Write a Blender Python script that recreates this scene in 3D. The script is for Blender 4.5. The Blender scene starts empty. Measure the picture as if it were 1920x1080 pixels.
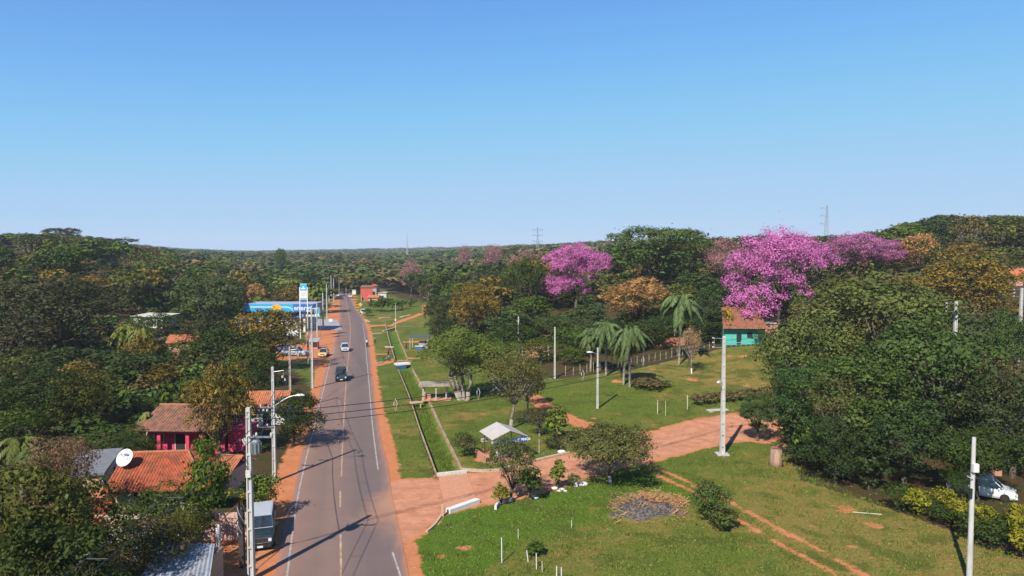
import bpy, bmesh, math, random
import numpy as np
from mathutils import Vector, Matrix
R = math.radians
PI = math.pi
scene = bpy.context.scene
COL = scene.collection
# ------------------------------------------------------------------ camera
CAMH, PITCH, F = 20.0, R(2.9), 1280.0
cam_d = bpy.data.cameras.new("camera")
cam_d.lens = 24.0; cam_d.sensor_width = 36.0
cam_d.clip_start = 0.1; cam_d.clip_end = 20000
cam = bpy.data.objects.new("camera", cam_d)
cam.location = (0, 0, CAMH); cam.rotation_euler = (R(90) - PITCH, 0, 0)
COL.objects.link(cam); scene.camera = cam
# ------------------------------------------------------------------ light
SUN_EL = R(43)
SDX, SDY = -math.sin(R(27)), -math.cos(R(27))      # horizontal direction towards the sun (behind the camera, to the left)
world = bpy.data.worlds.new("World"); scene.world = world; world.use_nodes = True
nt = world.node_tree; nt.nodes.clear()
sky = nt.nodes.new("ShaderNodeTexSky"); sky.sky_type = 'NISHITA'; sky.sun_disc = False
sky.sun_elevation = SUN_EL
sky.sun_rotation = math.atan2(SDX, SDY)
sky.air_density = 1.0; sky.dust_density = 0.0; sky.ozone_density = 6.0; sky.altitude = 0
bg = nt.nodes.new("ShaderNodeBackground"); bg.inputs[1].default_value = 0.0535
wo = nt.nodes.new("ShaderNodeOutputWorld")
# tone of the sky: the same mild per-channel roll-off the photograph has, applied to the whole dome
sep_ = nt.nodes.new("ShaderNodeSeparateColor"); com_ = nt.nodes.new("ShaderNodeCombineColor"); nt.links.new(sky.outputs[0], sep_.inputs[0])
for k, (a_, g_, l_) in enumerate(((3.10, .25, 1.34), (5.65, .12, 1.84), (10.1, .001, 2.15))):
    pw = nt.nodes.new("ShaderNodeMath"); pw.operation = 'POWER'; pw.inputs[1].default_value = g_; nt.links.new(sep_.outputs[k], pw.inputs[0])
    mu = nt.nodes.new("ShaderNodeMath"); mu.operation = 'MULTIPLY'; mu.inputs[1].default_value = a_; nt.links.new(pw.outputs[0], mu.inputs[0])
    li = nt.nodes.new("ShaderNodeMath"); li.operation = 'MULTIPLY'; li.inputs[1].default_value = l_; nt.links.new(sep_.outputs[k], li.inputs[0])
    mi_ = nt.nodes.new("ShaderNodeMath"); mi_.operation = 'SMOOTH_MIN'; mi_.inputs[2].default_value = (2.2, 3.0, 3.0)[k]; nt.links.new(mu.outputs[0], mi_.inputs[0]); nt.links.new(li.outputs[0], mi_.inputs[1]); nt.links.new(mi_.outputs[0], com_.inputs[k])
nt.links.new(com_.outputs[0], bg.inputs[0]); nt.links.new(bg.outputs[0], wo.inputs[0])
sun_d = bpy.data.lights.new("sun", 'SUN'); sun_d.energy = 5.0; sun_d.angle = R(0.5); sun_d.color = (1.0, 0.93, 0.82)
sun = bpy.data.objects.new("sun", sun_d); COL.objects.link(sun)
sdir = Vector((SDX * math.cos(SUN_EL), SDY * math.cos(SUN_EL), math.sin(SUN_EL)))
sun.rotation_euler = (-sdir).to_track_quat('-Z', 'Y').to_euler(); sun.location = (-40, -60, 80)
scene.view_settings.view_transform = 'Standard'; scene.view_settings.look = 'None'
scene.view_settings.exposure = 0.72; scene.view_settings.gamma = 1.0
scene.render.engine = 'CYCLES'
scene.cycles.max_bounces = 5; scene.cycles.diffuse_bounces = 3; scene.cycles.glossy_bounces = 2
scene.cycles.transmission_bounces = 4; scene.cycles.transparent_max_bounces = 6
scene.cycles.use_denoising = True; scene.cycles.denoiser = 'OPENIMAGEDENOISE'; scene.cycles.denoising_input_passes = 'RGB_ALBEDO_NORMAL'; scene.cycles.denoising_prefilter = 'ACCURATE'; scene.cycles.sample_clamp_indirect = 4
scene.cycles.pixel_filter_type = 'BLACKMAN_HARRIS'

# ------------------------------------------------------------------ terrain and pixel -> place
def ss(a, b, x):
    t = np.clip((np.asarray(x, float) - a) / (b - a), 0, 1)
    return t * t * (3 - 2 * t)
PXA = [-600, 0, 100, 200, 300, 400, 500, 640, 780, 860, 900, 1000, 1100, 1200, 1300, 1400, 1650, 1750, 1920, 2600]
AA = [22, 22, 23, 17, 9, 4, 0, 0, 0.3, 2, 4, 8, 11, 12, 14, 16, 20, 25, 27, 27]
def H(x, y):
    x = np.asarray(x, float); y = np.asarray(y, float)
    yy = np.maximum(y, 5.0)
    px = 960 + F * x / yy
    A = np.interp(px, PXA, AA)
    right = ss(700, 1100, px)
    y0 = 85 + (70 - 85) * right; y1 = 300 + (235 - 300) * right
    t = np.clip((y - y0) / (y1 - y0), 0, 1); t = t * t * (3 - 2 * t)
    h = A * t
    h = h + (7 + 5 * right) * ss(330, 900, y) + 18 * ss(1100, 3000, y)
    h = h + 0.5 * np.sin(x * .05 + 1) * np.sin(y * .043) * ss(90, 200, y) * ss(40, 90, np.abs(px - 650) / 4)
    # the ditch beside the road
    d = seg_dist(x, y, DITCH)
    h = h - 0.55 * (1 - ss(0.95, 1.35, d))
    return h if h.shape else float(h)
def seg_dist(x, y, pts):
    d = np.full(np.shape(x), 1e9)
    for (x0, y0), (x1, y1) in zip(pts[:-1], pts[1:]):
        vx, vy = x1 - x0, y1 - y0
        t = np.clip(((x - x0) * vx + (y - y0) * vy) / (vx * vx + vy * vy + 1e-9), 0, 1)
        d = np.minimum(d, np.hypot(x - x0 - t * vx, y - y0 - t * vy))
    return d
def ray(px, py):
    u, v = (px - 960) / F, (540 - py) / F
    c, s = math.cos(PITCH), math.sin(PITCH)
    return np.array([u, c + v * s, -s + v * c])
def flat(px, py, z=0.0):
    r = ray(px, py); t = (z - CAMH) / r[2]
    return (r[0] * t, r[1] * t)
DITCH = [(1e5, 1e5), (1e5 + 1, 1e5)]
DITCH = [flat(*p) for p in [(846, 893), (806, 800), (783, 740), (760, 692)]] + [flat(*p) for p in [(752, 672), (740, 640), (730, 605)]]
def G(px, py):
    """the point of the ground seen at a pixel of the photograph"""
    r = ray(px, py)
    if r[2] > -1e-4: r[2] = -1e-4
    lo = 5.0; t = 5.0
    while t < 4000:
        p = r * t
        if CAMH + p[2] < H(p[0], p[1]): break
        lo = t; t *= 1.03
    hi = t
    for _ in range(18):
        m = (lo + hi) / 2; p = r * m
        if CAMH + p[2] < H(p[0], p[1]): hi = m
        else: lo = m
    p = r * hi
    return Vector((p[0], p[1], H(p[0], p[1])))
def W(px, py, d):
    """the point at distance d (world y) seen at a pixel"""
    r = ray(px, py); p = r * (d / r[1])
    return Vector((p[0], p[1], p[2] + CAMH))
def onground(x, y, dz=0): return Vector((x, y, H(x, y) + dz))
def proj(x, y, z):
    c, s = math.cos(PITCH), math.sin(PITCH); z = z - CAMH
    f = y * c - z * s; up = y * s + z * c
    return 960 + F * x / f, 540 - F * up / f

# ------------------------------------------------------------------ materials
MATS = {}
def nodes(m):
    m.use_nodes = True; t = m.node_tree; t.nodes.clear()
    o = t.nodes.new("ShaderNodeOutputMaterial"); b = t.nodes.new("ShaderNodeBsdfPrincipled")
    t.links.new(b.outputs[0], o.inputs[0]); return t, b, o
def mat(name, col, rough=.85, metal=0.0, var=0.18, scale=3.0, bump=0.0, bscale=20.0, col2=None, spec=.3, stretch=None):
    if name in MATS: return MATS[name]
    col = tuple(c * .72 for c in col); col2 = tuple(c * .72 for c in col2) if col2 else None
    m = bpy.data.materials.new(name); t, b, o = nodes(m)
    tc = t.nodes.new("ShaderNodeTexCoord"); src = tc.outputs['Object']
    if stretch:
        mp = t.nodes.new("ShaderNodeMapping"); mp.inputs['Scale'].default_value = stretch
        t.links.new(src, mp.inputs[0]); src = mp.outputs[0]
    n = t.nodes.new("ShaderNodeTexNoise"); n.inputs['Scale'].default_value = scale; n.inputs['Detail'].default_value = 6
    n.inputs['Roughness'].default_value = .65
    t.links.new(src, n.inputs['Vector'])
    r = t.nodes.new("ShaderNodeValToRGB")
    c2 = col2 if col2 else tuple(min(1, c * (1 + var)) for c in col)
    c1 = tuple(c * (1 - var) for c in col) if not col2 else col
    r.color_ramp.elements[0].position = .33; r.color_ramp.elements[1].position = .67
    r.color_ramp.elements[0].color = (*c1, 1); r.color_ramp.elements[1].color = (*c2, 1)
    t.links.new(n.outputs[0], r.inputs[0]); t.links.new(r.outputs[0], b.inputs['Base Color'])
    b.inputs['Roughness'].default_value = rough; b.inputs['Metallic'].default_value = metal
    b.inputs['Specular IOR Level'].default_value = spec
    if bump:
        n2 = t.nodes.new("ShaderNodeTexNoise"); n2.inputs['Scale'].default_value = bscale; n2.inputs['Detail'].default_value = 4
        t.links.new(src, n2.inputs['Vector'])
        bu = t.nodes.new("ShaderNodeBump"); bu.inputs['Strength'].default_value = bump; bu.inputs['Distance'].default_value = .05
        t.links.new(n2.outputs[0], bu.inputs['Height']); t.links.new(bu.outputs[0], b.inputs['Normal'])
    MATS[name] = m; return m
def leafmat(name, colB=None, trans=.22, strength=1.0, rough=.55, amount=.5):
    if name in MATS: return MATS[name]
    m = bpy.data.materials.new(name); t, b, o = nodes(m)
    N = t.nodes.new; L = t.links.new
    oi = N("ShaderNodeObjectInfo"); at = N("ShaderNodeAttribute"); at.attribute_name = 'tint'
    fl = N("ShaderNodeAttribute"); fl.attribute_name = 'flush'
    rnd = N("ShaderNodeMapRange"); rnd.inputs[3].default_value = .485; rnd.inputs[4].default_value = .515
    L(oi.outputs['Random'], rnd.inputs[0])
    val = N("ShaderNodeMapRange"); val.inputs[3].default_value = 1 - amount; val.inputs[4].default_value = 1 + amount
    L(at.outputs['Fac'], val.inputs[0])
    hs = N("ShaderNodeHueSaturation"); L(oi.outputs['Color'], hs.inputs['Color']); L(rnd.outputs[0], hs.inputs['Hue']); L(val.outputs[0], hs.inputs['Value'])
    col = hs.outputs[0]
    if colB:
        hb = N("ShaderNodeHueSaturation"); hb.inputs['Color'].default_value = (*colB, 1); L(val.outputs[0], hb.inputs['Value'])
        mx = N("ShaderNodeMix"); mx.data_type = 'RGBA'
        L(fl.outputs['Fac'], mx.inputs[0]); L(col, mx.inputs[6]); L(hb.outputs[0], mx.inputs[7]); col = mx.outputs[2]
    L(col, b.inputs['Base Color']); b.inputs['Roughness'].default_value = rough; b.inputs['Specular IOR Level'].default_value = .12
    tr = N("ShaderNodeBsdfTranslucent"); L(col, tr.inputs[0])
    ms = N("ShaderNodeMixShader"); ms.inputs[0].default_value = trans
    L(b.outputs[0], ms.inputs[1]); L(tr.outputs[0], ms.inputs[2]); L(ms.outputs[0], o.inputs[0])
    MATS[name] = m; return m
LEAF = leafmat('foliage')
LEAF_YEL = leafmat('foliage_flush_yellow', (0.20, 0.13, 0.022))
LEAF_ORG = leafmat('foliage_flush_orange', (0.36, 0.185, 0.065))
LEAF_PINK = leafmat('blossom', (0.50, 0.145, 0.36), trans=.3, rough=.8, amount=.4)
BARK = mat('bark', (0.12, 0.09, 0.065), .95, var=.4, scale=9, bump=.5)
BARK_PALE = mat('bark_pale', (0.33, 0.28, 0.22), .9, var=.3, scale=6, bump=.3)
LIME = mat('limewash', (0.75, 0.73, 0.68), .9)
CONC = mat('concrete', (0.50, 0.47, 0.43), .9, var=.15, scale=4, bump=.15)
POLE = mat('pole_concrete', (0.46, 0.44, 0.41), .85, col2=(0.64, 0.63, 0.60), scale=2.2, bump=.15, stretch=(1, 1, .3))
POLE_OLD = mat('pole_old_concrete', (0.47, 0.40, 0.33), .9, var=.25, scale=3, bump=.3, stretch=(1, 1, .3))
WHITE = mat('white_paint', (0.74, 0.73, 0.70), .6, var=.06)
WHITED = mat('white_dirty_paint', (0.62, 0.59, 0.52), .8, var=.2, scale=5)
CREAM = mat('cream_kerb', (0.50, 0.37, 0.26), .9, var=.2, scale=4, bump=.2)
STEEL = mat('galvanised_steel', (0.42, 0.44, 0.46), .45, metal=.7, var=.15)
DARK = mat('dark_rubber', (0.02, 0.02, 0.022), .7, var=.2)
CABLE = mat('cable_black', (0.03, 0.03, 0.035), .6)
GLASS = mat('car_glass', (0.025, 0.035, 0.045), .06, var=.1, spec=.9)
CHROME = mat('chrome', (0.75, 0.76, 0.78), .15, metal=1, var=.05)
LAMPG = mat('lamp_glass', (0.78, 0.80, 0.82), .15, var=.04, spec=.8)
REDL = mat('red_lens', (0.45, 0.02, 0.015), .2, var=.05, spec=.8)
SKIN = mat('skin', (0.30, 0.16, 0.10), .6, var=.08)
HAIR = mat('hair', (0.02, 0.015, 0.012), .7)
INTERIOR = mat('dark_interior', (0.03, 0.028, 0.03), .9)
WOOD = mat('weathered_wood', (0.25, 0.17, 0.11), .9, var=.3, scale=6, bump=.3)
STAKE = mat('pale_stake', (0.55, 0.47, 0.36), .9, var=.2)
def paint(name, c, rough=.25): return mat(name, c, rough, var=.05, spec=.6, scale=2)

def tilemat(name, c1, c2, pitch=.24, dirt=(0.10, .06, .045)):
    c1, c2, dirt = (tuple(q * .75 for q in v) for v in (c1, c2, dirt))
    """barrel clay tiles: ribs run down the slope (object x across), courses across"""
    if name in MATS: return MATS[name]
    m = bpy.data.materials.new(name); t, b, o = nodes(m); N = t.nodes.new; L = t.links.new
    at = N("ShaderNodeAttribute"); at.attribute_name = 'tileuv'
    sep = N("ShaderNodeSeparateXYZ"); L(at.outputs['Vector'], sep.inputs[0])
    def math_(op, a, bb=None):
        n = N("ShaderNodeMath"); n.operation = op
        for k, v in enumerate((a, bb)):
            if v is None: continue
            if isinstance(v, (int, float)): n.inputs[k].default_value = v
            else: L(v, n.inputs[k])
        return n.outputs[0]
    fu = math_('FLOOR', math_('DIVIDE', sep.outputs[0], pitch)); fv = math_('FLOOR', math_('DIVIDE', sep.outputs[1], .36))
    cb = N("ShaderNodeCombineXYZ"); L(fu, cb.inputs[0]); L(fv, cb.inputs[1])
    wn = N("ShaderNodeTexWhiteNoise"); wn.noise_dimensions = '3D'; L(cb.outputs[0], wn.inputs[0])
    mx = N("ShaderNodeMix"); mx.data_type = 'RGBA'; mx.inputs[6].default_value = (*c1, 1); mx.inputs[7].default_value = (*c2, 1)
    L(wn.outputs[0], mx.inputs[0])
    n = N("ShaderNodeTexNoise"); n.inputs['Scale'].default_value = 1.3; n.inputs['Detail'].default_value = 8; L(at.outputs['Vector'], n.inputs[0])
    rr = N("ShaderNodeMapRange"); rr.inputs[1].default_value = .45; rr.inputs[2].default_value = .75; L(n.outputs[0], rr.inputs[0])
    m2 = N("ShaderNodeMix"); m2.data_type = 'RGBA'; m2.inputs[7].default_value = (*dirt, 1); L(rr.outputs[0], m2.inputs[0]); L(mx.outputs[2], m2.inputs[6])
    L(m2.outputs[2], b.inputs['Base Color']); b.inputs['Roughness'].default_value = .9
    MATS[name] = m; return m

# ------------------------------------------------------------------ mesh builder
class MB:
    def __init__(s): s.v = []; s.f = []; s.m = []; s.mats = []
    def mi(s, m):
        if m not in s.mats: s.mats.append(m)
        return s.mats.index(m)
    def add(s, vs, fs, m):
        k = len(s.v); s.v += [tuple(v) for v in vs]; s.f += [tuple(k + i for i in f) for f in fs]; s.m += [s.mi(m)] * len(fs); return s
    def box(s, c, d, m, rz=0, taper=1.0):
        x, y, z = d[0] / 2, d[1] / 2, d[2] / 2; ca, sa = math.cos(rz), math.sin(rz); vs = []
        for k, (a, b_, e) in enumerate([(-1, -1, -1), (1, -1, -1), (1, 1, -1), (-1, 1, -1), (-1, -1, 1), (1, -1, 1), (1, 1, 1), (-1, 1, 1)]):
            q = taper if e > 0 else 1
            X, Y = a * x * q, b_ * y * q
            vs.append((c[0] + X * ca - Y * sa, c[1] + X * sa + Y * ca, c[2] + e * z))
        return s.add(vs, [(0, 3, 2, 1), (4, 5, 6, 7), (0, 1, 5, 4), (1, 2, 6, 5), (2, 3, 7, 6), (3, 0, 4, 7)], m)
    def tube(s, pts, rs, m, n=8, cap=True):
        pts = [Vector(p) for p in pts]
        if not isinstance(rs, (list, tuple)): rs = [rs] * len(pts)
        rings = []; up = Vector((0, 0, 1)); k0 = len(s.v); vs = []; pa = None
        for i, p in enumerate(pts):
            d = (pts[min(i + 1, len(pts) - 1)] - pts[max(i - 1, 0)]).normalized()
            if pa is None: a = d.cross(up if abs(d.z) < .9 else Vector((1, 0, 0))).normalized()
            else: a = (pa - d * pa.dot(d)).normalized()
            pa = a; b_ = d.cross(a)
            for j in range(n):
                t = 2 * PI * j / n; vs.append(p + (a * math.cos(t) + b_ * math.sin(t)) * rs[i])
        fs = []
        for i in range(len(pts) - 1):
            for j in range(n):
                fs.append((i * n + j, i * n + (j + 1) % n, (i + 1) * n + (j + 1) % n, (i + 1) * n + j))
        if cap: fs.append(tuple(range(n - 1, -1, -1))); fs.append(tuple((len(pts) - 1) * n + j for j in range(n)))
        return s.add(vs, fs, m)
    def loft(s, rings, m, cap=True, closed=True):
        n = len(rings[0]); vs = [p for r in rings for p in r]; fs = []
        for i in range(len(rings) - 1):
            for j in range(n if closed else n - 1):
                fs.append((i * n + j, i * n + (j + 1) % n, (i + 1) * n + (j + 1) % n, (i + 1) * n + j))
        if cap: fs.append(tuple(range(n - 1, -1, -1))); fs.append(tuple((len(rings) - 1) * n + j for j in range(n)))
        return s.add(vs, fs, m)
    def ball(s, c, r, m, n=10, k=6, sc=(1, 1, 1)):
        rings = []
        for i in range(1, k):
            t = PI * i / k
            rings.append([(c[0] + r * sc[0] * math.sin(t) * math.cos(2 * PI * j / n), c[1] + r * sc[1] * math.sin(t) * math.sin(2 * PI * j / n), c[2] - r * sc[2] * math.cos(t)) for j in range(n)])
        return s.loft(rings, m)
    def prism(s, poly, z0, z1, m):
        n = len(poly); a = sum(poly[i][0] * poly[(i + 1) % n][1] - poly[(i + 1) % n][0] * poly[i][1] for i in range(n))
        if a < 0: poly = poly[::-1]
        vs = [(x, y, z0) for x, y in poly] + [(x, y, z1) for x, y in poly]
        fs = [tuple(range(n - 1, -1, -1)), tuple(range(n, 2 * n))] + [(i, (i + 1) % n, n + (i + 1) % n, n + i) for i in range(n)]
        return s.add(vs, fs, m)
    def build(s, name, parent=None, smooth=False, bevel=0):
        me = bpy.data.meshes.new(name); me.from_pydata(s.v, [], s.f)
        for m in s.mats: me.materials.append(m)
        me.polygons.foreach_set('material_index', s.m)
        bm = bmesh.new(); bm.from_mesh(me); bmesh.ops.recalc_face_normals(bm, faces=bm.faces); bm.to_mesh(me); bm.free()
        if smooth: me.polygons.foreach_set('use_smooth', [True] * len(me.polygons))
        o = bpy.data.objects.new(name, me); COL.objects.link(o)
        if parent: o.parent = parent
        if bevel:
            b = o.modifiers.new('bevel', 'BEVEL'); b.width = bevel; b.segments = 2; b.limit_method = 'ANGLE'
        return o
def tag(o, label, cat, group=None, kind=None):
    o['label'] = label; o['category'] = cat
    if group: o['group'] = group
    if kind: o['kind'] = kind
    return o
def thing(name, label, cat, loc=(0, 0, 0), rz=0, group=None):
    o = bpy.data.objects.new(name, None); o.empty_display_size = .3; COL.objects.link(o)
    o.location = loc; o.rotation_euler = (0, 0, rz); return tag(o, label, cat, group)
def copy_tree(o, parent=None):
    c = o.copy(); COL.objects.link(c); c.parent = parent
    for ch in [k for k in o.children]: copy_tree(ch, c)
    return c
def npmesh(name, V, Fq, mats=(), attrs=None, mi=None, smooth=False):
    me = bpy.data.meshes.new(name); n = len(V); m, k = Fq.shape
    me.vertices.add(n); me.vertices.foreach_set('co', np.ascontiguousarray(V, dtype=np.float32).ravel())
    me.loops.add(m * k); me.loops.foreach_set('vertex_index', np.ascontiguousarray(Fq, dtype=np.int32).ravel())
    me.polygons.add(m); me.polygons.foreach_set('loop_start', np.arange(0, m * k, k, dtype=np.int32))
    me.polygons.foreach_set('loop_total', np.full(m, k, dtype=np.int32))
    if mi is not None: me.polygons.foreach_set('material_index', mi.astype(np.int32))
    for mm in mats: me.materials.append(mm)
    for nm, dom, a in (attrs or []):
        at = me.attributes.new(nm, 'FLOAT', dom); at.data.foreach_set('value', np.ascontiguousarray(a, dtype=np.float32))
    if smooth: me.polygons.foreach_set('use_smooth', np.ones(m, dtype=bool))
    me.update(calc_edges=True); me.validate(); return me

# ================================================================== GROUND
def pip(x, y, poly):
    inside = np.zeros(np.shape(x), bool); n = len(poly)
    for i in range(n):
        x0, y0 = poly[i]; x1, y1 = poly[(i + 1) % n]
        c = ((y0 > y) != (y1 > y)) & (x < (x1 - x0) * (y - y0) / (y1 - y0 + 1e-12) + x0)
        inside ^= c
    return inside
def sdf(x, y, poly):
    d = seg_dist(x, y, list(poly) + [poly[0]])
    return np.where(pip(x, y, poly), d, -d)        # positive inside
def gp(*pts): return [tuple(G(*p))[:2] for p in pts]
ROAD_L = [(505, 1150), (515, 1100), (527, 1020), (542, 950), (566, 850), (584, 790), (598, 740), (613, 690), (625, 650), (633, 620), (636, 600), (636.5, 580), (637, 565), (638, 553), (639, 545)]
ROAD_R = [(783, 1150), (768, 1100), (752, 1020), (738, 950), (720, 850), (708, 790), (701, 740), (696, 690), (693, 650), (690, 620), (682, 600), (667, 580), (660, 565), (657, 553), (654, 545)]
RL = [G(*p) for p in ROAD_L]; RR = [G(*p) for p in ROAD_R]
def resample(P, n):
    P = np.array([[p[0], p[1]] for p in P]); s = np.concatenate([[0], np.cumsum(np.hypot(*np.diff(P, axis=0).T))]); s /= s[-1]
    # smooth a bit
    t = np.linspace(0, 1, n); q = np.stack([np.interp(t, s, P[:, 0]), np.interp(t, s, P[:, 1])], 1)
    for _ in range(6): q[1:-1] = (q[:-2] + 2 * q[1:-1] + q[2:]) / 4
    return q
NR = 160
QL, QR = resample(RL, NR), resample(RR, NR)
road_poly = [tuple(p) for p in QL] + [tuple(p) for p in QR[::-1]]
side_road = gp((716, 905), (740, 898), (815, 896), (822, 889), (874, 886), (905, 886), (960, 872), (1000, 862), (1065, 850), (1110, 838), (1200, 818), (1245, 800), (1300, 786), (1395, 770), (1480, 760), (1540, 790), (1440, 832), (1400, 828), (1350, 834), (1300, 848), (1240, 864), (1180, 876), (1100, 896), (1060, 912), (970, 938), (940, 946), (895, 950), (832, 966), (800, 998), (770, 1020), (758, 1045), (740, 1000))
paths = [(gp((1000, 745), (1030, 768), (1070, 788), (1110, 801), (1170, 812), (1230, 815)), 1.25),
         (gp((675, 606), (700, 612), (740, 606), (775, 594), (800, 583), (796, 572)), 1.2),
         (gp((690, 664), (722, 664)), .7), (gp((694, 688), (722, 681), (748, 676), (800, 672)), .8),
         (gp((765, 641), (790, 640)), 1.4), (gp((690, 625), (745, 620)), .5)]
tracks = [(gp((1215, 876), (1250, 886), (1290, 903), (1350, 932), (1450, 986), (1540, 1034), (1640, 1090)), .18),
          (gp((1235, 892), (1300, 922), (1370, 966), (1440, 1008), (1540, 1062), (1600, 1100)), .20)]
GRASSMAT = bpy.data.materials.new('ground_surface')
def ground_mat(m):
    t, b, o = nodes(m); N = t.nodes.new; L = t.links.new
    tc = N("ShaderNodeTexCoord")
    def noise(sc, det=6, rough=.6, off=0):
        n = N("ShaderNodeTexNoise"); n.inputs['Scale'].default_value = sc; n.inputs['Detail'].default_value = det; n.inputs['Roughness'].default_value = rough
        if off:
            mp = N("ShaderNodeMapping"); mp.inputs['Location'].default_value = (off, off * .7, 0); L(tc.outputs['Object'], mp.inputs[0]); L(mp.outputs[0], n.inputs['Vector'])
        else: L(tc.outputs['Object'], n.inputs['Vector'])
        return n.outputs[0]
    def attr(nm):
        a = N("ShaderNodeAttribute"); a.attribute_name = nm; return a.outputs['Fac']
    def mp(x, a, b_, c=0, d=1):
        n = N("ShaderNodeMapRange"); n.interpolation_type = 'SMOOTHSTEP'; L(x, n.inputs[0])
        for k, v in zip((1, 2, 3, 4), (a, b_, c, d)): n.inputs[k].default_value = v
        return n.outputs[0]
    def mth(op, a, bb):
        n = N("ShaderNodeMath"); n.operation = op
        for k, v in enumerate((a, bb)):
            if isinstance(v, (int, float)): n.inputs[k].default_value = v
            else: L(v, n.inputs[k])
        return n.outputs[0]
    def mix(f, a, bb):
        n = N("ShaderNodeMix"); n.data_type = 'RGBA'
        if isinstance(f, float): n.inputs[0].default_value = f
        else: L(f, n.inputs[0])
        for k, v in ((6, a), (7, bb)):
            if isinstance(v, tuple): n.inputs[k].default_value = (*v, 1)
            else: L(v, n.inputs[k])
        return n.outputs[2]
    big, mid, fine = noise(.11, 5), noise(.7, 6, .65, 13), noise(5.0, 8, .75, 5)
    g = mix(mp(fine, .3, .7), (0.045, 0.064, 0.007), (0.115, 0.145, 0.022))
    dryf = mth('ADD', mth('MULTIPLY', attr('dry'), 1.0), mth('MULTIPLY', mth('SUBTRACT', mid, .5), 1.6))
    dryf = mth('ADD', dryf, mth('MULTIPLY', mth('SUBTRACT', big, .5), 2.4))
    g = mix(mp(dryf, .15, 1.0), g, mix(mp(fine, .3, .7), (0.13, 0.092, 0.022), (0.23, 0.165, 0.05)))
    g = mix(mp(attr('lush'), .1, .9), g, mix(mp(fine, .3, .7), (0.036, 0.078, 0.006), (0.088, 0.150, 0.014)))
    # bare patches
    bare = mp(mth('ADD', mid, mth('MULTIPLY', big, .6)), .93, 1.02)
    earth = mix(mp(fine, .25, .75), (0.34, 0.105, 0.036), (0.48, 0.175, 0.07))
    earth = mix(mp(mid, .35, .7), earth, (0.42, 0.175, 0.085))
    g = mix(mth('MULTIPLY', bare, mth('MULTIPLY', attr('dry'), 1.0)), g, earth)
    blotch = noise(.33, 4, .55, 31)
    g = mix(mth('MULTIPLY', mp(blotch, .50, .62), .75), g, mix(mp(fine, .3, .7), (0.030, 0.048, 0.006), (0.075, 0.095, 0.014)))
    litter = mix(mp(fine, .3, .7), (0.03, 0.018, 0.01), (0.09, 0.055, 0.025))
    litter = mix(mp(mid, .45, .6), litter, (0.035, 0.042, 0.01))
    g = mix(mp(attr('forest'), .2, .8), g, litter)
    de = mth('ADD', attr('dirt'), mth('ADD', mth('MULTIPLY', mth('SUBTRACT', mid, .5), 1.9), mth('MULTIPLY', mth('SUBTRACT', fine, .5), .8)))
    pale = mix(mp(mid, .3, .75), (0.36, 0.155, 0.085), (0.50, 0.235, 0.14))
    e2 = mix(attr('pale'), earth, pale)
    g = mix(mp(de, -.18, .18), g, e2)
    streak = noise(1.3, 5, .6, 57)
    g = mix(mth('MULTIPLY', mp(streak, .5, .72), mth('MULTIPLY', mp(de, .2, .9), .75)), g, (0.27, 0.12, 0.068))
    vo = N("ShaderNodeTexVoronoi"); vo.inputs['Scale'].default_value = .9; L(tc.outputs['Object'], vo.inputs['Vector'])
    g = mix(mth('MULTIPLY', mp(vo.outputs['Distance'], .10, .06), .6), g, (0.34, 0.31, 0.22))
    ash = mix(mp(fine, .35, .7), (0.03, 0.025, 0.025), (0.19, 0.16, 0.15))
    ae = mth('ADD', mth('SUBTRACT', attr('ash'), .35), mth('ADD', mth('MULTIPLY', mth('SUBTRACT', fine, .5), 1.6), mth('MULTIPLY', mth('SUBTRACT', mid, .5), 3.2)))
    g = mix(mp(ae, -.2, .2), g, ash)
    L(g, b.inputs['Base Color']); b.inputs['Roughness'].default_value = .95; b.inputs['Specular IOR Level'].default_value = .1
    bu = N("ShaderNodeBump"); bu.inputs['Strength'].default_value = .7; bu.inputs['Distance'].default_value = .12
    L(fine, bu.inputs['Height']); L(bu.outputs[0], b.inputs['Normal'])
ground_mat(GRASSMAT)
def axis(a, b, step, lo, hi, grow):
    mid_ = list(np.arange(a, b + 1e-6, step)); s = step; x = a; L_ = []
    while x > lo: s *= grow; x -= s; L_.append(x)
    s = step; x = b; R_ = []
    while x < hi: s *= grow; x += s; R_.append(x)
    return np.array(L_[::-1] + mid_ + R_)
gx = axis(-24, 48, .3, -3300, 3300, 1.09); gy = axis(39, 132, .3, -60, 3700, 1.06)
GX, GY = np.meshgrid(gx, gy); gxx, gyy = GX.ravel(), GY.ravel()
GZ = H(gxx, gyy)
gpx, gpy = proj(gxx, np.maximum(gyy, 5), GZ)
def union(lst):
    d = np.full(gxx.shape, -50.0)
    for a in lst: d = np.maximum(d, a)
    return d
s_side = sdf(gxx, gyy, side_road)
# red verges along the carriageway
def verge(q, side, wfun):
    d = seg_dist(gxx, gyy, [tuple(p) for p in q]); return wfun - d
wl = np.interp(gyy, [0, 40, 55, 70, 95, 110, 150, 165, 200, 330], [1.6, 1.9, 1.9, 1.6, 1.2, 1.5, 3.6, 5.6, 4.2, 2.2])
wr = np.interp(gyy, [0, 40, 50, 60, 70, 90, 130, 200, 330], [.8, .9, 1.2, 1.1, 1.3, .95, .95, 1.0, 2.2])
s_vl = verge(QL, 0, wl); s_vr = verge(QR, 1, wr)
s_path = union([w - seg_dist(gxx, gyy, P) for P, w in paths]); s_track = union([w - seg_dist(gxx, gyy, P) for P, w in tracks])
station = gp((440, 596), (568, 596), (600, 597), (632, 600), (643, 604), (642, 619), (560, 620), (455, 622))
s_park = union([sdf(gxx, gyy, gp((570, 622), (638, 620), (628, 650), (617, 690), (606, 700), (588, 690), (578, 655))), sdf(gxx, gyy, gp((505, 655), (585, 640), (585, 672), (530, 676), (500, 668)))])
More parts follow.
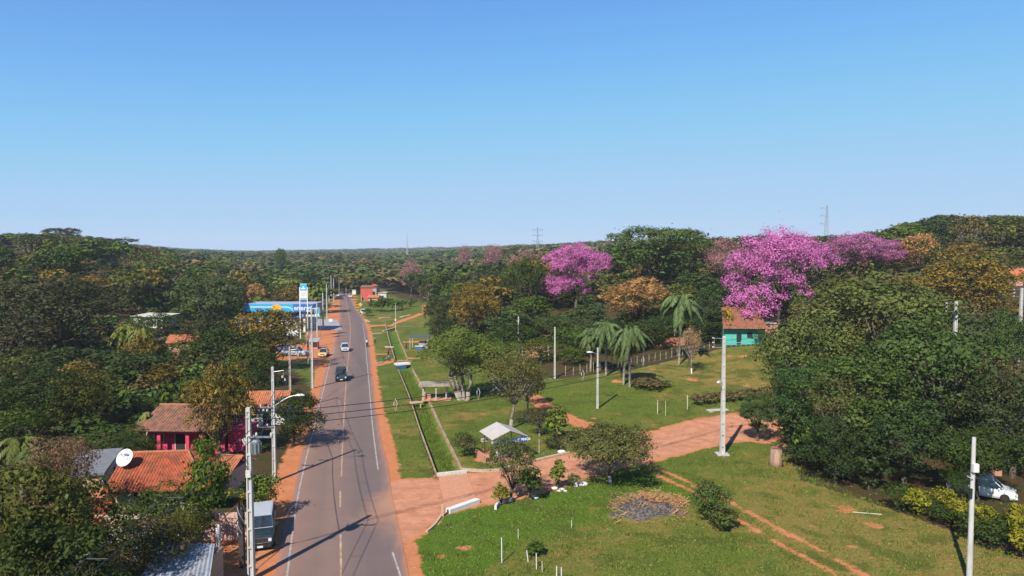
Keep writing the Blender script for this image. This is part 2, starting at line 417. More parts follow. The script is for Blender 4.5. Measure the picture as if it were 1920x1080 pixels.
s_left = sdf(gxx, gyy, gp((430, 1300), (440, 1010), (500, 1005), (515, 930), (540, 880), (553, 860), (568, 850), (540, 950), (520, 1060), (500, 1300)))
s_yard = sdf(gxx, gyy, gp((300, 1200), (350, 1030), (372, 990), (440, 990), (460, 1200)))
patch = union([w - np.hypot(gxx - G(*p).x, gyy - G(*p).y) for p, w in [((873, 1028), .4), ((828, 1042), .35), ((1335, 772), .3), ((900, 862), .6), ((1115, 785), .3), ((1225, 715), .5), ((1300, 712), .9), ((1395, 668), .8), ((1160, 715), .9), ((790, 598), .8), ((918, 846), 1.0), ((1585, 955), .8), ((1640, 985), .5)]])
s_dirt = union([s_side, s_vl, s_vr, s_path * 1.0, s_track * 1.0 + .05, s_park, s_left, s_yard, patch])
s_ash = sdf(gxx, gyy, gp((1140, 968), (1150, 950), (1185, 935), (1240, 935), (1285, 950), (1290, 966), (1230, 978), (1170, 978)))
ditch_d = seg_dist(gxx, gyy, DITCH)
lush = np.clip(1.35 - ditch_d, 0, 1)
lush = np.maximum(lush, .9 * ss(3.5, 0, np.abs(sdf(gxx, gyy, gp((770, 1075), (800, 1010), (880, 965), (960, 960), (1080, 935), (1200, 905), (1260, 925), (1130, 960), (990, 985), (880, 1020), (800, 1090)))) ) * 1.0)
lush = np.maximum(lush, .8 * (sdf(gxx, gyy, gp((765, 1100), (800, 1010), (880, 965), (1020, 950), (1180, 915), (1290, 905), (1260, 925), (1130, 945), (990, 1000), (880, 1100))) > 0))
def blob(px, py, r): p = G(px, py); return np.exp(-((gxx - p.x) ** 2 + (gyy - p.y) ** 2) / r ** 2)
dry = .24 + .45 * blob(1720, 1000, 12) + .45 * blob(1560, 960, 9) + .35 * blob(760, 800, 4) + .4 * blob(880, 790, 5) + .4 * blob(1300, 700, 13) + .25 * blob(770, 870, 4) + .3 * blob(1230, 960, 4) + .45 * blob(1640, 930, 7) + .4 * blob(1100, 1040, 4) + .5 * blob(1390, 690, 10) + .35 * blob(720, 660, 8) + .3 * blob(760, 600, 20)
CLEAR = [(430, 1300), (490, 960), (560, 810), (585, 730), (560, 700), (500, 676), (500, 655), (565, 640), (556, 622), (440, 618), (440, 594), (600, 592), (632, 545), (700, 536), (745, 560), (800, 568), (815, 640), (860, 690), (940, 672), (1040, 712), (1200, 690), (1360, 652), (1450, 645), (1450, 770), (1480, 850), (1500, 900), (1700, 965), (1960, 1060), (2400, 1300)]
forest = 1.0 * (~pip(gpx, gpy, CLEAR)) * (gyy > 20)
ash_w = s_ash
nxv, nyv = len(gx), len(gy)
idx = np.arange(nxv * nyv).reshape(nyv, nxv)
Q = np.stack([idx[:-1, :-1], idx[:-1, 1:], idx[1:, 1:], idx[1:, :-1]], -1).reshape(-1, 4)
# mound of ash and cut branches gets a little height
GZ = GZ + ss(-.3, 1.4, s_ash) * (.28 + .22 * np.sin(gxx * 2.3) * np.sin(gyy * 2.9) + .10 * np.sin(gxx * 7 + gyy * 5))
fc = lambda a: a[Q].mean(1)
f_side = fc(s_side) > 0; f_ditch = (fc(ditch_d) < 1.35) & (fc(gyy) < 170) & ~f_side
f_path = (fc(union([s_path, s_track])) > 0) & ~f_side & ~f_ditch
f_verge = (fc(union([s_vl, s_vr, s_park, s_left, s_yard])) > 0) & ~f_side & ~f_ditch & ~f_path
f_rest = ~(f_side | f_ditch | f_path | f_verge)
GV = np.stack([gxx, gyy, GZ], 1)
pale = np.clip(s_side * 1.2, 0, 1)
for nm, sel in (('ground', f_rest), ('dirt_road', f_side), ('ditch', f_ditch), ('dirt_path', f_path), ('road_verge', f_verge)):
    q = Q[sel]; u, inv = np.unique(q, return_inverse=True)
    clip = lambda a: np.clip(a, -2, 2)[u]
    me = npmesh(nm, GV[u], inv.reshape(-1, 4), [GRASSMAT], [('dirt', 'POINT', clip(s_dirt)), ('ash', 'POINT', clip(s_ash)), ('lush', 'POINT', clip(lush)), ('dry', 'POINT', clip(dry)), ('forest', 'POINT', clip(forest)), ('pale', 'POINT', clip(pale))], smooth=True)
    o = bpy.data.objects.new(nm, me); COL.objects.link(o); o['kind'] = 'structure'

# carriageway
def asphalt():
    m = bpy.data.materials.new('asphalt'); t, b, o = nodes(m); N = t.nodes.new; L = t.links.new
    tc = N("ShaderNodeTexCoord"); la = N("ShaderNodeAttribute"); la.attribute_name = 'lat'; du = N("ShaderNodeAttribute"); du.attribute_name = 'dust'
    def noise(sc, st=None, det=6):
        n = N("ShaderNodeTexNoise"); n.inputs['Scale'].default_value = sc; n.inputs['Detail'].default_value = det; n.inputs['Roughness'].default_value = .65
        if st:
            mp_ = N("ShaderNodeMapping"); mp_.inputs['Scale'].default_value = st; L(tc.outputs['Object'], mp_.inputs[0]); L(mp_.outputs[0], n.inputs['Vector'])
        else: L(tc.outputs['Object'], n.inputs['Vector'])
        return n.outputs[0]
    streak = noise(1.6, (1, .05, 1)); blot = noise(.35); fine = noise(14, None, 8)
    r = N("ShaderNodeValToRGB"); cr = r.color_ramp
    cols = [(0, (0.36, 0.19, 0.125)), (.05, (0.27, 0.175, 0.135)), (.16, (0.225, 0.155, 0.125)), (.30, (0.20, 0.145, 0.12)), (.40, (0.225, 0.16, 0.13)), (.55, (0.185, 0.14, 0.12)), (.72, (0.155, 0.125, 0.115)), (.9, (0.165, 0.13, 0.118)), (.955, (0.21, 0.155, 0.13)), (1, (0.36, 0.19, 0.125))]
    while len(cr.elements) < len(cols): cr.elements.new(.5)
    for e, (p, c) in zip(cr.elements, cols): e.position = p; e.color = (c[0] * .80, c[1] * .72, c[2] * .72, 1)
    ad = N("ShaderNodeMath"); ad.operation = 'MULTIPLY_ADD'; L(streak, ad.inputs[0]); ad.inputs[1].default_value = .12; 
    s1 = N("ShaderNodeMath"); s1.operation = 'SUBTRACT'; L(la.outputs['Fac'], s1.inputs[0]); s1.inputs[1].default_value = .06; L(s1.outputs[0], ad.inputs[2])
    L(ad.outputs[0], r.inputs[0])
    hs = N("ShaderNodeHueSaturation"); L(r.outputs[0], hs.inputs['Color'])
    mr = N("ShaderNodeMapRange"); mr.inputs[1].default_value = .25; mr.inputs[2].default_value = .75; mr.inputs[3].default_value = .84; mr.inputs[4].default_value = 1.16
    sm = N("ShaderNodeMath"); sm.operation = 'ADD'; L(blot, sm.inputs[0]); L(fine, sm.inputs[1])
    hf = N("ShaderNodeMath"); hf.operation = 'MULTIPLY'; L(sm.outputs[0], hf.inputs[0]); hf.inputs[1].default_value = .5
    L(hf.outputs[0], mr.inputs[0]); L(mr.outputs[0], hs.inputs['Value'])
    mx = N("ShaderNodeMix"); mx.data_type = 'RGBA'; L(hs.outputs[0], mx.inputs[6]); mx.inputs[7].default_value = (.33, .165, .10, 1)
    d1 = N("ShaderNodeMath"); d1.operation = 'ADD'; L(du.outputs['Fac'], d1.inputs[0])
    d2 = N("ShaderNodeMath"); d2.operation = 'MULTIPLY_ADD'; L(blot, d2.inputs[0]); d2.inputs[1].default_value = .9; d2.inputs[2].default_value = -.45
    L(d2.outputs[0], d1.inputs[1])
    d3 = N("ShaderNodeMapRange"); d3.inputs[1].default_value = .2; d3.inputs[2].default_value = .9; d3.inputs[4].default_value = .85; L(d1.outputs[0], d3.inputs[0]); L(d3.outputs[0], mx.inputs[0])
    L(mx.outputs[2], b.inputs['Base Color']); b.inputs['Roughness'].default_value = .8; b.inputs['Specular IOR Level'].default_value = .25
    bu = N("ShaderNodeBump"); bu.inputs['Strength'].default_value = .25; bu.inputs['Distance'].default_value = .02; L(fine, bu.inputs['Height']); L(bu.outputs[0], b.inputs['Normal'])
    return m
ASPH = asphalt()
def ribbon(name, A, B, dz, m, nl=12, ragged=0.0):
    rng = np.random.default_rng(3); n = len(A); V = []; lat = []
    wob = np.convolve(rng.normal(0, 1, n + 8), np.ones(4) / 4, 'same')[:n] * ragged; wob2 = np.convolve(rng.normal(0, 1, n + 8), np.ones(4) / 4, 'same')[:n] * ragged
    for i in range(n):
        w = np.linalg.norm(B[i] - A[i])
        for j in range(nl + 1):
            t = j / nl; tt = t + (wob[i] / w if j == 0 else 0) + (wob2[i] / w if j == nl else 0)
            p = A[i] * (1 - tt) + B[i] * tt; V.append((p[0], p[1])); lat.append(t)
    V = np.array(V); z = H(V[:, 0], V[:, 1]) + dz
    ix = np.arange(n * (nl + 1)).reshape(n, nl + 1)
    Fq = np.stack([ix[:-1, :-1], ix[:-1, 1:], ix[1:, 1:], ix[1:, :-1]], -1).reshape(-1, 4)
    jd = np.exp(-((V[:, 0] - G(742, 950).x) ** 2 + (V[:, 1] - G(742, 950).y) ** 2 * .35) / 2.6 ** 2)
    me = npmesh(name, np.column_stack([V, z]), Fq, [m], [('lat', 'POINT', np.array(lat)), ('dust', 'POINT', jd)], smooth=True)
    o = bpy.data.objects.new(name, me); COL.objects.link(o); o['kind'] = 'structure'; return o
ribbon('road', QL, QR, .03, ASPH, ragged=.12)
WORN = mat('worn_white_line', (0.25, 0.22, 0.20), .8, col2=(0.52, 0.48, 0.44), scale=2.2)
WORNY = mat('worn_orange_line', (0.27, 0.19, 0.14), .8, col2=(0.60, 0.38, 0.22), scale=1.6)
def line(pts, w, m, name='lane_line'):
    P = resample([G(*p) for p in pts], max(8, int(len(pts) * 6))); d = np.gradient(P, axis=0); d /= np.linalg.norm(d, axis=1)[:, None]
    nrm = np.stack([-d[:, 1], d[:, 0]], 1)
    return ribbon(name, P + nrm * w / 2, P - nrm * w / 2, .038, m, nl=1)
line([(533, 1130), (539, 1072), (555, 945), (575, 855), (588, 806), (597, 770), (620, 675), (628, 652)], .13, WORN)
line([(765, 1130), (750, 1078), (736, 1036)], .13, WORN)
line([(709, 882), (700, 815), (697, 785), (692, 720), (688, 680), (686, 655), (684, 630), (680, 607)], .13, WORN)
line([(640, 1130), (639.5, 1080), (638.5, 1003)], .15, WORNY)
line([(638, 951), (638, 921)], .15, WORNY)
line([(640, 894), (642, 830), (645, 780), (648, 730), (651, 690), (654.5, 660), (657, 630), (656.5, 605), (652, 580), (649, 562)], .15, WORNY)
# forecourt of the petrol station
APR = mat('forecourt_concrete', (0.37, 0.35, 0.36), .85, var=.15, scale=.4)
def sheet(name, poly, dz, m, thick=.12):
    zz = max(H(x, y) for x, y in poly); mb = MB(); mb.prism(poly, min(H(x, y) for x, y in poly) - .3, zz + dz, m); o = mb.build(name); o['kind'] = 'structure'; return o
_a = resample([G(*p) for p in [(642, 619), (560, 620), (455, 622)]], 40); _b = resample([G(*p) for p in [(632, 600), (560, 596), (440, 596)]], 40)
ribbon('forecourt', _a, _b, .06, APR, nl=14)

# ================================================================== TREES
def cards(C, Nn, size, rng, asp=.62):
    n = len(C); r = rng.normal(size=(n, 3)); t = np.cross(Nn, r); t /= np.linalg.norm(t, axis=1)[:, None] + 1e-9
    s = np.cross(Nn, t); sz = (size * rng.uniform(.6, 1.35, n))[:, None]
    bend = Nn * sz * .18
    V = np.stack([C - t * sz, C + s * sz * asp + bend, C + t * sz, C - s * sz * asp + bend], 1).reshape(-1, 3)
    return V, np.arange(4 * n).reshape(n, 4)
def unit(v): return v / (np.linalg.norm(v, axis=-1, keepdims=True) + 1e-9)
def make_lobes(rng, n, cr, zb, zt, lr, shape):
    """lobes inside the crown envelope; z from zb to zt of a tree of height 1"""
    zc, hz = (zb + zt) / 2, (zt - zb) / 2; L = []
    for i in range(n):
        for _ in range(30):
            d = unit(rng.normal(size=3)); r_ = rng.uniform(*lr) * cr
            if shape == 'dome': d[2] = d[2] if rng.random() < .45 else abs(d[2])
            if shape == 'umbrella': d[2] = rng.uniform(.0, .9) if rng.random() < .8 else -.3
            d = unit(d)
            k = rng.uniform(.55, 1) if i > n * .2 else rng.uniform(.1, .5)
            p = np.array([d[0] * (cr - r_) * k, d[1] * (cr - r_) * k, zc + d[2] * max(hz - r_ * .8, .02) * k])
            if shape == 'cone': q = 1 - .75 * (p[2] - zb) / (zt - zb); p[:2] *= q; r_ *= max(q, .4)
            if all(np.linalg.norm(p - q_[0]) > .45 * min(r_, q_[1]) for q_ in L): break
        L.append((p, r_))
    return L
def make_crown(rng, lobes, n, leaf, up=.35, clump=18, spread=.30, rand=.75, fill=.12, squash=.8, flushf=None, hair=0.0):
    w = np.array([r ** 2 for _, r in lobes]); w /= w.sum(); C = []; Nn = []; T = []; FL = []
    for (c, r), q in zip(lobes, w):
        k = max(10, int(n * q)); nc = max(6, int(clump))
        cd = unit(rng.normal(size=(nc, 3))); cd[:, 2] = np.where(cd[:, 2] < -.3, -cd[:, 2] * .6, cd[:, 2])
        cc = cd * rng.uniform(.72, 1.02, (nc, 1)) * [1, 1, squash] * r
        ct = rng.uniform(0, 1, nc); cf = rng.uniform(0, 1, nc); lob_f = rng.uniform(-.25, .25)
        a = rng.integers(0, nc, k); off = unit(rng.normal(size=(k, 3))) * (rng.uniform(0, 1, (k, 1)) ** .45) * r * spread * [1, 1, .75]
        P = c + cc[a] + off
        f = rng.random(k) < fill
        P[f] = c + rng.normal(size=(f.sum(), 3)) * r * .45 * [1, 1, squash]
        out = unit(P - c) * .55 + unit(off) * .65 + [0, 0, up] + rng.normal(size=(k, 3)) * rand * .6
        C.append(P); Nn.append(unit(out)); T.append(np.clip(ct[a] * .55 + rng.uniform(0, .45, k), 0, 1))
        FL.append(np.clip(cf[a] + lob_f + .25 * (out[:, 2] > .4), 0, 1) * (~f))
    C, Nn, T, FL = map(np.concatenate, (C, Nn, T, FL))
    keep = np.ones(len(C), bool)
    for c, r in lobes:                                   # drop what lies deep inside another lobe
        keep &= ~((np.linalg.norm((C - c) / [1, 1, squash], axis=1) < r * .62) & (rng.random(len(C)) > fill * 1.5))
    C, Nn, T, FL = C[keep], Nn[keep], T[keep], FL[keep]
    if flushf is not None: FL = np.clip((FL - (1 - flushf)) * 3.5 + .5, 0, 1)
    sz = np.full(len(C), leaf)
    V, Fq = cards(C, Nn, leaf, rng)
    return V, Fq, T, FL
def trunk_mb(rng, lobes, zb, r0=.028, lean=.05, bark=BARK, lime=False, nst=1, limb=.55):
    mb = MB()
    for s in range(nst):
        a = rng.uniform(0, 2 * PI); fx, fy = (math.cos(a) * .05, math.sin(a) * .05) if nst > 1 else (0, 0)
        top = np.array([rng.uniform(-lean, lean) + fx * 2.5, rng.uniform(-lean, lean) + fy * 2.5, zb + .12])
        P = [(fx * .3, fy * .3, -.03), (fx, fy, .03)] + [tuple(np.array([fx, fy, .03]) * (1 - t) + top * t + rng.normal(size=3) * .008) for t in (.35, .7, 1)]
        rs = [r0 * 1.7, r0 * 1.15, r0, r0 * .85, r0 * .7]
        mb.tube(P[:3], rs[:3], LIME if lime else bark, 7); mb.tube(P[2:], rs[2:], bark, 7)
        L = lobes if nst == 1 else [l for i, l in enumerate(lobes) if i % nst == s]
        for c, r in L[:16]:
            c = np.array(c); m_ = top * .5 + c * .5 + rng.normal(size=3) * .02 + [0, 0, -.03]
            mb.tube([top - [0, 0, .03], m_, c], [r0 * limb, r0 * limb * .6, r0 * limb * .25], bark, 5)
            for _ in range(2):
                e = c + unit(rng.normal(size=3)) * r * .8; mb.tube([m_ * .3 + c * .7, e], [r0 * limb * .28, r0 * .04], bark, 4)
    return mb
KIND = dict(
    broad=dict(n=22, cr=.44, zb=.14, lr=(.32, .52), shape='dome', up=.35, spread=.36, mat=LEAF),
    tall=dict(n=18, cr=.34, zb=.16, lr=(.34, .55), shape='ball', up=.3, spread=.36, mat=LEAF),
    low=dict(n=24, cr=.46, zb=.04, lr=(.30, .48), shape='ball', up=.3, spread=.36, mat=LEAF),
    umbrella=dict(n=20, cr=.60, zb=.45, lr=(.24, .38), shape='umbrella', up=.6, spread=.34, mat=LEAF, squash=.55),
    mango=dict(n=26, cr=.48, zb=.08, lr=(.28, .44), shape='dome', up=.3, spread=.25, mat=LEAF_YEL, flush=.62, clump=34, fill=.18),
    mangoorange=dict(n=26, cr=.48, zb=.08, lr=(.28, .44), shape='dome', up=.3, spread=.25, mat=LEAF_ORG, flush=.85, clump=34, fill=.18),
    airy=dict(n=20, cr=.45, zb=.26, lr=(.24, .40), shape='ball', up=.2, spread=.55, mat=LEAF, dens=.62, fill=.3, leafk=.8),
    weeping=dict(n=18, cr=.50, zb=.24, lr=(.25, .4), shape='dome', up=.2, spread=.5, mat=LEAF, fill=.2, leafk=.85, bark='pale', nst=4, dens=1.5),
    pink=dict(n=22, cr=.46, zb=.30, lr=(.22, .36), shape='dome', up=.4, spread=.36, mat=LEAF_PINK, flush=1.5, clump=34, fill=.08, leafk=.8, dens=1.9),
    shrub=dict(n=10, cr=.55, zb=.05, lr=(.35, .55), shape='dome', up=.3, spread=.42, mat=LEAF, fill=.2, leafk=2.2),
    cone=dict(n=16, cr=.30, zb=.10, lr=(.4, .7), shape='cone', up=.3, spread=.4, mat=LEAF, leafk=1.8, dens=.6),
)
PROTO = {}
def proto(kind, var, level, lobes=None, key=None):
    k = (kind, var, level, key)
    if k in PROTO: return PROTO[k]
    import zlib
    rng = np.random.default_rng(zlib.crc32(repr((kind, var, key)).encode()))
    K = KIND[kind]; n = {0: 1500, 1: 5200, 2: 15000}[level]; leaf = {0: .034, 1: .0185, 2: .0115}[level] * K.get('leafk', 1)
    if kind in ('shrub', 'cone'): n = n // 4; 
    if lobes is None: lobes = make_lobes(rng, K['n'], K['cr'], K['zb'], 1.0, K['lr'], K['shape'])
    V, Fq, T, FL = make_crown(rng, lobes, int(n * K.get('dens', 1)), leaf, K['up'], K.get('clump', 18), K['spread'], fill=K.get('fill', .12), squash=K.get('squash', .8), flushf=K.get('flush'))
    # normalise so that crown spans exactly cr and reaches 1
    V[:, 2] *= 1.0 / np.percentile(V[:, 2], 99.6)
    me = npmesh(kind + '_crown', V, Fq, [K['mat']], [('tint', 'FACE', T), ('flush', 'FACE', FL)])
    half = np.percentile(np.abs(V[:, :2]), 99)
    bark = BARK_PALE if K.get('bark') == 'pale' or kind in ('airy',) else BARK
    out = {'crown': me, 'half': half}
    for lime in (False, True):
        mb = trunk_mb(np.random.default_rng(7 + var), lobes, K['zb'] * .85 if kind not in ('low', 'shrub') else .2, r0=.020 if kind != 'shrub' else .012, bark=bark, lime=lime, nst=K.get('nst', 1))
        mm = bpy.data.meshes.new('trunk'); mm.from_pydata([tuple(v) for v in mb.v], [], mb.f)
        for q in mb.mats: mm.materials.append(q)
        mm.polygons.foreach_set('material_index', mb.m); mm.polygons.foreach_set('use_smooth', [True] * len(mb.f))
        out['lime' if lime else 'trunk'] = mm
    # one-mesh version for small background trees
    if level == 0:
        tv = np.array([tuple(v.co) for v in out['trunk'].vertices]); tq = np.array([list(p.vertices) for p in out['trunk'].polygons if len(p.vertices) == 4])
        VV = np.vstack([V, tv]); FF = np.vstack([Fq, tq + len(V)]); mi = np.concatenate([np.zeros(len(Fq)), np.ones(len(tq))])
        z = np.zeros(len(tq)); out['one'] = npmesh(kind + '_tree', VV, FF, [K['mat'], bark], [('tint', 'FACE', np.concatenate([T, z + .5])), ('flush', 'FACE', np.concatenate([FL, z]))], mi=mi)
    PROTO[k] = out; return out
TRNG = random.Random(11)
PLACED = []
NAMES = dict(broad='broadleaf_tree', tall='tall_tree', low='bushy_tree', umbrella='umbrella_tree', mango='mango_tree', mangoorange='mango_tree', airy='sparse_tree', weeping='weeping_tree', pink='flowering_tree', shrub='shrub', cone='young_tree')
def tree(kind, x, y, h, w, col, label, group=None, level=1, var=None, lime=False, one=False, lobes=None, key=None, rz=None, sink=0.1):
    var = TRNG.randrange(3) if var is None else var
    p = proto(kind, var, level, lobes, key)
    col = (col[0] * .98, col[1] * .90, col[2] * .66)
    s = w / 2 / p['half']; z = H(x, y) - sink
    rz = TRNG.uniform(0, 6.28) if rz is None else rz
    cat = 'shrub' if kind == 'shrub' else 'tree'
    PLACED.append((x, y, w / 2))
    if False:
        o = bpy.data.objects.new(NAMES[kind], p['one']); COL.objects.link(o); tag(o, label, cat, group)
        o.location = (x, y, z); o.scale = (s, s, h); o.rotation_euler = (0, 0, rz); o.color = (*col, 1); return o
    t = thing(NAMES[kind], label, cat, (x, y, z), rz, group)
    for nm, me in (('trunk', p['lime' if lime else 'trunk']), ('crown', p['crown'])):
        o = bpy.data.objects.new(nm, me); COL.objects.link(o); o.parent = t; o.scale = (s, s, h); o.color = (*col, 1)
    return t
DG = (0.038, 0.066, 0.015); MG = (0.062, 0.105, 0.018); OL = (0.088, 0.108, 0.024); LG = (0.13, 0.18, 0.032); BR = (0.10, 0.088, 0.038); BG = (0.046, 0.080, 0.026)
YG = (0.17, 0.17, 0.022); VG = (0.08, 0.15, 0.02); TW = (0.19, 0.14, 0.09); PD = (0.30, 0.15, 0.20); GG = (0.06, 0.092, 0.038)
def T(kind, px, d, ytop, wpx, col, label, **kw):
    """a tree whose top is seen at (px, ytop), wpx wide, standing at distance d"""
    p = W(px, ytop, d); z = H(p.x, d); h = max(1.0, p.z - z + .1)
    if px < 560 and d < 130: col = tuple(c * q for c, q in zip(col, (.86, .80, .80)))   # shading of the left wood put into the leaf colour
    return tree(kind, p.x, d, h, wpx / F * d, col, label, **kw)
# ---- near left
T('low', 40, 33, 862, 300, OL, 'dark olive bushy tree filling the bottom left corner', level=2)
T('low', 95, 37, 905, 190, BR, 'brownish green tree in front of the brick wall of the white house', level=2)
T('low', 90, 29, 985, 300, DG, 'dark green tree under the bottom left corner with rusty leaves', level=2)
T('airy', 118, 46, 812, 130, TW, 'thin grey brown twiggy tree beside the palm at the lower left', level=2)
T('low', 20, 58, 760, 160, MG, 'green bushy tree at the left edge beside the low palm', level=2)
T('low', 296, 44, 918, 190, MG, 'bright green bushy tree in front of the red tiled roof', level=2)
T('airy', 250, 38, 985, 200, BR, 'greyish thorny bush beside the corrugated metal roof', level=2)
T('low', 352, 41, 950, 85, OL, 'olive tree with dark trunk next to the pink porch', level=2)
T('shrub', 392, 47, 850, 105, VG, 'bright large leaved tree between the tiled roof and the nearest pole', level=2)
T('low', 462, 76, 738, 46, DG, 'small dark tree at the left end of the orange tiled roof', level=1)
T('low', 268, 64, 822, 60, MG, 'green bush at the left foot of the magenta house', level=1)
T('shrub', 384, 56, 815, 62, VG, 'tall bright green leafy bush in front of the magenta house', level=2)
T('shrub', 490, 50.5, 888, 88, LG, 'bright green leafy shrub behind the parked dark jeep', level=2)
T('shrub', 487, 68, 835, 42, MG, 'small round green bush between the first and second pole', level=1)
T('low', 243, 60, 812, 105, DG, 'dark green tree hiding the left side of the magenta house', level=2)
T('low', 215, 66, 800, 120, MG, 'mid green bushy tree left of the magenta house', level=1)
T('low', 548, 70, 735, 118, DG, 'dark green tree leaning over the road beside the second pole', level=2)
T('mango', 410, 66, 678, 128, (0.055, .075, .02), 'yellow tipped mango tree standing over the magenta house', level=2)
T('low', 165, 76, 698, 125, OL, 'yellowish olive tree above the red roofed house', level=2)
T('low', 50, 74, 690, 190, DG, 'dark green tree at the left edge above the palm', level=2)
T('broad', 258, 84, 742, 120, MG, 'green rounded tree above and left of the magenta house', level=1)
T('mango', 305, 96, 682, 90, DG, 'small mango tree with yellow crown left of the large yellow mango', level=1)
T('low', 235, 96, 655, 170, BG, 'wide bluish green tree in the middle of the left wood', level=1)
T('low', 480, 90, 690, 90, DG, 'dark tree behind the second pole', level=1)
T('low', 505, 102, 660, 70, DG, 'dark tree below the silver pickup', level=1)
T('tall', 130, 96, 650, 120, BG, 'bluish green tree below the great brown crowned tree', level=1)
T('low', 30, 98, 655, 130, OL, 'olive tree below the great brown crowned tree at left edge', level=1)
T('mango', 508, 116, 580, 140, DG, 'dark mango tree with bronze crown in front of the petrol canopy', level=2)
T('low', 420, 112, 610, 120, DG, 'dark wide tree left of the petrol canopy mango', level=1)
T('low', 465, 104, 640, 90, MG, 'green tree below the bronze crowned mango', level=1)
T('broad', 100, 118, 516, 262, (0.058, .066, .034), 'great brownish green spreading tree at the left', level=2, var=1)
T('broad', 30, 108, 590, 150, (.06, .06, .035), 'brownish tree under the left edge of the great spreading tree', level=1)
T('broad', 390, 150, 512, 132, (0.065, .095, .045), 'pale green round tree left of the petrol canopy', level=2)
T('tall', 545, 128, 560, 0 + 62, MG, 'narrow green tree just left of the petrol sign posts', level=1) if False else None
T('low', 395, 122, 585, 110, (.05, .065, .03), 'dark olive tree under the pale green round tree', level=1)
T('mango', 545, 215, 535, 62, (.06, .06, .02), 'rusty crowned mango tree behind the left half of the price sign', level=1)
T('mangoorange', 472, 215, 531, 55, (.05, .06, .02), 'rusty crowned mango tree behind the middle of the petrol canopy', level=1)
T('shrub', 488, 205, 555, 56, LG, 'bright green bush just above the petrol canopy', level=1)
T('mango', 20, 190, 500, 110, (.06, .07, .02), 'golden mango tree at left edge above the great spreading tree', level=1)
T('mango', 175, 175, 518, 100, (.06, .07, .02), 'golden mango tree right of the great spreading tree', level=1)
T('airy', 215, 185, 505, 110, (.13, .10, .07), 'bare brown branching tree behind the golden mango', level=1)
T('airy', 265, 210, 488, 70, (.17, .14, .09), 'tan leafless tree on the left slope', level=1)
T('umbrella', 115, 330, 427, 70, (.05, .052, .04), 'dark flat topped tree standing above the left skyline', level=1)
T('pink', 85, 310, 442, 45, (.2, .1, .12), 'dull pink tree on the left skyline', level=1)
T('umbrella', 190, 320, 445, 110, (.06, .06, .04), 'broad flat brown green tree on the left skyline', level=1)
T('tall', 528, 420, 466, 26, MG, 'pointed green tree rising above the distant wood left of centre', level=1)
# ---- right of the road, middle distance
T('weeping', 868, 92, 612, 152, (.11, .15, .035), 'light green feathery tree with pale forked trunks behind the bus shelter', level=2)
T('weeping', 930, 97, 640, 110, (.10, .13, .035), 'olive green drooping tree right of the forked pale tree', level=2)
T('airy', 958, 77, 655, 110, (.11, .12, .04), 'thin half bare brown tree above the welcome shelter', level=2)
T('airy', 990, 80.5, 665, 70, (.13, .12, .05), 'small brown leaved tree with whitewashed trunk', level=2, lime=True)
T('mango', 893, 142, 528, 112, (.085, .085, .025), 'golden olive mango tree behind the light green feathery tree', level=2, var=2)
T('mangoorange', 1190, 140, 520, 130, (.10, .09, .03), 'orange brown mango tree above the palms', level=2, var=1)
T('broad', 985, 165, 480, 95, (.055, .085, .02), 'dark green dense tree left of the magenta tree', level=2)
T('umbrella', 1237, 178, 425, 172, (.070, .120, .035), 'tall domed green tree standing above the skyline between magenta trees', level=2, var=0)
T('broad', 1235, 180, 450, 160, (.06, .105, .03), 'lower dark green tree under the tall domed tree', level=1)
pl = [((-.10, 0, .86), .20), ((.10, .05, .88), .20), ((.28, 0, .80), .17), ((-.27, .05, .78), .16), ((.0, -.15, .76), .2), ((.18, .15, .76), .18), ((.35, -.02, .70), .12), ((-.05, .2, .72), .18), ((-.2, -.1, .68), .14), ((.12, -.1, .64), .15), ((-.30, .0, .45), .15), ((-.16, -.05, .40), .15), ((-.36, .05, .33), .12), ((-.22, -.12, .30), .13), ((.0, .0, .42), .11), ((.13, .05, .28), .09), ((-.08, .1, .5), .1), ((.22, 0, .5), .06)]
T('pink', 1080, 165, 456, 124, (.42, .11, .36), 'magenta flowering tree with two tiers of blossom, left of the domed green tree', level=2, lobes=[(np.array(a) * [1.1, 1.1, 1], b * 1.18) for a, b in pl], key='a', rz=0)
pl2 = [((0, 0, .86), .2), ((-.22, 0, .80), .18), ((.22, 0, .82), .18), ((.42, 0, .74), .13), ((-.40, 0, .66), .16), ((-.1, -.2, .76), .2), ((.14, -.2, .74), .18), ((.3, -.1, .66), .15), ((-.30, -.15, .58), .17), ((-.46, 0, .46), .15), ((-.12, -.25, .56), .13), ((-.3, -.2, .38), .16), ((.08, -.2, .50), .12), ((-.42, -.1, .28), .15), ((-.24, -.2, .26), .14), ((-.5, -.15, .30), .12), ((-.36, -.25, .20), .13), ((-.08, .2, .7), .2), ((.2, .2, .7), .2), ((-.34, -.1, .18), .12), ((.25, -.1, .40), .09), ((-.5, 0, .17), .09), ((.52, 0, .68), .1), ((.0, -.1, .36), .08)]
T('pink', 1462, 128, 429, 200, (.42, .10, .38), 'great magenta flowering tree above the teal house', level=2, lobes=[(np.array(a) * [1, 1.1, 1], b * 1.1) for a, b in pl2], key='b', rz=0)
LEAF_PP = leafmat('blossom_pale', (0.40, 0.14, 0.28), trans=.3, rough=.8, amount=.4)
KIND['pinkpale'] = dict(KIND['pink'], mat=LEAF_PP, dens=1.3, cr=.5, zb=.25); NAMES['pinkpale'] = 'flowering_tree'
T('pinkpale', 1600, 165, 437, 112, (.40, .13, .35), 'paler magenta flowering tree right behind the great magenta tree', level=2, var=1, key='c')
T('pinkpale', 1654, 168, 450, 92, (.40, .13, .35), 'dusty magenta flowering tree at the right end of the magenta trees', level=2, var=2, key='d')
LEAF_DULL = leafmat('blossom_dull', (0.30, 0.15, 0.15), trans=.3, rough=.8, amount=.4)
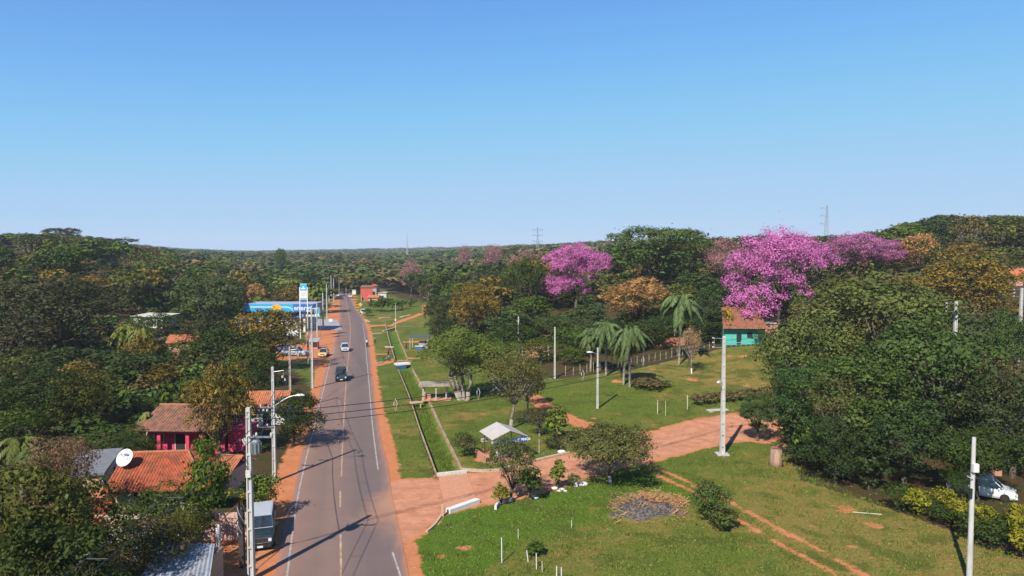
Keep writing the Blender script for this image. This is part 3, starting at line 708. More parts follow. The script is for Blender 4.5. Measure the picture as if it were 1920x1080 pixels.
KIND['dull'] = dict(KIND['airy'], mat=LEAF_DULL, flush=1.5, dens=.8, zb=.2, cr=.5); NAMES['dull'] = 'flowering_tree'
T('dull', 1352, 172, 446, 100, (.36, .19, .2), 'dusty pink sparse tree left of the great magenta tree', level=2)
T('dull', 925, 330, 458, 46, (.4, .2, .24), 'pale pink tree on the distant skyline right of centre', level=1)
T('dull', 870, 400, 460, 26, (.4, .2, .24), 'tiny pink tree on the skyline left of the paler one', level=1)
T('dull', 770, 300, 486, 50, (.4, .22, .24), 'pale pink tree deep in the wood right of the road', level=1)
T('dull', 985, 210, 468, 60, (.25, .15, .13), 'brownish pink tree behind the dark green dense tree', level=1)
T('mango', 1825, 118, 480, 195, (.085, .085, .022), 'large golden mango tree near the right edge', level=2, var=0)
T('mango', 1812, 150, 455, 112, (.085, .08, .022), 'golden mango tree behind the large one near right edge', level=1)
T('mangoorange', 1720, 165, 438, 66, (.08, .08, .03), 'bronze topped tree right of the paler magenta tree', level=1)
T('shrub', 1108, 150, 572, 52, VG, 'vivid green bush at the foot of the two tiered magenta tree', level=1)
T('tall', 955, 128, 583, 90, GG, 'bluish green tree behind the concrete pole by the walled yard', level=1)
T('broad', 1030, 132, 588, 110, (.055, .085, .03), 'green tree behind the brick wall', level=2)
T('broad', 1090, 128, 596, 95, (.05, .08, .028), 'green tree behind the left palm', level=1)
T('low', 1075, 112, 650, 66, MG, 'round green tree right of the pole near the brick wall', level=1)
T('broad', 1235, 124, 590, 85, (.04, .07, .03), 'dark green tree left of the tall lawn palm', level=1)
T('low', 1325, 126, 560, 95, (.04, .07, .03), 'dark green tree right of the tall lawn palm', level=2)
T('tall', 1310, 145, 512, 100, (.045, .075, .025), 'green tree beneath the dusty pink tree', level=1)
T('airy', 1298, 104, 615, 44, (.32, .24, .16), 'small leafless pale tree on the lawn beside the palm', level=1, lime=True)
T('low', 840, 168, 548, 100, (.045, .06, .022), 'dark leaning tree left of the golden olive mango', level=1)
T('low', 826, 150, 590, 62, (.04, .06, .022), 'dark tree at the edge of the far lawn', level=1)
T('shrub', 870, 66.5, 812, 62, (.075, .09, .035), 'grey green bush left of the welcome shelter', level=2)
T('airy', 1012, 74, 765, 70, (.08, .08, .04), 'small dark tree right of the welcome shelter', level=1)
T('cone', 1047, 72, 762, 46, LG, 'light green young tree beside the dirt path', level=1)
T('broad', 958, 54.2, 820, 96, (.09, .11, .045), 'small grey leaved tree with whitewashed trunk in front of the welcome shelter', level=2, lime=True)
KIND['flatlow'] = dict(KIND['broad'], zb=.34, n=34, dens=1.9, fill=.25, leafk=1.4, cr=.8, lr=(.2, .34)); NAMES['flatlow'] = 'spreading_tree'
T('flatlow', 1145, 58.5, 802, 175, (.09, .11, .04), 'wide low spreading tree beside the dirt road', level=2, lime=True)
T('cone', 995, 54.5, 868, 46, MG, 'small leafy sapling right of the whitewashed trunk', level=1)
T('cone', 1048, 57, 862, 34, LG, 'narrow upright sapling at the edge of the dirt road', level=1)
T('shrub', 1076, 57.5, 888, 26, MG, 'tiny round bush next to the narrow sapling', level=1)
T('cone', 938, 53.3, 905, 32, YG, 'yellow green sapling at the corner of the culvert', level=1)
T('shrub', 1330, 50, 905, 84, (.06, .10, .03), 'feathery green bush between the wheel tracks', level=2)
T('shrub', 1352, 48.5, 952, 66, (.06, .09, .025), 'low green bush in front of the feathery bush', level=1)
T('cone', 1006, 44.3, 1015, 40, MG, 'small staked sapling on the near lawn', level=1)
T('shrub', 1212, 96, 708, 70, (.13, .10, .055), 'dry brown vine covered bush right of the palms', level=1)
T('shrub', 1240, 97, 715, 50, (.08, .10, .035), 'green bush beside the dry brown one', level=1)
T('shrub', 1000, 88, 700, 0 + 50, BR, 'dry bush between the brown trees', level=1)
T('tall', 1422, 72, 742, 74, (.05, .095, .035), 'feathery upright green tree at the bend of dirt road', level=2)
# ---- near right group
T('broad', 1665, 84, 505, 290, (0.085, .112, .036), 'large light olive tree, highest of the group right of the teal house', level=2, var=0)
T('broad', 1505, 74, 590, 175, (.09, .118, .038), 'olive tree at left end of the big right hand group', level=2)
T('low', 1600, 63, 655, 230, (.048, .092, .024), 'dark glossy green tree in the middle of the right hand group', level=2)
T('low', 1510, 66, 680, 150, (.04, .08, .026), 'dark green tree above the brick pile', level=2)
T('low', 1793, 71, 622, 95, (.06, .10, .03), 'green tree in front of the white pole in the right hand trees', level=2)
T('low', 1900, 84, 578, 90, (.06, .10, .03), 'green tree below the pole top at the right edge', level=2)
T('airy', 1570, 61, 700, 110, (.12, .12, .06), 'grey olive sparse tree in the middle of the right hand group', level=2)
T('broad', 1755, 66, 590, 240, (.055, .095, .027), 'dark green tree left of the far right pole top', level=2)
T('airy', 1895, 64, 660, 150, (.13, .11, .06), 'brown twiggy tree at the right edge', level=2)
T('low', 1905, 60, 690, 190, (.045, .065, .03), 'dark tree behind the brown twiggy one at the right edge', level=2)
T('low', 1805, 53.5, 868, 62, DG, 'dark leafy bush right behind the grey pole hiding the car rear', level=2)
T('low', 1700, 57.5, 745, 180, (.036, .068, .023), 'dark green tree left of the white car', level=2)
T('low', 1570, 58.5, 780, 120, (.035, .06, .022), 'low dark tree in the shade over the dark hedge', level=2)
T('broad', 1860, 90, 585, 190, (.05, .08, .035), 'green tree under the large golden mango', level=2)
T('airy', 1780, 100, 560, 130, (.11, .10, .05), 'thin leaved tree beside the pole under the golden mango', level=1)
T('broad', 1590, 125, 512, 150, (.10, .10, .045), 'dry olive tree in front of the paler magenta tree', level=1)
T('airy', 1680, 130, 505, 120, (.15, .12, .06), 'brown dry tree left of the golden mango', level=1)
T('low', 1530, 110, 560, 110, (.11, .11, .045), 'straw coloured leafy tree right of teal house', level=1)
T('low', 308, 140, 584, 84, DG, 'dark tree half hiding the white house left of the petrol canopy', level=1)
T('low', 348, 112, 636, 90, MG, 'green tree half hiding the brick shed', level=1)
T('low', 262, 145, 590, 60, MG, 'small green tree at the left corner of the white house', level=1)
T('low', 960, 122, 606, 90, DG, 'dark bushy tree in front of the walled yard', level=1)
T('low', 1015, 116, 632, 70, OL, 'olive bush in front of the brick wall', level=1)
T('low', 1150, 119, 602, 110, DG, 'dark bushy tree behind the clustered palm', level=1)
T('low', 1212, 122, 598, 95, DG, 'dark bushy tree between the palms and the tall lawn palm', level=1)
T('low', 1338, 124, 590, 80, DG, 'dark bushy tree at the left wall of the teal house', level=1)
T('low', 1068, 118, 612, 90, MG, 'mid green bushy tree behind the white pole left of the palms', level=1)
T('low', 1268, 128, 588, 80, MG, 'mid green bushy tree directly behind the tall lawn palm', level=1)
T('tall', 1115, 136, 570, 80, GG, 'bluish green tree above the left end palm', level=1)
T('tall', 1000, 150, 555, 80, MG, 'mid green upright tree below the dark green dense tree', level=1)
T('low', 910, 116, 628, 70, MG, 'green tree at the end of the dark sheeted yard wall', level=1)
T('flatlow', 1838, 54.5, 806, 170, DG, 'dark spreading tree over the white car', level=2)
# hedge
hedge = [(1688, 958, 905, 55, DG), (1722, 968, 915, 50, YG), (1745, 955, 925, 44, DG), (1770, 962, 912, 34, YG), (1762, 985, 945, 42, DG), (1800, 985, 935, 54, YG), (1812, 1010, 955, 50, DG), (1846, 1008, 945, 56, YG), (1860, 1030, 975, 60, DG), (1888, 1028, 960, 52, DG), (1905, 1030, 940, 46, YG), (1918, 1050, 985, 60, YG)]
for i, (px, py, yt, w, c) in enumerate(hedge):
    g = G(px, py); c = (.19, .20, .02) if c is YG else c
    cn = 'yellow' if c[0] > .1 else 'dark green'; nth = sum(1 for h_ in hedge[:i] if (h_[4] is YG) == (hedge[i][4] is YG)) + 1
    od = ['first', 'second', 'third', 'fourth', 'fifth', 'sixth', 'seventh'][nth - 1]
    p = W(px, yt, g.y); tree('shrub', g.x, g.y, max(1.2, p.z + .1), w / F * g.y * 1.15, c, f'{cn} hedge bush below the white car, {od} {cn} one from the left', 'hedge bushes', level=1)
for i, (px, py, yt, w) in enumerate([(1560, 905, 835, 90), (1640, 925, 850, 90), (1500, 880, 838, 60)]):
    g = G(px, py); p = W(px, yt, g.y); tree('shrub', g.x, g.y + 1, max(1.2, p.z + .1), w / F * g.y, (.035, .055, .02), ['dark undergrowth bush below the middle of the right hand group', 'dark undergrowth bush left of the yellow hedge', 'dark bush beside the orange brick pile'][i], level=1)
# brown hedge along the lawn fence
for i in range(7):
    px = 1305 + i * 21; g = G(px, 760 - i * 2.2); p = W(px, 738 - i * 2, g.y)
    tree('shrub', g.x, g.y, max(1.0, p.z - g.z + .1), 30 / F * g.y, (.11, .085, .05), 'dry brown bush in the row along the lawn edge, ' + ['first', 'second', 'third', 'fourth', 'fifth', 'sixth', 'seventh'][i] + ' from the left', 'brown fence row bushes', level=0)
for i, (px, py, yt, w) in enumerate([(700, 583, 562, 30), (716, 585, 556, 34), (735, 583, 560, 30), (752, 580, 562, 26), (690, 592, 578, 22), (770, 575, 560, 24)]):
    g = G(px, py); p = W(px, yt, g.y); tree('shrub', g.x, g.y, max(1.2, p.z - g.z), w / F * g.y, MG, 'round green bush beyond the red path, ' + ['second', 'third', 'fourth', 'fifth', 'first', 'sixth'][i] + ' from the left', 'bushes beyond the red path', level=0)

# ---- palms
def palm_mesh(seed, n=46, L=.36, droop=1.15):
    rng = np.random.default_rng(seed); V = []; Fq = []; T_ = []
    for i in range(n):
        a = 2 * PI * i / n + rng.uniform(-.15, .15); el = rng.uniform(-.7, 1.35); ln = L * rng.uniform(.7, 1.15); dr_ = droop * rng.uniform(.45, 1.1)
        d = np.array([math.cos(a), math.sin(a), 0]); P = []
        for k in range(11):
            t = k / 10; r = ln * (t * math.cos(el) + .12 * math.sin(t * 3)); z = ln * (t * math.sin(el) - dr_ * t * t * (1.1 + max(el, 0) * .5)); P.append(d * r + [0, 0, z])
        P = np.array(P); side = np.array([-d[1], d[0], 0])
        for k in range(1, 40):
            t = k / 40 * 10; j = int(t); f = t - j; c = P[j] * (1 - f) + P[min(j + 1, 10)] * f; tl = .062 * math.sin(PI * (.12 + .85 * k / 40)) * (L / .34)
            fw = unit(P[min(j + 1, 10)] - P[j])
            for s_ in (-1, 1):
                e = c + (side * s_ * .75 + fw * .5 + [0, 0, -.75 + rng.uniform(-.2, .3)]) * tl; w_ = fw * .008
                b0 = len(V); V += [c - w_, c + w_, e + w_ * .5, e - w_ * .5]; Fq.append((b0, b0 + 1, b0 + 2, b0 + 3)); T_.append(rng.uniform())
    return npmesh('palm_crown', np.array(V) + [0, 0, 1.0], np.array(Fq), [LEAF], [('tint', 'FACE', np.array(T_)), ('flush', 'FACE', np.zeros(len(T_)))])
PALMS = [palm_mesh(1), palm_mesh(2, 46)]
def palm(px, d, ytop, wpx, base, label, col=(.085, .12, .04), v=0):
    p = W(px, ytop, d); g = onground(p.x, d); h = (p.z - g.z) * .9; s = wpx / F * d / .60
    t = thing('palm_tree', label, 'palm', g, px * .3)
    mb = MB(); mb.tube([(0, 0, -.1), (0, 0, .3), (.06, 0, h * .5), (0, .03, h)], [.24, .18, .16, .15], BARK_PALE, 8)
    sk_ = 3.0 if v else 1.3; mb.tube([(0, 0, h - sk_), (0, 0, h - sk_ * .4), (0, 0, h + .15)], [.2, .5 if v else .32, .15], mat('palm_skirt', (.22, .15, .08), .95), 8); mb.build('trunk', t, smooth=True)
    o = bpy.data.objects.new('crown', PALMS[v]); COL.objects.link(o); o.parent = t; o.scale = (s, s, s); o.location = (0, 0, h - s); o.color = (*col, 1)
palm(1275, 110, 545, 74, 690, 'tall palm with drooping grey green fronds alone on the lawn', (.10, .14, .05))
palm(1137, 104, 600, 62, 700, 'palm with slim pale trunk left of the clustered palm')
palm(1182, 97, 606, 70, 728, 'thick clustered palm in the middle of the lawn palms', v=1)
palm(1170, 98.5, 625, 56, 728, 'short palm against the left side of the clustered palm', (.09, .11, .03))
palm(1108, 107, 612, 50, 700, 'palm at the left end of the lawn palms', v=1)
palm(38, 52, 812, 92, 900, 'low yellow green palm at the left edge', (.09, .11, .025))
palm(62, 50, 832, 70, 900, 'small palm in front of the low palm at the left edge', (.08, .10, .025), 1)
palm(235, 118, 606, 50, 650, 'pair palm with yellow green fronds in the left wood', (.14, .16, .03))
palm(262, 116, 612, 44, 650, 'palm with yellow green fronds right of the pair palm', (.14, .16, .03), 1)
palm(275, 69, 768, 24, 800, 'small yellow palm at the left corner of the magenta house roof', (.2, .2, .04))

# ---- the wooded slopes: every tree its own object up to the far ridge
PROT = [(150, 850, 450, 1080, 60), (275, 760, 450, 850, 70), (455, 735, 535, 760, 84), (315, 622, 380, 645, 125), (258, 572, 335, 612, 165), (455, 562, 612, 604, 190), (560, 528, 580, 600, 190), (500, 640, 640, 700, 125), (600, 500, 640, 600, 330), (640, 520, 740, 600, 330), (740, 560, 800, 625, 210), (1355, 572, 1436, 650, 122), (930, 600, 1040, 690, 120), (1010, 455, 1150, 575, 162), (1365, 428, 1600, 600, 135), (1150, 425, 1310, 520, 175), (1300, 445, 1400, 520, 170), (1555, 436, 1690, 510, 172), (840, 528, 950, 615, 140), (1125, 520, 1256, 602, 138), (1735, 455, 1920, 600, 116), (1895, 498, 1920, 540, 165), (940, 480, 1035, 575, 160), (0, 516, 232, 640, 116), (325, 512, 455, 600, 148), (1050, 590, 1330, 700, 125), (1690, 436, 1755, 475, 160), (745, 484, 795, 505, 295)]
def fill_trees():
    rng = random.Random(5); kinds = [('broad', DG), ('low', DG), ('broad', MG), ('tall', MG), ('broad', BG), ('broad', OL), ('low', OL), ('broad', (.065, .095, .022)), ('airy', BR), ('mango', (.07, .085, .022)), ('mango', (.06, .08, .022)), ('broad', (.075, .10, .028)), ('umbrella', (.055, .07, .032)), ('low', (.05, .07, .028)), ('broad', (.045, .065, .024)), ('airy', (.09, .09, .045))]
    CN = {0: 'dark green', 1: 'dark green', 2: 'mid green', 3: 'mid green', 4: 'bluish green', 5: 'olive', 6: 'olive', 7: 'grass green', 8: 'brown', 9: 'golden', 10: 'golden', 11: 'fresh green', 12: 'grey green', 13: 'deep green', 14: 'deep green', 15: 'dull olive'}
    pts = []; out = []
    tries = 0
    while len(out) < 250 and tries < 60000:
        tries += 1
        d = 72 + (315 - 72) * rng.random() ** .75; u = rng.uniform(-.84, .84)
        x = u * d; px, py = proj(x, d, H(x, d))
        if bool(pip(np.array([px]), np.array([py]), CLEAR)[0]): continue
        if px < 470 and d < 88: continue
        if px > 800 and px < 1450 and d < 108: continue
        if 470 <= px <= 640 and d < 215 and px > 545: continue
        big = rng.random(); h = rng.uniform(7.5, 11.5) if big < .75 else rng.uniform(11, 13.5)
        if d < 110: h *= .8
        rad = h * rng.uniform(.42, .6)
        mind = 4.2 + d * .011
        if any((x - a) ** 2 + (d - b) ** 2 < max(mind, (rad + c) * .50) ** 2 for a, b, c in pts[-0:] + PLACED): continue
        rp = rad / d * F; _, yt = proj(x, d, H(x, d) + h)
        bad = False
        for (a, b, c, e, dd) in PROT:
            if d < dd and px + rp * .8 > a and px - rp * .8 < c and yt < e and py - 0 > b: bad = True; break
        if bad: continue
        sky_lim = np.interp(px, [0, 100, 170, 230, 330, 450, 640, 760, 870, 1000, 1140, 1300, 1440, 1600, 1680, 1750, 1920], [438, 436, 443, 456, 467, 472, 468, 463, 459, 456, 444, 444, 438, 440, 424, 400, 404])
        if yt < sky_lim:
            h2 = W(px, sky_lim + rng.uniform(0, 3), d).z - H(x, d)
            if h2 < 5: continue
            h = h2
        pts.append((x, d, rad)); out.append((x, d, h, rad * 2, px, rng.randrange(len(kinds))))
        PLACED.append((x, d, rad))
    lm = [(130, 'at the left edge'), (300, 'left of the white house gable'), (450, 'left of the petrol canopy'), (640, 'above the petrol station'), (760, 'behind the red walled shop'), (860, 'behind the far red path'), (1010, 'around the golden olive mango'), (1150, 'around the two tiered magenta tree'), (1310, 'around the tall domed tree'), (1450, 'behind the teal house'), (1700, 'behind the great magenta tree'), (9999, 'on the right hand hill')]
    rows = [(120, 'nearest'), (170, 'middle row'), (230, 'upper row'), (999, 'skyline row')]
    cnt = {}
    out.sort(key=lambda t: t[4]); labs = []
    for o in out:
        a = next(t for l, t in lm if o[4] < l); b = next(t for l, t in rows if o[1] < l)
        key = (CN[o[5]], kinds[o[5]][0], b, a); cnt.setdefault(key, []).append(o)
    kn = dict(broad='rounded', low='bushy', tall='upright', airy='sparse', mango='mango', mangoorange='mango', umbrella='flat topped')
    od = ['leftmost', 'second', 'third', 'fourth', 'fifth', 'sixth', 'seventh', 'eighth', 'ninth', 'tenth']
    for key, L in cnt.items():
        for i, o in enumerate(L):
            lab = f'{key[0]} {kn[key[1]]} tree, {key[2]}, {key[3]}' + ('' if len(L) == 1 else f', {od[min(i, 9)]} of {len(L)} alike')
            k, c = kinds[o[5]]; v = TRNG.uniform(.85, 1.2)
            far = o[1] > 150
            tree(k, o[0], o[1], o[2], o[3], tuple(q * v for q in c), lab, 'trees of the wooded slopes', level=0 if far else 1, one=far)
fill_trees()

# ---- far wood as one mass
def colleafmat():
    m = bpy.data.materials.new('far_foliage'); t, b, o = nodes(m); N = t.nodes.new; L = t.links.new
    a = N("ShaderNodeAttribute"); a.attribute_name = 'col'; L(a.outputs['Color'], b.inputs['Base Color'])
    b.inputs['Roughness'].default_value = .8; b.inputs['Specular IOR Level'].default_value = .1; return m
def far_wood():
    rng = np.random.default_rng(21); base = []
    for k in range(5):
        lob = make_lobes(rng, 9, .5, .1, 1.0, (.3, .5), 'dome'); V, Fq, T_, _ = make_crown(rng, lob, 420, .07, up=.45, clump=10, spread=.5, fill=.05); base.append((V, T_))
    cols = np.array([DG, MG, BG, OL, BR, (.09, .11, .03), (.07, .085, .035), (.055, .07, .025), (.16, .12, .07), (.05, .06, .02), (.07, .10, .025), DG])
    V = []; C = []; pts = []
    y = 222.0
    while y < 3600:
        s = 8.0 + y * .019; n = int(1.8 * y / s)
        for i in range(n):
            x = (-.9 + 1.8 * (i + rng.uniform(-.4, .4)) / n) * y; yy = y + rng.uniform(-.5, .5) * s
            px, py = proj(x, yy, H(x, yy))
            if bool(pip(np.array([px]), np.array([py]), CLEAR)[0]) and yy < 330: continue
            if yy < 330 and (635 - 26 < px < 665 + 80): continue
            if any((x - a) ** 2 + (yy - b) ** 2 < (c + s * .32) ** 2 for a, b, c in PLACED if abs(b - yy) < 14 and abs(a - x) < 14): continue
            h = rng.uniform(7.5, 14.5) * (1 if yy < 500 else 1 + (yy - 500) / 3000)
            lim = float(np.interp(px, [0, 60, 100, 170, 230, 330, 450, 640, 760, 870, 1000, 1140, 1300, 1440, 1600, 1680, 1750, 1830, 1920], [438, 436, 434, 442, 455, 466, 471, 468, 463, 459, 456, 443, 444, 438, 440, 421, 400, 407, 405])) + rng.exponential(3.6) - 2.2 - (3.0 * max(0, math.sin(px * .11) * math.sin(px * .047 + 1)) if yy < 700 else 0)
            zt = W(px, lim, yy).z - H(x, yy)
            if h > zt: h = zt
            if h < 4: continue
            bv, bt = base[rng.integers(5)]; a = rng.uniform(0, 6.28); ca, sa = math.cos(a), math.sin(a); w = s * rng.uniform(1.1, 2.0)
            v = bv.copy() * [w, w, h]; v = np.stack([v[:, 0] * ca - v[:, 1] * sa + x, v[:, 0] * sa + v[:, 1] * ca + yy, v[:, 2] + H(x, yy) - .5], 1)
            if yy > 900: v = v.reshape(-1, 4, 3)[::2].reshape(-1, 3); bt2 = bt[::2]
            else: bt2 = bt
            c = cols[rng.integers(len(cols))] * rng.uniform(.8, 1.2)
            if rng.random() < .012: c = np.array((.33, .19, .2))
            V.append(v); C.append(c[None] * (.78 + .44 * bt2[:, None]))
        y += s * .95
    V = np.concatenate(V); C = np.concatenate(C); n = len(V) // 4
    me = npmesh('distant_wood', V, np.arange(4 * n).reshape(n, 4), [colleafmat()])
    at = me.attributes.new('col', 'FLOAT_COLOR', 'FACE'); at.data.foreach_set('color', np.column_stack([C * [.98, .92, .68], np.ones(n)]).astype(np.float32).ravel())
    o = bpy.data.objects.new('distant_wood', me); COL.objects.link(o); tag(o, 'distant wood covering the far slopes to the horizon', 'wood', kind='stuff')
    print('far quads', n)
far_wood()
def undergrowth():
    rng = np.random.default_rng(8); base = []
    for k in range(5):
        lob = make_lobes(rng, 7, .5, .02, 1.0, (.35, .55), 'dome'); V, Fq, T_, _ = make_crown(rng, lob, 330, .062, up=.4, clump=9, spread=.5, fill=.1); base.append((V, T_))
    cols = np.array([DG, MG, DG, (.05, .065, .025), (.04, .06, .022), BR, (.06, .08, .025), (.10, .085, .045), BG]); V = []; C = []
    d = 56.0
    while d < 250:
        s = 2.9 + d * .012; n = int(1.76 * d / s)
        for i in range(n):
            x = (-.88 + 1.76 * (i + rng.uniform(-.5, .5)) / n) * d; yy = d + rng.uniform(-.5, .5) * s; z = H(x, yy); px, py = proj(x, yy, z)
            if bool(pip(np.array([px]), np.array([py]), CLEAR)[0]) or px > 1440 and yy < 62: continue
            if px < 470 and yy < 72: continue
            if 800 < px < 1450 and yy < 112: continue
            h = rng.uniform(2.2, 5.2); w = s * rng.uniform(1.0, 1.5); rp = w * .45 / yy * F; _, yt = proj(x, yy, z + h)
            if any(yy < q[4] and px + rp > q[0] and px - rp < q[2] and yt < q[3] and py > q[1] for q in PROT): continue
            if x > np.interp(yy, QL[:, 1], QL[:, 0]) - 4.5 - w * .5 - (4 if 90 < yy < 240 else 0) and px < 700: continue
            bv, bt = base[rng.integers(5)]; a = rng.uniform(0, 6.28); ca, sa = math.cos(a), math.sin(a); v = bv * [w, w, h]
            V.append(np.stack([v[:, 0] * ca - v[:, 1] * sa + x, v[:, 0] * sa + v[:, 1] * ca + yy, v[:, 2] + z - .3], 1))
            C.append((cols[rng.integers(len(cols))] * rng.uniform(.75, 1.25))[None] * (.6 + .8 * bt[:, None]))
        d += s * .95
    V = np.concatenate(V); C = np.concatenate(C); n = len(V) // 4
    me = npmesh('undergrowth', V, np.arange(4 * n).reshape(n, 4), [bpy.data.materials['far_foliage']])
    at = me.attributes.new('col', 'FLOAT_COLOR', 'FACE'); at.data.foreach_set('color', np.column_stack([C * [.98, .92, .68], np.ones(n)]).astype(np.float32).ravel())
    o = bpy.data.objects.new('undergrowth', me); COL.objects.link(o); tag(o, 'dense green undergrowth beneath the trees of the wooded slopes', 'undergrowth', kind='stuff'); print('under quads', n)
undergrowth()
# ---- grass blades on the near lawns
def grass():
    rng = np.random.default_rng(4); lawns = [gp((765, 1140), (800, 1000), (880, 962), (1100, 902), (1350, 838), (1440, 838), (1520, 890), (1700, 965), (1960, 1060), (2050, 1200)), gp((725, 710), (750, 690), (815, 892), (740, 895)), gp((770, 690), (860, 690), (1040, 715), (1430, 650), (1430, 765), (1250, 790), (1100, 835), (870, 884))]
    P = []
    for poly, n in zip(lawns, (90000, 16000, 45000)):
        a = np.array(poly); p = rng.uniform(a.min(0), a.max(0), (n * 2, 2)); p = p[pip(p[:, 0], p[:, 1], poly)][:n]
        keep = (sdf(p[:, 0], p[:, 1], side_road) < -.2)
        for PP, w in paths + tracks: keep &= seg_dist(p[:, 0], p[:, 1], PP) > w + .05
        keep &= seg_dist(p[:, 0], p[:, 1], [tuple(q) for q in QR]) > 1.1
        P.append(p[keep])
    P = np.concatenate(P); n = len(P); z = H(P[:, 0], P[:, 1])
    nz = np.sin(P[:, 0] * 1.1) * np.sin(P[:, 1] * .9 + 1) + rng.normal(0, .6, n); hh = np.clip(.06 + .03 * nz, .025, .15)
    a = rng.uniform(0, 2 * PI, n); w = rng.uniform(.02, .06, n); d = np.stack([np.cos(a), np.sin(a), 0 * a], 1) * w[:, None]
    # taller weeds in clumps, thicker where the lawn is lush
    nc = 1500; a0 = np.concatenate([P[rng.integers(0, n, nc)], (lambda q: q)(np.array([[x_, y_] for (x0, y0), (x1, y1) in zip(DITCH[:3], DITCH[1:4]) for x_, y_ in zip(np.linspace(x0, x1, 260) + rng.normal(0, .45, 260), np.linspace(y0, y1, 260))]))])
    P2 = (a0[:, None, :] + rng.normal(0, .16, (len(a0), 12, 2))).reshape(-1, 2); h2 = np.repeat(rng.uniform(.08, .24, len(a0)), 12) * rng.uniform(.6, 1.2, len(P2))
    P = np.concatenate([P, P2]); hh = np.concatenate([hh, h2]); n = len(P); z = H(P[:, 0], P[:, 1]); a = rng.uniform(0, 2 * PI, n); w = rng.uniform(.02, .06, n); d = np.stack([np.cos(a), np.sin(a), 0 * a], 1) * w[:, None]
    b = np.column_stack([P, z - .01]); tip = b + np.column_stack([rng.normal(0, .05, n), rng.normal(0, .05, n), hh])
    V = np.stack([b - d, b + d, tip], 1).reshape(-1, 3)
    me = npmesh('grass', V, np.arange(3 * n).reshape(n, 3), [LEAF], [('tint', 'FACE', rng.uniform(0, 1, n)), ('flush', 'FACE', np.zeros(n))])
    o = bpy.data.objects.new('grass', me); COL.objects.link(o); o.color = (.12, .15, .026, 1); tag(o, 'short green and straw grass on the lawns', 'grass', kind='stuff')
grass()

# ================================================================== THINGS
# ---- concrete posts and their fittings
def pole(px, base, top, label, r=(.19, .12), m=None, kind='concrete', arms=(), lamp=None, group='power poles', rot=0, extra=None, steps=True, loc=None, h=None, name='power_pole'):
    m = m or POLE; r = (r[0] * .78, r[1] * .78)
    if loc is None:
        g = G(px, base); p = W(px, top, g.y); h = p.z - g.z
    else: g = Vector(loc)
    t = thing(name, label, 'pole', g, rot, group)
    mb = MB(); k = 9
    if kind == 'round': mb.tube([(0, 0, -.3), (0, 0, h)], [r[0], r[1]], m, 10)
    else:
        # tapering H-section post: two flanges and a recessed web, tied by cross ribs
        a, b = r; 
        for s_ in (-1, 1):
            mb.loft([[(s_ * a, -a * .95, -.3), (s_ * a, a * .95, -.3), (s_ * a * .55, a * .95, -.3), (s_ * a * .55, -a * .95, -.3)], [(s_ * b, -b * .95, h), (s_ * b, b * .95, h), (s_ * b * .55, b * .95, h), (s_ * b * .55, -b * .95, h)]], m)
        mb.loft([[(-a * .54, -a * .4, -.3), (a * .54, -a * .4, -.3), (a * .54, a * .4, -.3), (-a * .54, a * .4, -.3)], [(-b * .54, -b * .4, h - .05), (b * .54, -b * .4, h - .05), (b * .54, b * .4, h - .05), (-b * .54, b * .4, h - .05)]], m)
        n = int(h / 1.15)
        for i in range(n):
            z = .9 + i * 1.15
            if z > h - .3: break
            w = a + (b - a) * z / h
            mb.box((0, 0, z), (w * 1.07, w * 1.8, .14), m)
        mb.box((0, 0, h - .12), (b * 1.96, b * 1.86, .26), m)
    mb.build('shaft', t)
    for (z, ln, side) in arms:                       # crossarm with pin insulators
        mb = MB(); mb.box((side * ln / 2, -r[1] - .05, z), (ln, .09, .10), STEEL); arm = mb.build('crossarm', t)
        for q in (.35, .95):
            ib = MB(); x = side * ln * q
            for j in range(3): ib.tube([(x, -r[1] - .05, z + .06 + j * .07), (x, -r[1] - .05, z + .12 + j * .07)], [.075, .05], WHITED, 8)
            ib.build('insulator', arm)
    if lamp:
        z, dx, dy, up = lamp; pts = [(0, 0, z)] + [(dx * k / 6, dy * k / 6, z + up * math.sin(PI / 2 * k / 6)) for k in range(1, 7)]
        MB().tube(pts, .035, STEEL, 6).build('lamp_arm', t)
        e = pts[-1]; L = math.hypot(dx, dy); ux, uy = dx / L, dy / L; lb = MB()
        lb.loft([[(e[0] + ux * s_ + -uy * w_, e[1] + uy * s_ + ux * w_, e[2] + zz) for w_, zz in ((-ww, -.02), (ww, -.02), (ww * .7, hh), (-ww * .7, hh))] for s_, ww, hh in ((-.1, .05, .06), (.1, .12, .12), (.45, .14, .12), (.65, .06, .05))], WHITE)
        lh = lb.build('lamp_head', t); MB().box((e[0] + ux * .28, e[1] + uy * .28, e[2] - .035), (.36 if abs(ux) > .7 else .2, .2 if abs(ux) > .7 else .36, .03), LAMPG).build('lens', lh)
    if extra: extra(t, h, r)
    return t, g, h
def hoop(z, n=2):
    """the side bracket that spaces the cables: an arm with an upright and hanging insulators"""
    def f(t, h, r, z=z):
        mb = MB(); zz = h - z
        mb.tube([(0, 0, zz), (-.95, 0, zz), (-.95, 0, zz - .9), (0, 0, zz - .9)], .035, STEEL, 6); b = mb.build('bracket', t)
        for q in (0, .45, .9): MB().tube([(-.95, 0, zz - q + .05), (-1.15, 0, zz - q + .05)], [.05, .08], WHITED, 8).build('insulator', b)
    return f
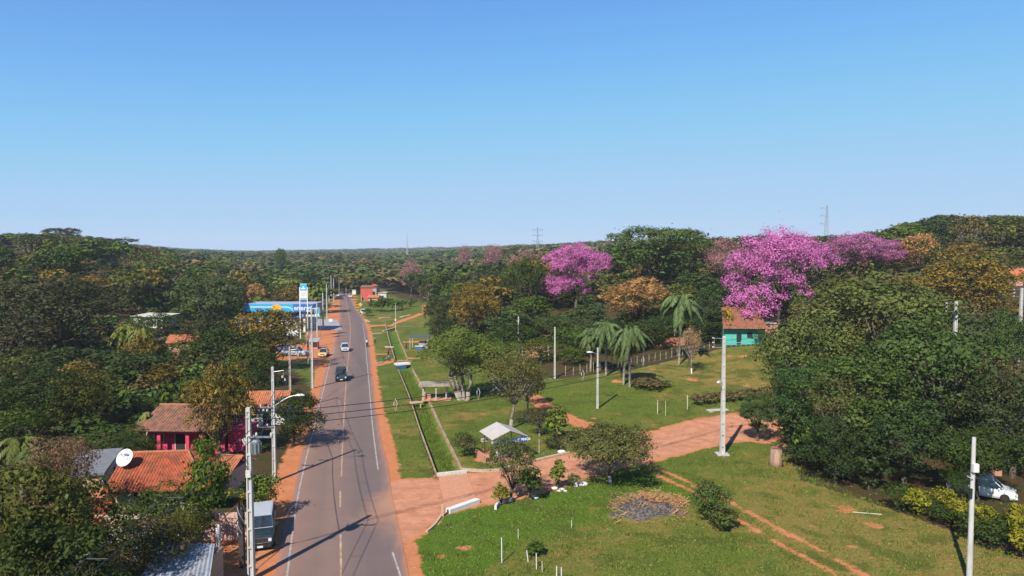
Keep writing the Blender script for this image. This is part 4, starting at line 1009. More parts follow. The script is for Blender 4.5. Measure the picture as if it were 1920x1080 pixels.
def transformer(t, h, r):
    z = h - 2.4
    mb = MB(); mb.tube([(.42, 0, z - .5), (.42, 0, z - .4), (.42, 0, z + .35), (.42, 0, z + .45)], [.2, .27, .27, .16], STEEL, 12)
    for j in range(10):
        a = 2 * PI * j / 10; mb.box((.42 + .3 * math.cos(a), .3 * math.sin(a), z - .03), (.08, .02, .6), STEEL, a)
    tr = mb.build('transformer', t)
    for a in (-.12, .12): MB().tube([(.42 + a, 0, z + .42), (.42 + a, 0, z + .72)], [.05, .03], WHITED, 8).build('bushing', tr)
    MB().tube([(-.16, -.1, z + .1), (-.34, -.15, z + .5)], .05, WHITED, 8).build('fuse_cutout', t)
    MB().tube([(-.16, .1, z + .1), (-.34, .15, z + .5)], .05, WHITED, 8).build('fuse_cutout', t)
    MB().box((.02, -.24, z - 1.6), (.3, .14, .42), WHITED).build('meter_box', t)
    cb = MB()
    for k in range(4):
        a = k * .9; cb.tube([(.22 * math.cos(a + q * .5), .22 * math.sin(a + q * .5), z + .3 - q * .28 - k * .1) for q in range(8)], .012, CABLE, 4)
    cb.build('wiring', t)
P1, g1, h1 = pole(461, 0, 0, 'nearest and tallest looking concrete pole with transformer, in front of the dark jeep', r=(.25, .16), loc=(-16.0, 41.0, 0), h=10.65, arms=[(8.9, 1.5, 1)], extra=transformer)
def sidearm(t, h, r):
    mb = MB(); mb.tube([(0, 0, h - .45), (.95, 0, h - .3), (.95, 0, h - .95)], .04, STEEL, 6); b = mb.build('bracket', t)
    for q in (-.75, -1.0): MB().tube([(.95 + (.12 if q < -.9 else -.12), 0, h + q), (.95 + (.12 if q < -.9 else -.12), 0, h + q - .2)], [.05, .07], WHITED, 8).build('insulator', b)
P2, g2, h2 = pole(515, 903, 688, 'white concrete pole with street lamp arm reaching over the road, second from the camera', r=(.21, .13), arms=[(6.6, 1.1, -1), (4.9, 1.4, -1)], lamp=(6.6, 2.0, .2, 1.0), extra=sidearm)
P3, g3, h3 = pole(545, 770, 650, 'old brownish concrete pole beside the leaning roadside tree', r=(.19, .12), m=POLE_OLD, extra=sidearm)
P4, g4, h4 = pole(586, 728, 574, 'tall concrete pole on the green verge, casting a shadow over the road', r=(.21, .13), extra=sidearm)
P5, g5, h5 = pole(578, 683, 588, 'short pole with whitewashed foot left of the tall verge pole', r=(.19, .13))
P6, g6, h6 = pole(595, 649, 566, 'concrete pole behind the small yellow car', r=(.2, .13))
P7, g7, h7 = pole(606, 619, 549, 'pole with blue and white painted foot at the forecourt edge', r=(.26, .15))
P8, g8, h8 = pole(613, 597, 533, 'first pole beyond the forecourt', r=(.24, .15))
P9, g9, h9 = pole(617, 566, 528, 'left pole of the far row beyond the forecourt', r=(.22, .14))
P10, g10, h10 = pole(621, 556, 516, 'tallest pole of the far row beyond the forecourt', r=(.26, .15))
P11, g11, h11 = pole(626, 566, 522, 'right pole of the far row beyond the forecourt', r=(.22, .14))
pole(649, 552, 522, 'dark thin pole where the road meets the wood', r=(.15, .1), m=POLE_OLD, kind='round')
pole(636, 553, 518, 'thin grey pole left of where the road ends', r=(.15, .1), m=POLE_OLD, kind='round')
def meter(t, h, r):
    MB().box((0, -.2, h * .42), (.34, .2, .5), WHITE).build('meter_box', t)
pole(742, 622, 569, 'leaning white pole with a meter box beside the red path', r=(.13, .08), extra=meter, kind='round')
pole(685, 543, 514, 'white pole in front of the red walled shop', r=(.18, .12), kind='round')
pole(936, 641, 596, 'pale pole left end of the walled yard', r=(.17, .11))
pole(972, 671, 594, 'white pole at the corner of the walled yard', r=(.19, .12))
pole(1040, 710, 613, 'white pole between the brick wall and the left palm', r=(.18, .11))
pole(1120, 766, 652, 'pole with street lamp on the lawn below the palms', r=(.18, .11), lamp=(6.9, -.75, 0, .3))
def farbr(t, h, r):
    hoop(.25)(t, h, r)
P12, g12, h12 = pole(1354, 852, 630, 'big white pole with lamp on the right side of dirt road', r=(.30, .16), extra=farbr, lamp=(6.9, -.5, -.6, .5))
MB().box((g12.x, g12.y, g12.z + .04), (1.2, 1.2, .14), CONC).build('pole_footing')
tag(bpy.data.objects['pole_footing'], 'square concrete footing round the big white pole', 'footing')
P13, g13, h13 = pole(1817, 1092, 820, 'grey pole with meter box in front of the white car', r=(.22, .14), m=POLE, kind='round', extra=lambda t, h, r: (meter(t, h * 1.9, r), MB().tube([(-.1, -.16, h * .72), (-.45, -.2, h * .74)], .03, WHITED, 6).build('bracket', t), MB().box((-.16, -.1, h * .62), (.16, .12, .6), CABLE).build('cable_clamp', t)))
def tall_at(px, d, ytop, label, **k):
    p = W(px, ytop, d); z = H(p.x, d); return pole(0, 0, 0, label, loc=(p.x, d, z), h=p.z - z, **k)
P14, g14, h14 = tall_at(1793, 76, 565, 'white pole top rising out of the right hand trees', r=(.3, .17), extra=farbr)
P15, g15, h15 = tall_at(1916, 92, 540, 'white pole at the right edge below the pink house', r=(.3, .17), extra=farbr)

# ---- cables
ORD = ['first', 'second', 'third', 'fourth', 'fifth', 'sixth', 'seventh', 'eighth', 'ninth', 'tenth', 'eleventh', 'twelfth', 'thirteenth']
def cable(a, b, sag, label, r=.018, n=24, group='power cables', ladder=None, sep=None, name='power_cable'):
    a, b = Vector(a), Vector(b)
    def pt(t, off=0): return a.lerp(b, t) - Vector((0, 0, 4 * sag * t * (1 - t)))
    mb = MB(); mb.tube([pt(i / n) for i in range(n + 1)], r, CABLE, 5); o = mb.build(name); tag(o, label, 'cable', group); return pt
def spacer(p, ax, label, w=.42):
    mb = MB(); mb.tube([p + Vector((0, 0, .06)), p + Vector((-.12, 0, -.25)), p + Vector((0, 0, -.85)), p + Vector((.12, 0, -.25)), p + Vector((0, 0, .06))], .022, WHITED, 6); o = mb.build('cable_spacer'); tag(o, label, 'cable spacer', 'white spacers on the crossing cables')
top1 = g1 + Vector((.3, 0, h1 - .9)); top12 = g12 + Vector((-1.15, 0, h12 - .35))
pf = cable(g1 + Vector((.3, 0, h1 - .35)), g12 + Vector((-1.1, 0, h12 - .2)), 1.0, 'upper cable crossing the road from the nearest pole to the big white pole', .026)
for dz, nm in ((-.42, 'middle'), (-.85, 'lower')):
    cable(g1 + Vector((.3, 0, h1 - .35 + dz)), g12 + Vector((-1.1, 0, h12 - .2 + dz)), 1.05, nm + ' cable crossing the road from the nearest pole to the big white pole', .026)
for px_, nm in ((741, 'over the roadside lawn'), (898, 'above the forked pale tree foot'), (1092, 'left of the clustered palm'), (1206, 'right of the clustered palm')):
    t_ = min(np.linspace(0, 1, 400), key=lambda t: abs(proj(*pf(t))[0] - px_)); spacer(pf(t_), None, 'white cable spacer hanging ' + nm)
cable(g12 + Vector((-1.1, 0, h12 - .5)), g14 + Vector((-1.1, 0, h14 - .5)), .6, 'cable from the big white pole into the right hand trees', .02)
cable(g14 + Vector((-1.1, 0, h14 - .4)), g15 + Vector((-1.1, 0, h15 - .4)), .5, 'cable between the two pole tops at the right edge', .02)
cable(g12 + Vector((0, 0, h12 - 3.2)), G(1120, 766) + Vector((0, 0, 7.2)), .5, 'thin cable from the big white pole to the lawn lamp pole', .014)
cable(g12 + Vector((0, 0, h12 - 3.6)), G(1440, 700) + Vector((0, 0, 4.8)), .3, 'thin cable from the big white pole to the right hand trees', .014)
cable(g13 + Vector((0, 0, h13 - 1)), g13 + Vector((16, 14, h13 + 1)), .4, 'cable leaving the grey pole to the right', .012)
back = Vector((-14.5, -6, 10.2))
ps = [(back, (-0.2, .9)), (g1, None), (g2, None), (g3, None), (g4, None), (g6, None), (g7, None), (g8, None), (g10, None)]
hs_ = [0, h1, h2, h3, h4, h6, h7, h8, h10]
names = ['behind the camera', 'nearest pole', 'lamp arm pole', 'old brownish pole', 'tall verge pole', 'pole behind the yellow car', 'blue footed pole', 'first pole beyond the forecourt', 'tallest far pole']
for i in range(len(ps) - 1):
    A = ps[i][0] if i == 0 else ps[i][0] + Vector((0, 0, hs_[i])); B = ps[i + 1][0] + Vector((0, 0, hs_[i + 1]))
    for k, (dx, dz) in enumerate(((.55, -1.0), (1.3, -1.0), (.0, -3.2))):
        if i == 0 and k == 2: continue
        a = A + Vector((dx, 0, dz if i else 0)); b = B + Vector((dx, 0, dz))
        f = cable(a, b, (b - a).length * .012, f'{["inner", "outer", "low"][k]} cable between {names[i]} and {names[i + 1]}', .022 if k < 2 else .028, group='roadside cables')
        if k == 0 and i in (0, 1, 2, 3):
            L = (b - a).length; n = int(L / 6)
            for q in range(1, n + 1):
                p = f(q / (n + 1)); mb = MB(); mb.tube([p, p + Vector((.75, 0, 0))], .022, CABLE, 5); o = mb.build('cable_spacer'); tag(o, f'black cable spacer bar, {ORD[q - 1]} one beyond the {names[i]}' if i else f'black cable spacer bar, {ORD[n - q]} one before the nearest pole', 'cable spacer', 'black spacer bars on the roadside cables')
# drop bundle from the nearest pole to a service post by the porch
sp = G(428, 1060); sp = Vector((-16.9, 41.8, 0))
t = thing('service_post', 'dark service post wrapped in cables beside the nearest pole', 'post', (-17.2, 42.6, 0))
MB().box((0, 0, 1.75), (.3, .3, 3.9), mat('dark_post', (.05, .045, .045), .9, var=.3)).build('shaft', t)
cb = MB()
for k in range(7):
    a = k * .9; cb.tube([(.22 * math.cos(a + q * .7), .22 * math.sin(a + q * .7) - .05, 3.6 - q * .3 + .1 * k) for q in range(6)], .02, CABLE if k % 2 else mat('pale_cable', (.4, .42, .5), .6), 4)
cb.build('cable_bundle', t)
for k in range(4):
    cable(g1 + Vector((-.1, -.1, 7.4 + .25 * k)), Vector((-17.2 + .08 * k, 42.6, 3.6)), .25, ['first', 'second', 'third', 'fourth'][k] + ' drop wire from the nearest pole to the service post, from below', .014, group='drop wires', n=10)
for k in range(3):
    cable(Vector((-17.2, 42.5, 3.4)), Vector((-17.6 - .25 * k, 36.5, 2.2 + .2 * k)), .3, ['left', 'middle', 'right'][2 - k] + ' slack wire from the service post towards the metal roof', .014, group='slack wires', n=10)

# ---- pylons on the skyline
def pylon(px, d, ytop, ybase, w, label, white=False):
    p = W(px, ytop, d); z0 = min(H(p.x, d), W(px, ybase + 12, d).z); h = p.z - z0; m = mat('pylon_steel', (.30, .33, .38), .6)
    if white: m = mat('pylon_white', (.55, .58, .62), .6)
    t = thing('lattice_tower', label, 'pylon', (p.x, d, z0)); mb = MB(); b = w; r = .09 * d / 400
    def wd(z): return b * (1 - .86 * min(1, z / h * 1.15))
    n = 12
    for s1, s2 in ((-1, -1), (1, -1), (1, 1), (-1, 1)): mb.tube([(s1 * wd(z) / 2, s2 * wd(z) / 2, z) for z in np.linspace(0, h, n)], r, m, 4)
    zs = np.linspace(0, h, n)
    for i in range(n - 1):
        for ax in range(4):
            c = [(-1, -1), (1, -1), (1, 1), (-1, 1)]; a_, b_ = c[ax], c[(ax + 1) % 4]
            mb.tube([(a_[0] * wd(zs[i]) / 2, a_[1] * wd(zs[i]) / 2, zs[i]), (b_[0] * wd(zs[i + 1]) / 2, b_[1] * wd(zs[i + 1]) / 2, zs[i + 1])], r * .7, m, 4)
    mb.build('mast', t)
    if not white:
        for k, zf in enumerate((.62, .78, .92)):
            mb = MB(); z = h * zf; L = b * 1.1
            for s_ in ((-1,) if px > 1500 else (-1, 1)):
                mb.tube([(0, 0, z + .4), (s_ * L, 0, z + .7)], r, m, 4); mb.tube([(0, 0, z - .9), (s_ * L, 0, z + .7)], r * .8, m, 4); mb.tube([(s_ * L, 0, z + .7), (s_ * L, 0, z - 1.0)], r * .9, m, 4)
            mb.build('crossarm', t)
    return t, p
pylon(1551, 340, 384, 436, 3.0, 'lattice power pylon standing above the great magenta tree', False)
pylon(1008, 520, 426, 470, 3.4, 'lattice power pylon on the skyline left of the two tiered magenta tree')
pylon(763, 800, 436, 466, 3.0, 'slim white antenna mast on the skyline right of the road', True)

# ---- buildings
def tile_quad(mb_v, A, B, C_, D, pitch=.24):
    """corrugated barrel-tile roof plane: A,B lower edge left/right, D,C upper edge; returns verts, faces, uv"""
    A, B, C_, D = map(Vector, (A, B, C_, D)); w = (B - A).length; n = max(3, int(w / pitch)) * 6; nrm = (B - A).cross(D - A).normalized()
    l = max((D - A).length, (C_ - B).length); rows = max(2, int(l / .38)); V = []; Fc = []; UV = []
    wtop = (C_ - D).length
    for j in range(rows + 1):
        for dbl in (0, 1):
            if j == rows and dbl: continue
            t = j / rows; P, Q_ = A.lerp(D, t), B.lerp(C_, t)
            lift = .035 if dbl == 0 else .0
            uo = (P - A).dot((B - A).normalized()); uw = (Q_ - P).length
            for i in range(n + 1):
                s = i / n; q = P.lerp(Q_, s); u = uo + uw * s; ph = (u / pitch) * 2 * PI
                q = q + nrm * (abs(math.sin(ph / 2)) * .085 + (lift if dbl == 0 else .035) * (1 if dbl == 0 else 0)); V.append(q); UV.append((u, t * l, 0))
    R_ = len(V) // (n + 1)
    for j in range(R_ - 1):
        for i in range(n): k = j * (n + 1) + i; Fc.append((k, k + 1, k + n + 2, k + n + 1))
    k0 = len(mb_v['v']); mb_v['v'] += [tuple(v) for v in V]; mb_v['f'] += [tuple(k0 + a for a in f) for f in Fc]; mb_v['uv'] += UV
def tile_roof(name, planes, m, parent, thick=.06, under=None, pitch=.24):
    D = dict(v=[], f=[], uv=[])
    for pl_ in planes: tile_quad(D, *pl_, pitch=pitch)
    me = bpy.data.meshes.new(name); me.from_pydata(D['v'], [], D['f']); me.materials.append(m)
    at = me.attributes.new('tileuv', 'FLOAT_VECTOR', 'POINT'); at.data.foreach_set('vector', np.array(D['uv'], dtype=np.float32).ravel())
    o = bpy.data.objects.new(name, me); COL.objects.link(o); o.parent = parent
    so = o.modifiers.new('thick', 'SOLIDIFY'); so.thickness = thick; so.offset = -1
    return o
def ridge(a, b, m, parent, r=.12):
    n = max(2, int((Vector(b) - Vector(a)).length / .45)); mb = MB(); a, b = Vector(a), Vector(b)
    for i in range(n): mb.tube([a.lerp(b, i / n), a.lerp(b, (i + 1.08) / n)], [r, r * .86], m, 8)
    mb.build('ridge_tiles', parent)
TILE_R = tilemat('clay_tiles_red', (.31, .062, .020), (.44, .105, .035), dirt=(.12, .045, .025))
TILE_B = tilemat('clay_tiles_brown', (.20, .075, .04), (.33, .15, .09), dirt=(.08, .055, .045))
TILE_O = tilemat('clay_tiles_orange', (.45, .125, .045), (.56, .19, .08), dirt=(.20, .085, .05))
CLAY = mat('ridge_clay', (.40, .16, .08), .9, var=.3, scale=5)
def wall_box(name, w, l, h, m, parent, z0=0, cx=0, cy=0): return MB().box((cx, cy, z0 + h / 2), (w, l, h), m).build(name, parent)
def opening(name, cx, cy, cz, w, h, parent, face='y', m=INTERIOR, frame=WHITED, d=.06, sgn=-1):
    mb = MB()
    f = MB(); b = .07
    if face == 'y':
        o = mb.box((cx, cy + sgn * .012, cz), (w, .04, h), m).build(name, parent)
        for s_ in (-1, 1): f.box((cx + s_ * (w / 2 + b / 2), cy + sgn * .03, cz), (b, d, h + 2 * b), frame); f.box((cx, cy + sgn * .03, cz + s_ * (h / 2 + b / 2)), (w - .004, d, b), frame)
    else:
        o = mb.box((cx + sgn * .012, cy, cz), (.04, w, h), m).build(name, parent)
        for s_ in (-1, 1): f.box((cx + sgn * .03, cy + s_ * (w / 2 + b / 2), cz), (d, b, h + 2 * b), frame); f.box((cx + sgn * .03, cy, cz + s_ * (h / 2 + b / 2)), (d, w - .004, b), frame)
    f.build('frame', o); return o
# magenta house
MAG = mat('magenta_render', (.64, .04, .11), .85, var=.18, scale=2.5, col2=(.76, .075, .15))
t = thing('magenta_house', 'magenta painted house under a brown mossy tile roof, left of the second pole', 'house', (-33.0, 68.2, 0), R(-2))
wall_box('wall', 7.9, 5.0, 2.45, MAG, t, cy=2.6)
mb = MB()
for x in (-2.2, .7, 2.2, 3.7): mb.box((x, -.9, 1.2), (.34, .34, 2.4), MAG)
for x0, x1 in ((-2.2, .7), (.7, 2.2), (2.2, 3.7)): mb.box(((x0 + x1) / 2, -.9, 2.22), (x1 - x0 - .342, .3, .36), MAG)
mb.build('porch_arcade', t)
opening('door', -.6, .1, 1.05, 1.0, 2.1, t); opening('window', 1.9, .1, 1.4, 1.0, 1.0, t); opening('window', -2.8, .1, 1.4, .9, .9, t)
tile_roof('roof', [((-4.5, -1.5, 2.38), (4.4, -1.5, 2.38), (4.1, 2.9, 4.05), (-4.2, 2.9, 4.05)), ((4.4, 5.6, 2.9), (-4.5, 5.6, 2.9), (-4.2, 2.9, 4.05), (4.1, 2.9, 4.05))], TILE_B, t, pitch=.3)
ridge((-4.2, 2.9, 4.12), (4.1, 2.9, 4.12), TILE_B and CLAY, t)
MB().box((5.2, 1.6, 1.15), (1.7, 3.2, 2.3), MAG).build('side_wall', t)
# red tiled hipped house
BRK = None
def brickmat(name, c1, c2, mort=(.35, .28, .22), sc=4.2):
    m = bpy.data.materials.new(name); t_, b, o = nodes(m); N = t_.nodes.new; L = t_.links.new
    tc = N("ShaderNodeTexCoord"); mp = N("ShaderNodeMapping"); mp.inputs['Rotation'].default_value = (R(90), 0, 0); L(tc.outputs['Object'], mp.inputs[0])
    br = N("ShaderNodeTexBrick"); c1, c2, mort = (tuple(q * .72 for q in v) for v in (c1, c2, mort)); br.inputs['Color1'].default_value = (*c1, 1); br.inputs['Color2'].default_value = (*c2, 1); br.inputs['Mortar'].default_value = (*mort, 1); br.inputs['Scale'].default_value = sc; br.inputs['Mortar Size'].default_value = .025
    L(mp.outputs[0], br.inputs[0]); L(br.outputs[0], b.inputs['Base Color']); b.inputs['Roughness'].default_value = .9; return m
BRICK = brickmat('brick_ochre', (.50, .30, .17), (.62, .41, .26)); BRICKR = brickmat('brick_red', (.52, .20, .12), (.62, .28, .18))
PINKW = brickmat('brick_pink', (.60, .36, .30), (.70, .46, .38), (.5, .38, .32))
t = thing('red_roof_house', 'house with bright red clay tile hip roof beside the satellite dish', 'house', (-27.3, 53.0, 0), R(6))
wall_box('wall', 6.2, 5.4, 2.2, mat('cream_render', (.55, .45, .34), .9, var=.2), t, cy=1.2)
tile_roof('roof', [((-3.6, -2.6, 2.1), (3.9, -2.6, 2.1), (1.3, 1.3, 4.0), (-3.6, 1.3, 4.0)), ((3.9, -2.6, 2.1), (4.6, 4.6, 2.1), (1.31, 1.6, 4.0), (1.3, 1.3, 4.0)), ((4.6, 4.6, 2.1), (-3.6, 4.6, 2.1), (-3.6, 1.3, 4.0), (1.3, 1.31, 4.0))], TILE_R, t)
ridge((-3.6, 1.3, 4.07), (1.3, 1.3, 4.07), CLAY, t); ridge((3.9, -2.6, 2.17), (1.3, 1.3, 4.07), CLAY, t, .1)
opening('window', -1.2, -1.5, 1.4, 1.1, 1.0, t); opening('door', 1.2, -1.5, 1.05, .9, 2.1, t)
t = thing('tiled_outbuilding', 'small orange tiled roof between the red roof and the magenta house', 'house', (-24.9, 56.5, 0), R(-8))
wall_box('wall', 4.2, 3.0, 2.2, PINKW, t); tile_roof('roof', [((-2.5, -2.0, 2.15), (2.5, -2.0, 2.15), (2.4, .2, 3.0), (-2.4, .2, 3.0)), ((2.5, 2.0, 2.2), (-2.5, 2.0, 2.2), (-2.4, .2, 3.0), (2.4, .2, 3.0))], TILE_O, t); ridge((-2.4, .2, 3.06), (2.4, .2, 3.06), CLAY, t); opening('door', 0, -1.5, 1, .9, 1.9, t)
# white gabled block
t = thing('white_block_house', 'white walled block with ochre brick front and grey slab roof, under the dish', 'house', (-33.69, 53.7, 0), R(18))
w_, l_ = 3.0, 5.6
mb = MB(); mb.box((0, .06, 1.55), (w_, l_, 3.1), mat('white_weathered_wall', (.66, .66, .68), .85, var=.14, scale=1.5)); mb.build('wall', t)
MB().box((-.05, -l_ / 2 + .02, 1.5), (w_ - .2, .16, 3.0), BRICK).build('brick_front', t)
MB().loft([[(-w_ / 2 - .25, -l_ / 2 - .3, 3.12), (w_ / 2 + .2, -l_ / 2 - .3, 3.12), (w_ / 2 + .2, -l_ / 2 - .3, 3.26), (-w_ / 2 - .25, -l_ / 2 - .3, 3.26)], [(-w_ / 2 - .25, l_ / 2 + .3, 3.4), (w_ / 2 + .2, l_ / 2 + .3, 3.4), (w_ / 2 + .2, l_ / 2 + .3, 3.54), (-w_ / 2 - .25, l_ / 2 + .3, 3.54)]], mat('grey_slab', (.19, .19, .21), .8, var=.2)).build('slab_roof', t)
opening('window', w_ / 2, .8, 2.1, .8, 1.0, t, face='x', sgn=1)
MB().loft([[(-w_ / 2 - 1.3, -l_ / 2 - 1.9, 1.5), (w_ / 2 + .4, -l_ / 2 - 1.9, 1.5), (w_ / 2 + .4, -l_ / 2 - .1, 2.0), (-w_ / 2 - 1.3, -l_ / 2 - .1, 2.0)], [(-w_ / 2 - 1.3, -l_ / 2 - 1.9, 1.58), (w_ / 2 + .4, -l_ / 2 - 1.9, 1.58), (w_ / 2 + .4, -l_ / 2 - .1, 2.08), (-w_ / 2 - 1.3, -l_ / 2 - .1, 2.08)]], CLAY).build('lean_to_roof', t) 
# dish
t = thing('satellite_dish', 'large white satellite dish with grey oval badge above the red roof', 'satellite dish', (-30.1, 52.4, 0.15), 0)
MB().tube([(0, .1, 0), (0, .1, 3.7)], .045, STEEL, 8).build('mast', t); MB().tube([(1.4, -2.2, .9), (.1, .1, 3.3)], .02, STEEL, 6).build('stay', t)
mb = MB(); rings = []
dn = Vector((-.12, -.86, .55)).normalized(); da = dn.cross(Vector((0, 0, 1))).normalized(); db = dn.cross(da); cc = Vector((0, 0, 3.95))
for rr in (.02, .2, .4, .58, .66): rings.append([cc + dn * (.22 * (rr / .66) ** 2 - .1) + (da * math.cos(a_ * PI / 14) + db * math.sin(a_ * PI / 14) * 1.05) * rr for a_ in range(28)])
for rr in (.66, .4, .02): rings.append([cc + dn * (.22 * (rr / .66) ** 2 - .13) + (da * math.cos(a_ * PI / 14) + db * math.sin(a_ * PI / 14) * 1.05) * rr for a_ in range(28)])
mb.loft(rings, WHITE, cap=True); dd = mb.build('reflector', t, smooth=True)
MB().tube([cc + dn * .02 + db * .0, cc + dn * .62 + db * -.1], .02, STEEL, 6).tube([cc + dn * .55 + db * -.1, cc + dn * .68 + db * -.1], .05, WHITED, 8).build('feed_horn', t)
mb = MB(); q0 = cc + dn * .035 - db * .26 * (1 if db.z < 0 else -1); mb.loft([[q0 + (da * math.cos(a_) * .24 + db * math.sin(a_) * .09) + dn * e for a_ in np.linspace(0, 2 * PI, 20)[:-1]] for e in (-.02, .01)], mat('badge_grey', (.12, .15, .25), .5)); mb.build('badge', dd)
# pink porch house at the bottom left
t = thing('pink_porch_house', 'low pinkish brick house front with white porch posts behind the corrugated roof', 'house', (-24.6, 46.6, 0), R(3))
wall_box('wall', 13.5, .2, 1.9, PINKW, t)
for x in (-3.2, -.1, 2.6, 5.2): MB().box((x, -3.0, 1.15), (.22, .22, 2.3), WHITE).build('porch_post', t)
mb = MB(); 
for k in range(9): mb.box((-3 + k * 1.03, -1.5, 2.34), (.06, 3.2, .06), mat('rusty_iron', (.22, .07, .04), .8))
mb.box((1, -3.0, 2.345), (8.6, .08, .08), mat('rusty_iron', (.22, .07, .04), .8)); mb.build('pergola', t)
tile_roof('roof', [((-6.9, -.6, 1.5), (-3.6, -.6, 1.5), (-3.6, 1.6, 2.5), (-6.9, 1.6, 2.5))], TILE_R, t)
opening('door', 1.0, -.1, .95, .9, 1.75, t); opening('window', -1.6, -.1, 1.2, 1.0, .9, t)
# fences, awning by the pole
t = thing('metal_gate', 'rusty iron gate with diagonal braces beside the service post', 'gate', (-19.3, 46.2, 0), R(-6))
mb = MB()
for x in (-1.3, 0, 1.3): mb.tube([(x, 0, 0), (x, 0, 1.8)], .03, mat('rusty_iron', (.22, .07, .04), .8), 6)
for z in (.1, .9, 1.75): mb.tube([(-1.3, 0, z), (1.3, 0, z)], .025, mat('rusty_iron', (.22, .07, .04), .8), 6)
mb.build('frame', t); MB().tube([(-1.3, 0, .1), (0, 0, 1.75), (1.3, 0, .1)], .02, mat('rusty_iron', (.22, .07, .04), .8), 6).build('brace', t)
t = thing('awning', 'small yellow awning on a red post behind the nearest pole', 'awning', (-20.0, 48.6, 0), R(-5))
MB().tube([(.25, 0, 0), (.25, 0, 2.35)], .06, paint('red_post', (.35, .03, .02)), 8).build('post', t)
MB().loft([[(-1.0, -.2, 2.5), (.9, -.2, 2.35), (.9, .9, 2.6), (-1.0, .9, 2.7)], [(-1.0, -.2, 2.56), (.9, -.2, 2.41), (.9, .9, 2.66), (-1.0, .9, 2.76)]], mat('yellow_canvas', (.62, .38, .03), .8)).build('canvas', t)
t = thing('lamp_hook', 'thin hooked iron pole in the yard behind the corrugated roof', 'pole', (-20.7, 43.8, 0))
MB().tube([(0, 0, 0), (0, 0, 2.9), (.08, 0, 3.1), (.25, 0, 3.15), (.33, 0, 3.0)], .025, STEEL, 6).build('shaft', t); MB().box((0, 0, .05), (.2, .2, .1), CONC).build('foot', t)
# corrugated carport roof
t = thing('carport', 'pale grey corrugated metal roof with brick pier at the bottom left', 'carport', (0, 0, 0))
A_, B_, C2, D_ = W(262, 1090, 36.2), W(386, 1120, 33.6), W(403, 1034, 39.8), W(300, 1052, 40.2)
for v_ in (A_, B_, C2, D_): v_.z = 0
mb = MB(); V = []; n = 60; corr = mat('corrugated_zinc', (.36, .38, .42), .55, var=.25, scale=1.2, metal=.1)
rings = []
for j in range(2):
    rw = []
    for i in range(n + 1):
        s = i / n; p = (A_.lerp(B_, s) if j == 0 else D_.lerp(C2, s)); rw.append((p.x, p.y, (2.35 if j == 0 else 2.75) + .03 * math.sin(i * 2 * PI / 4)))
    rings.append(rw)
mb.loft(rings, corr, cap=False, closed=False); ro = mb.build('roof_sheet', t); so = ro.modifiers.new('th', 'SOLIDIFY'); so.thickness = .02
MB().box((C2.x + .25, C2.y - 2.0, 1.25), (.3, 4.4, 2.5), BRICK).build('brick_pier', t)
for p in (A_, D_): MB().box((p.x + .3, p.y, 1.15), (.14, .14, 2.3), WOOD).build('post', t)
# orange roofed house, roadside behind second pole
t = thing('orange_roof_house', 'house with orange tiled roof just left of the top of second pole', 'house', (-28.9, 80, 0), R(4))
wall_box('wall', 4.6, 4.0, 2.3, WHITE, t, cy=.5); tile_roof('roof', [((-2.8, -2.2, 2.2), (2.8, -2.2, 2.2), (2.6, .5, 3.55), (-2.6, .5, 3.55)), ((2.8, 3.2, 2.2), (-2.8, 3.2, 2.2), (-2.6, .5, 3.55), (2.6, .5, 3.55))], TILE_O, t); ridge((-2.6, .5, 3.6), (2.6, .5, 3.6), CLAY, t); opening('door', .3, -1.5, 1, .9, 1.9, t); opening('window', -1.3, -1.5, 1.3, .8, .8, t)
mb = MB(); [mb.ball((-1.9 + k * .5, -2.2, 1.95), .17, WHITE, 8, 6) for k in range(6)]; mb.build('white_gutter_pots', t)
p = G(348, 650); z = H(p.x, 122)
t = thing('brick_shed', 'brick shed with red roof almost hidden in the left wood', 'shed', (W(347, 640, 122).x, 122, H(W(347, 640, 122).x, 122)), R(10))
zz = W(347, 628, 122).z - t.location.z
wall_box('wall', 4.5, 3.5, zz - 1.1, BRICKR, t); tile_roof('roof', [((-2.7, -2, zz - 1.2), (2.7, -2, zz - 1.2), (2.6, 0, zz), (-2.6, 0, zz)), ((2.7, 2, zz - 1.2), (-2.7, 2, zz - 1.2), (-2.6, 0, zz), (2.6, 0, zz))], TILE_O, t); opening('door', 0, -1.75, 1, .9, 1.9, t)
q = W(292, 590, 160); zb = H(q.x, 160)
t = thing('white_house', 'white house glimpsed between trees left of the petrol canopy', 'house', (q.x, 160, zb), R(-14)); hh_ = max(2.6, W(292, 588, 160).z - zb)
wall_box('wall', 8, 5, hh_ - .5, WHITED, t); MB().loft([[(-4.4, -3, hh_ - .5), (4.4, -3, hh_ - .5), (4.4, 3, hh_ - .2), (-4.4, 3, hh_ - .2)], [(-4.4, -3, hh_ - .38), (4.4, -3, hh_ - .38), (4.4, 3, hh_ - .08), (-4.4, 3, hh_ - .08)]], WHITED).build('roof', t)
opening('window', -2, -2.5, hh_ - 1.8, 1.2, 1.0, t); opening('window', 1.6, -2.5, hh_ - 1.8, 1.2, 1.0, t); opening('door', 3.1, -2.5, 1.05, .9, 2.0, t)
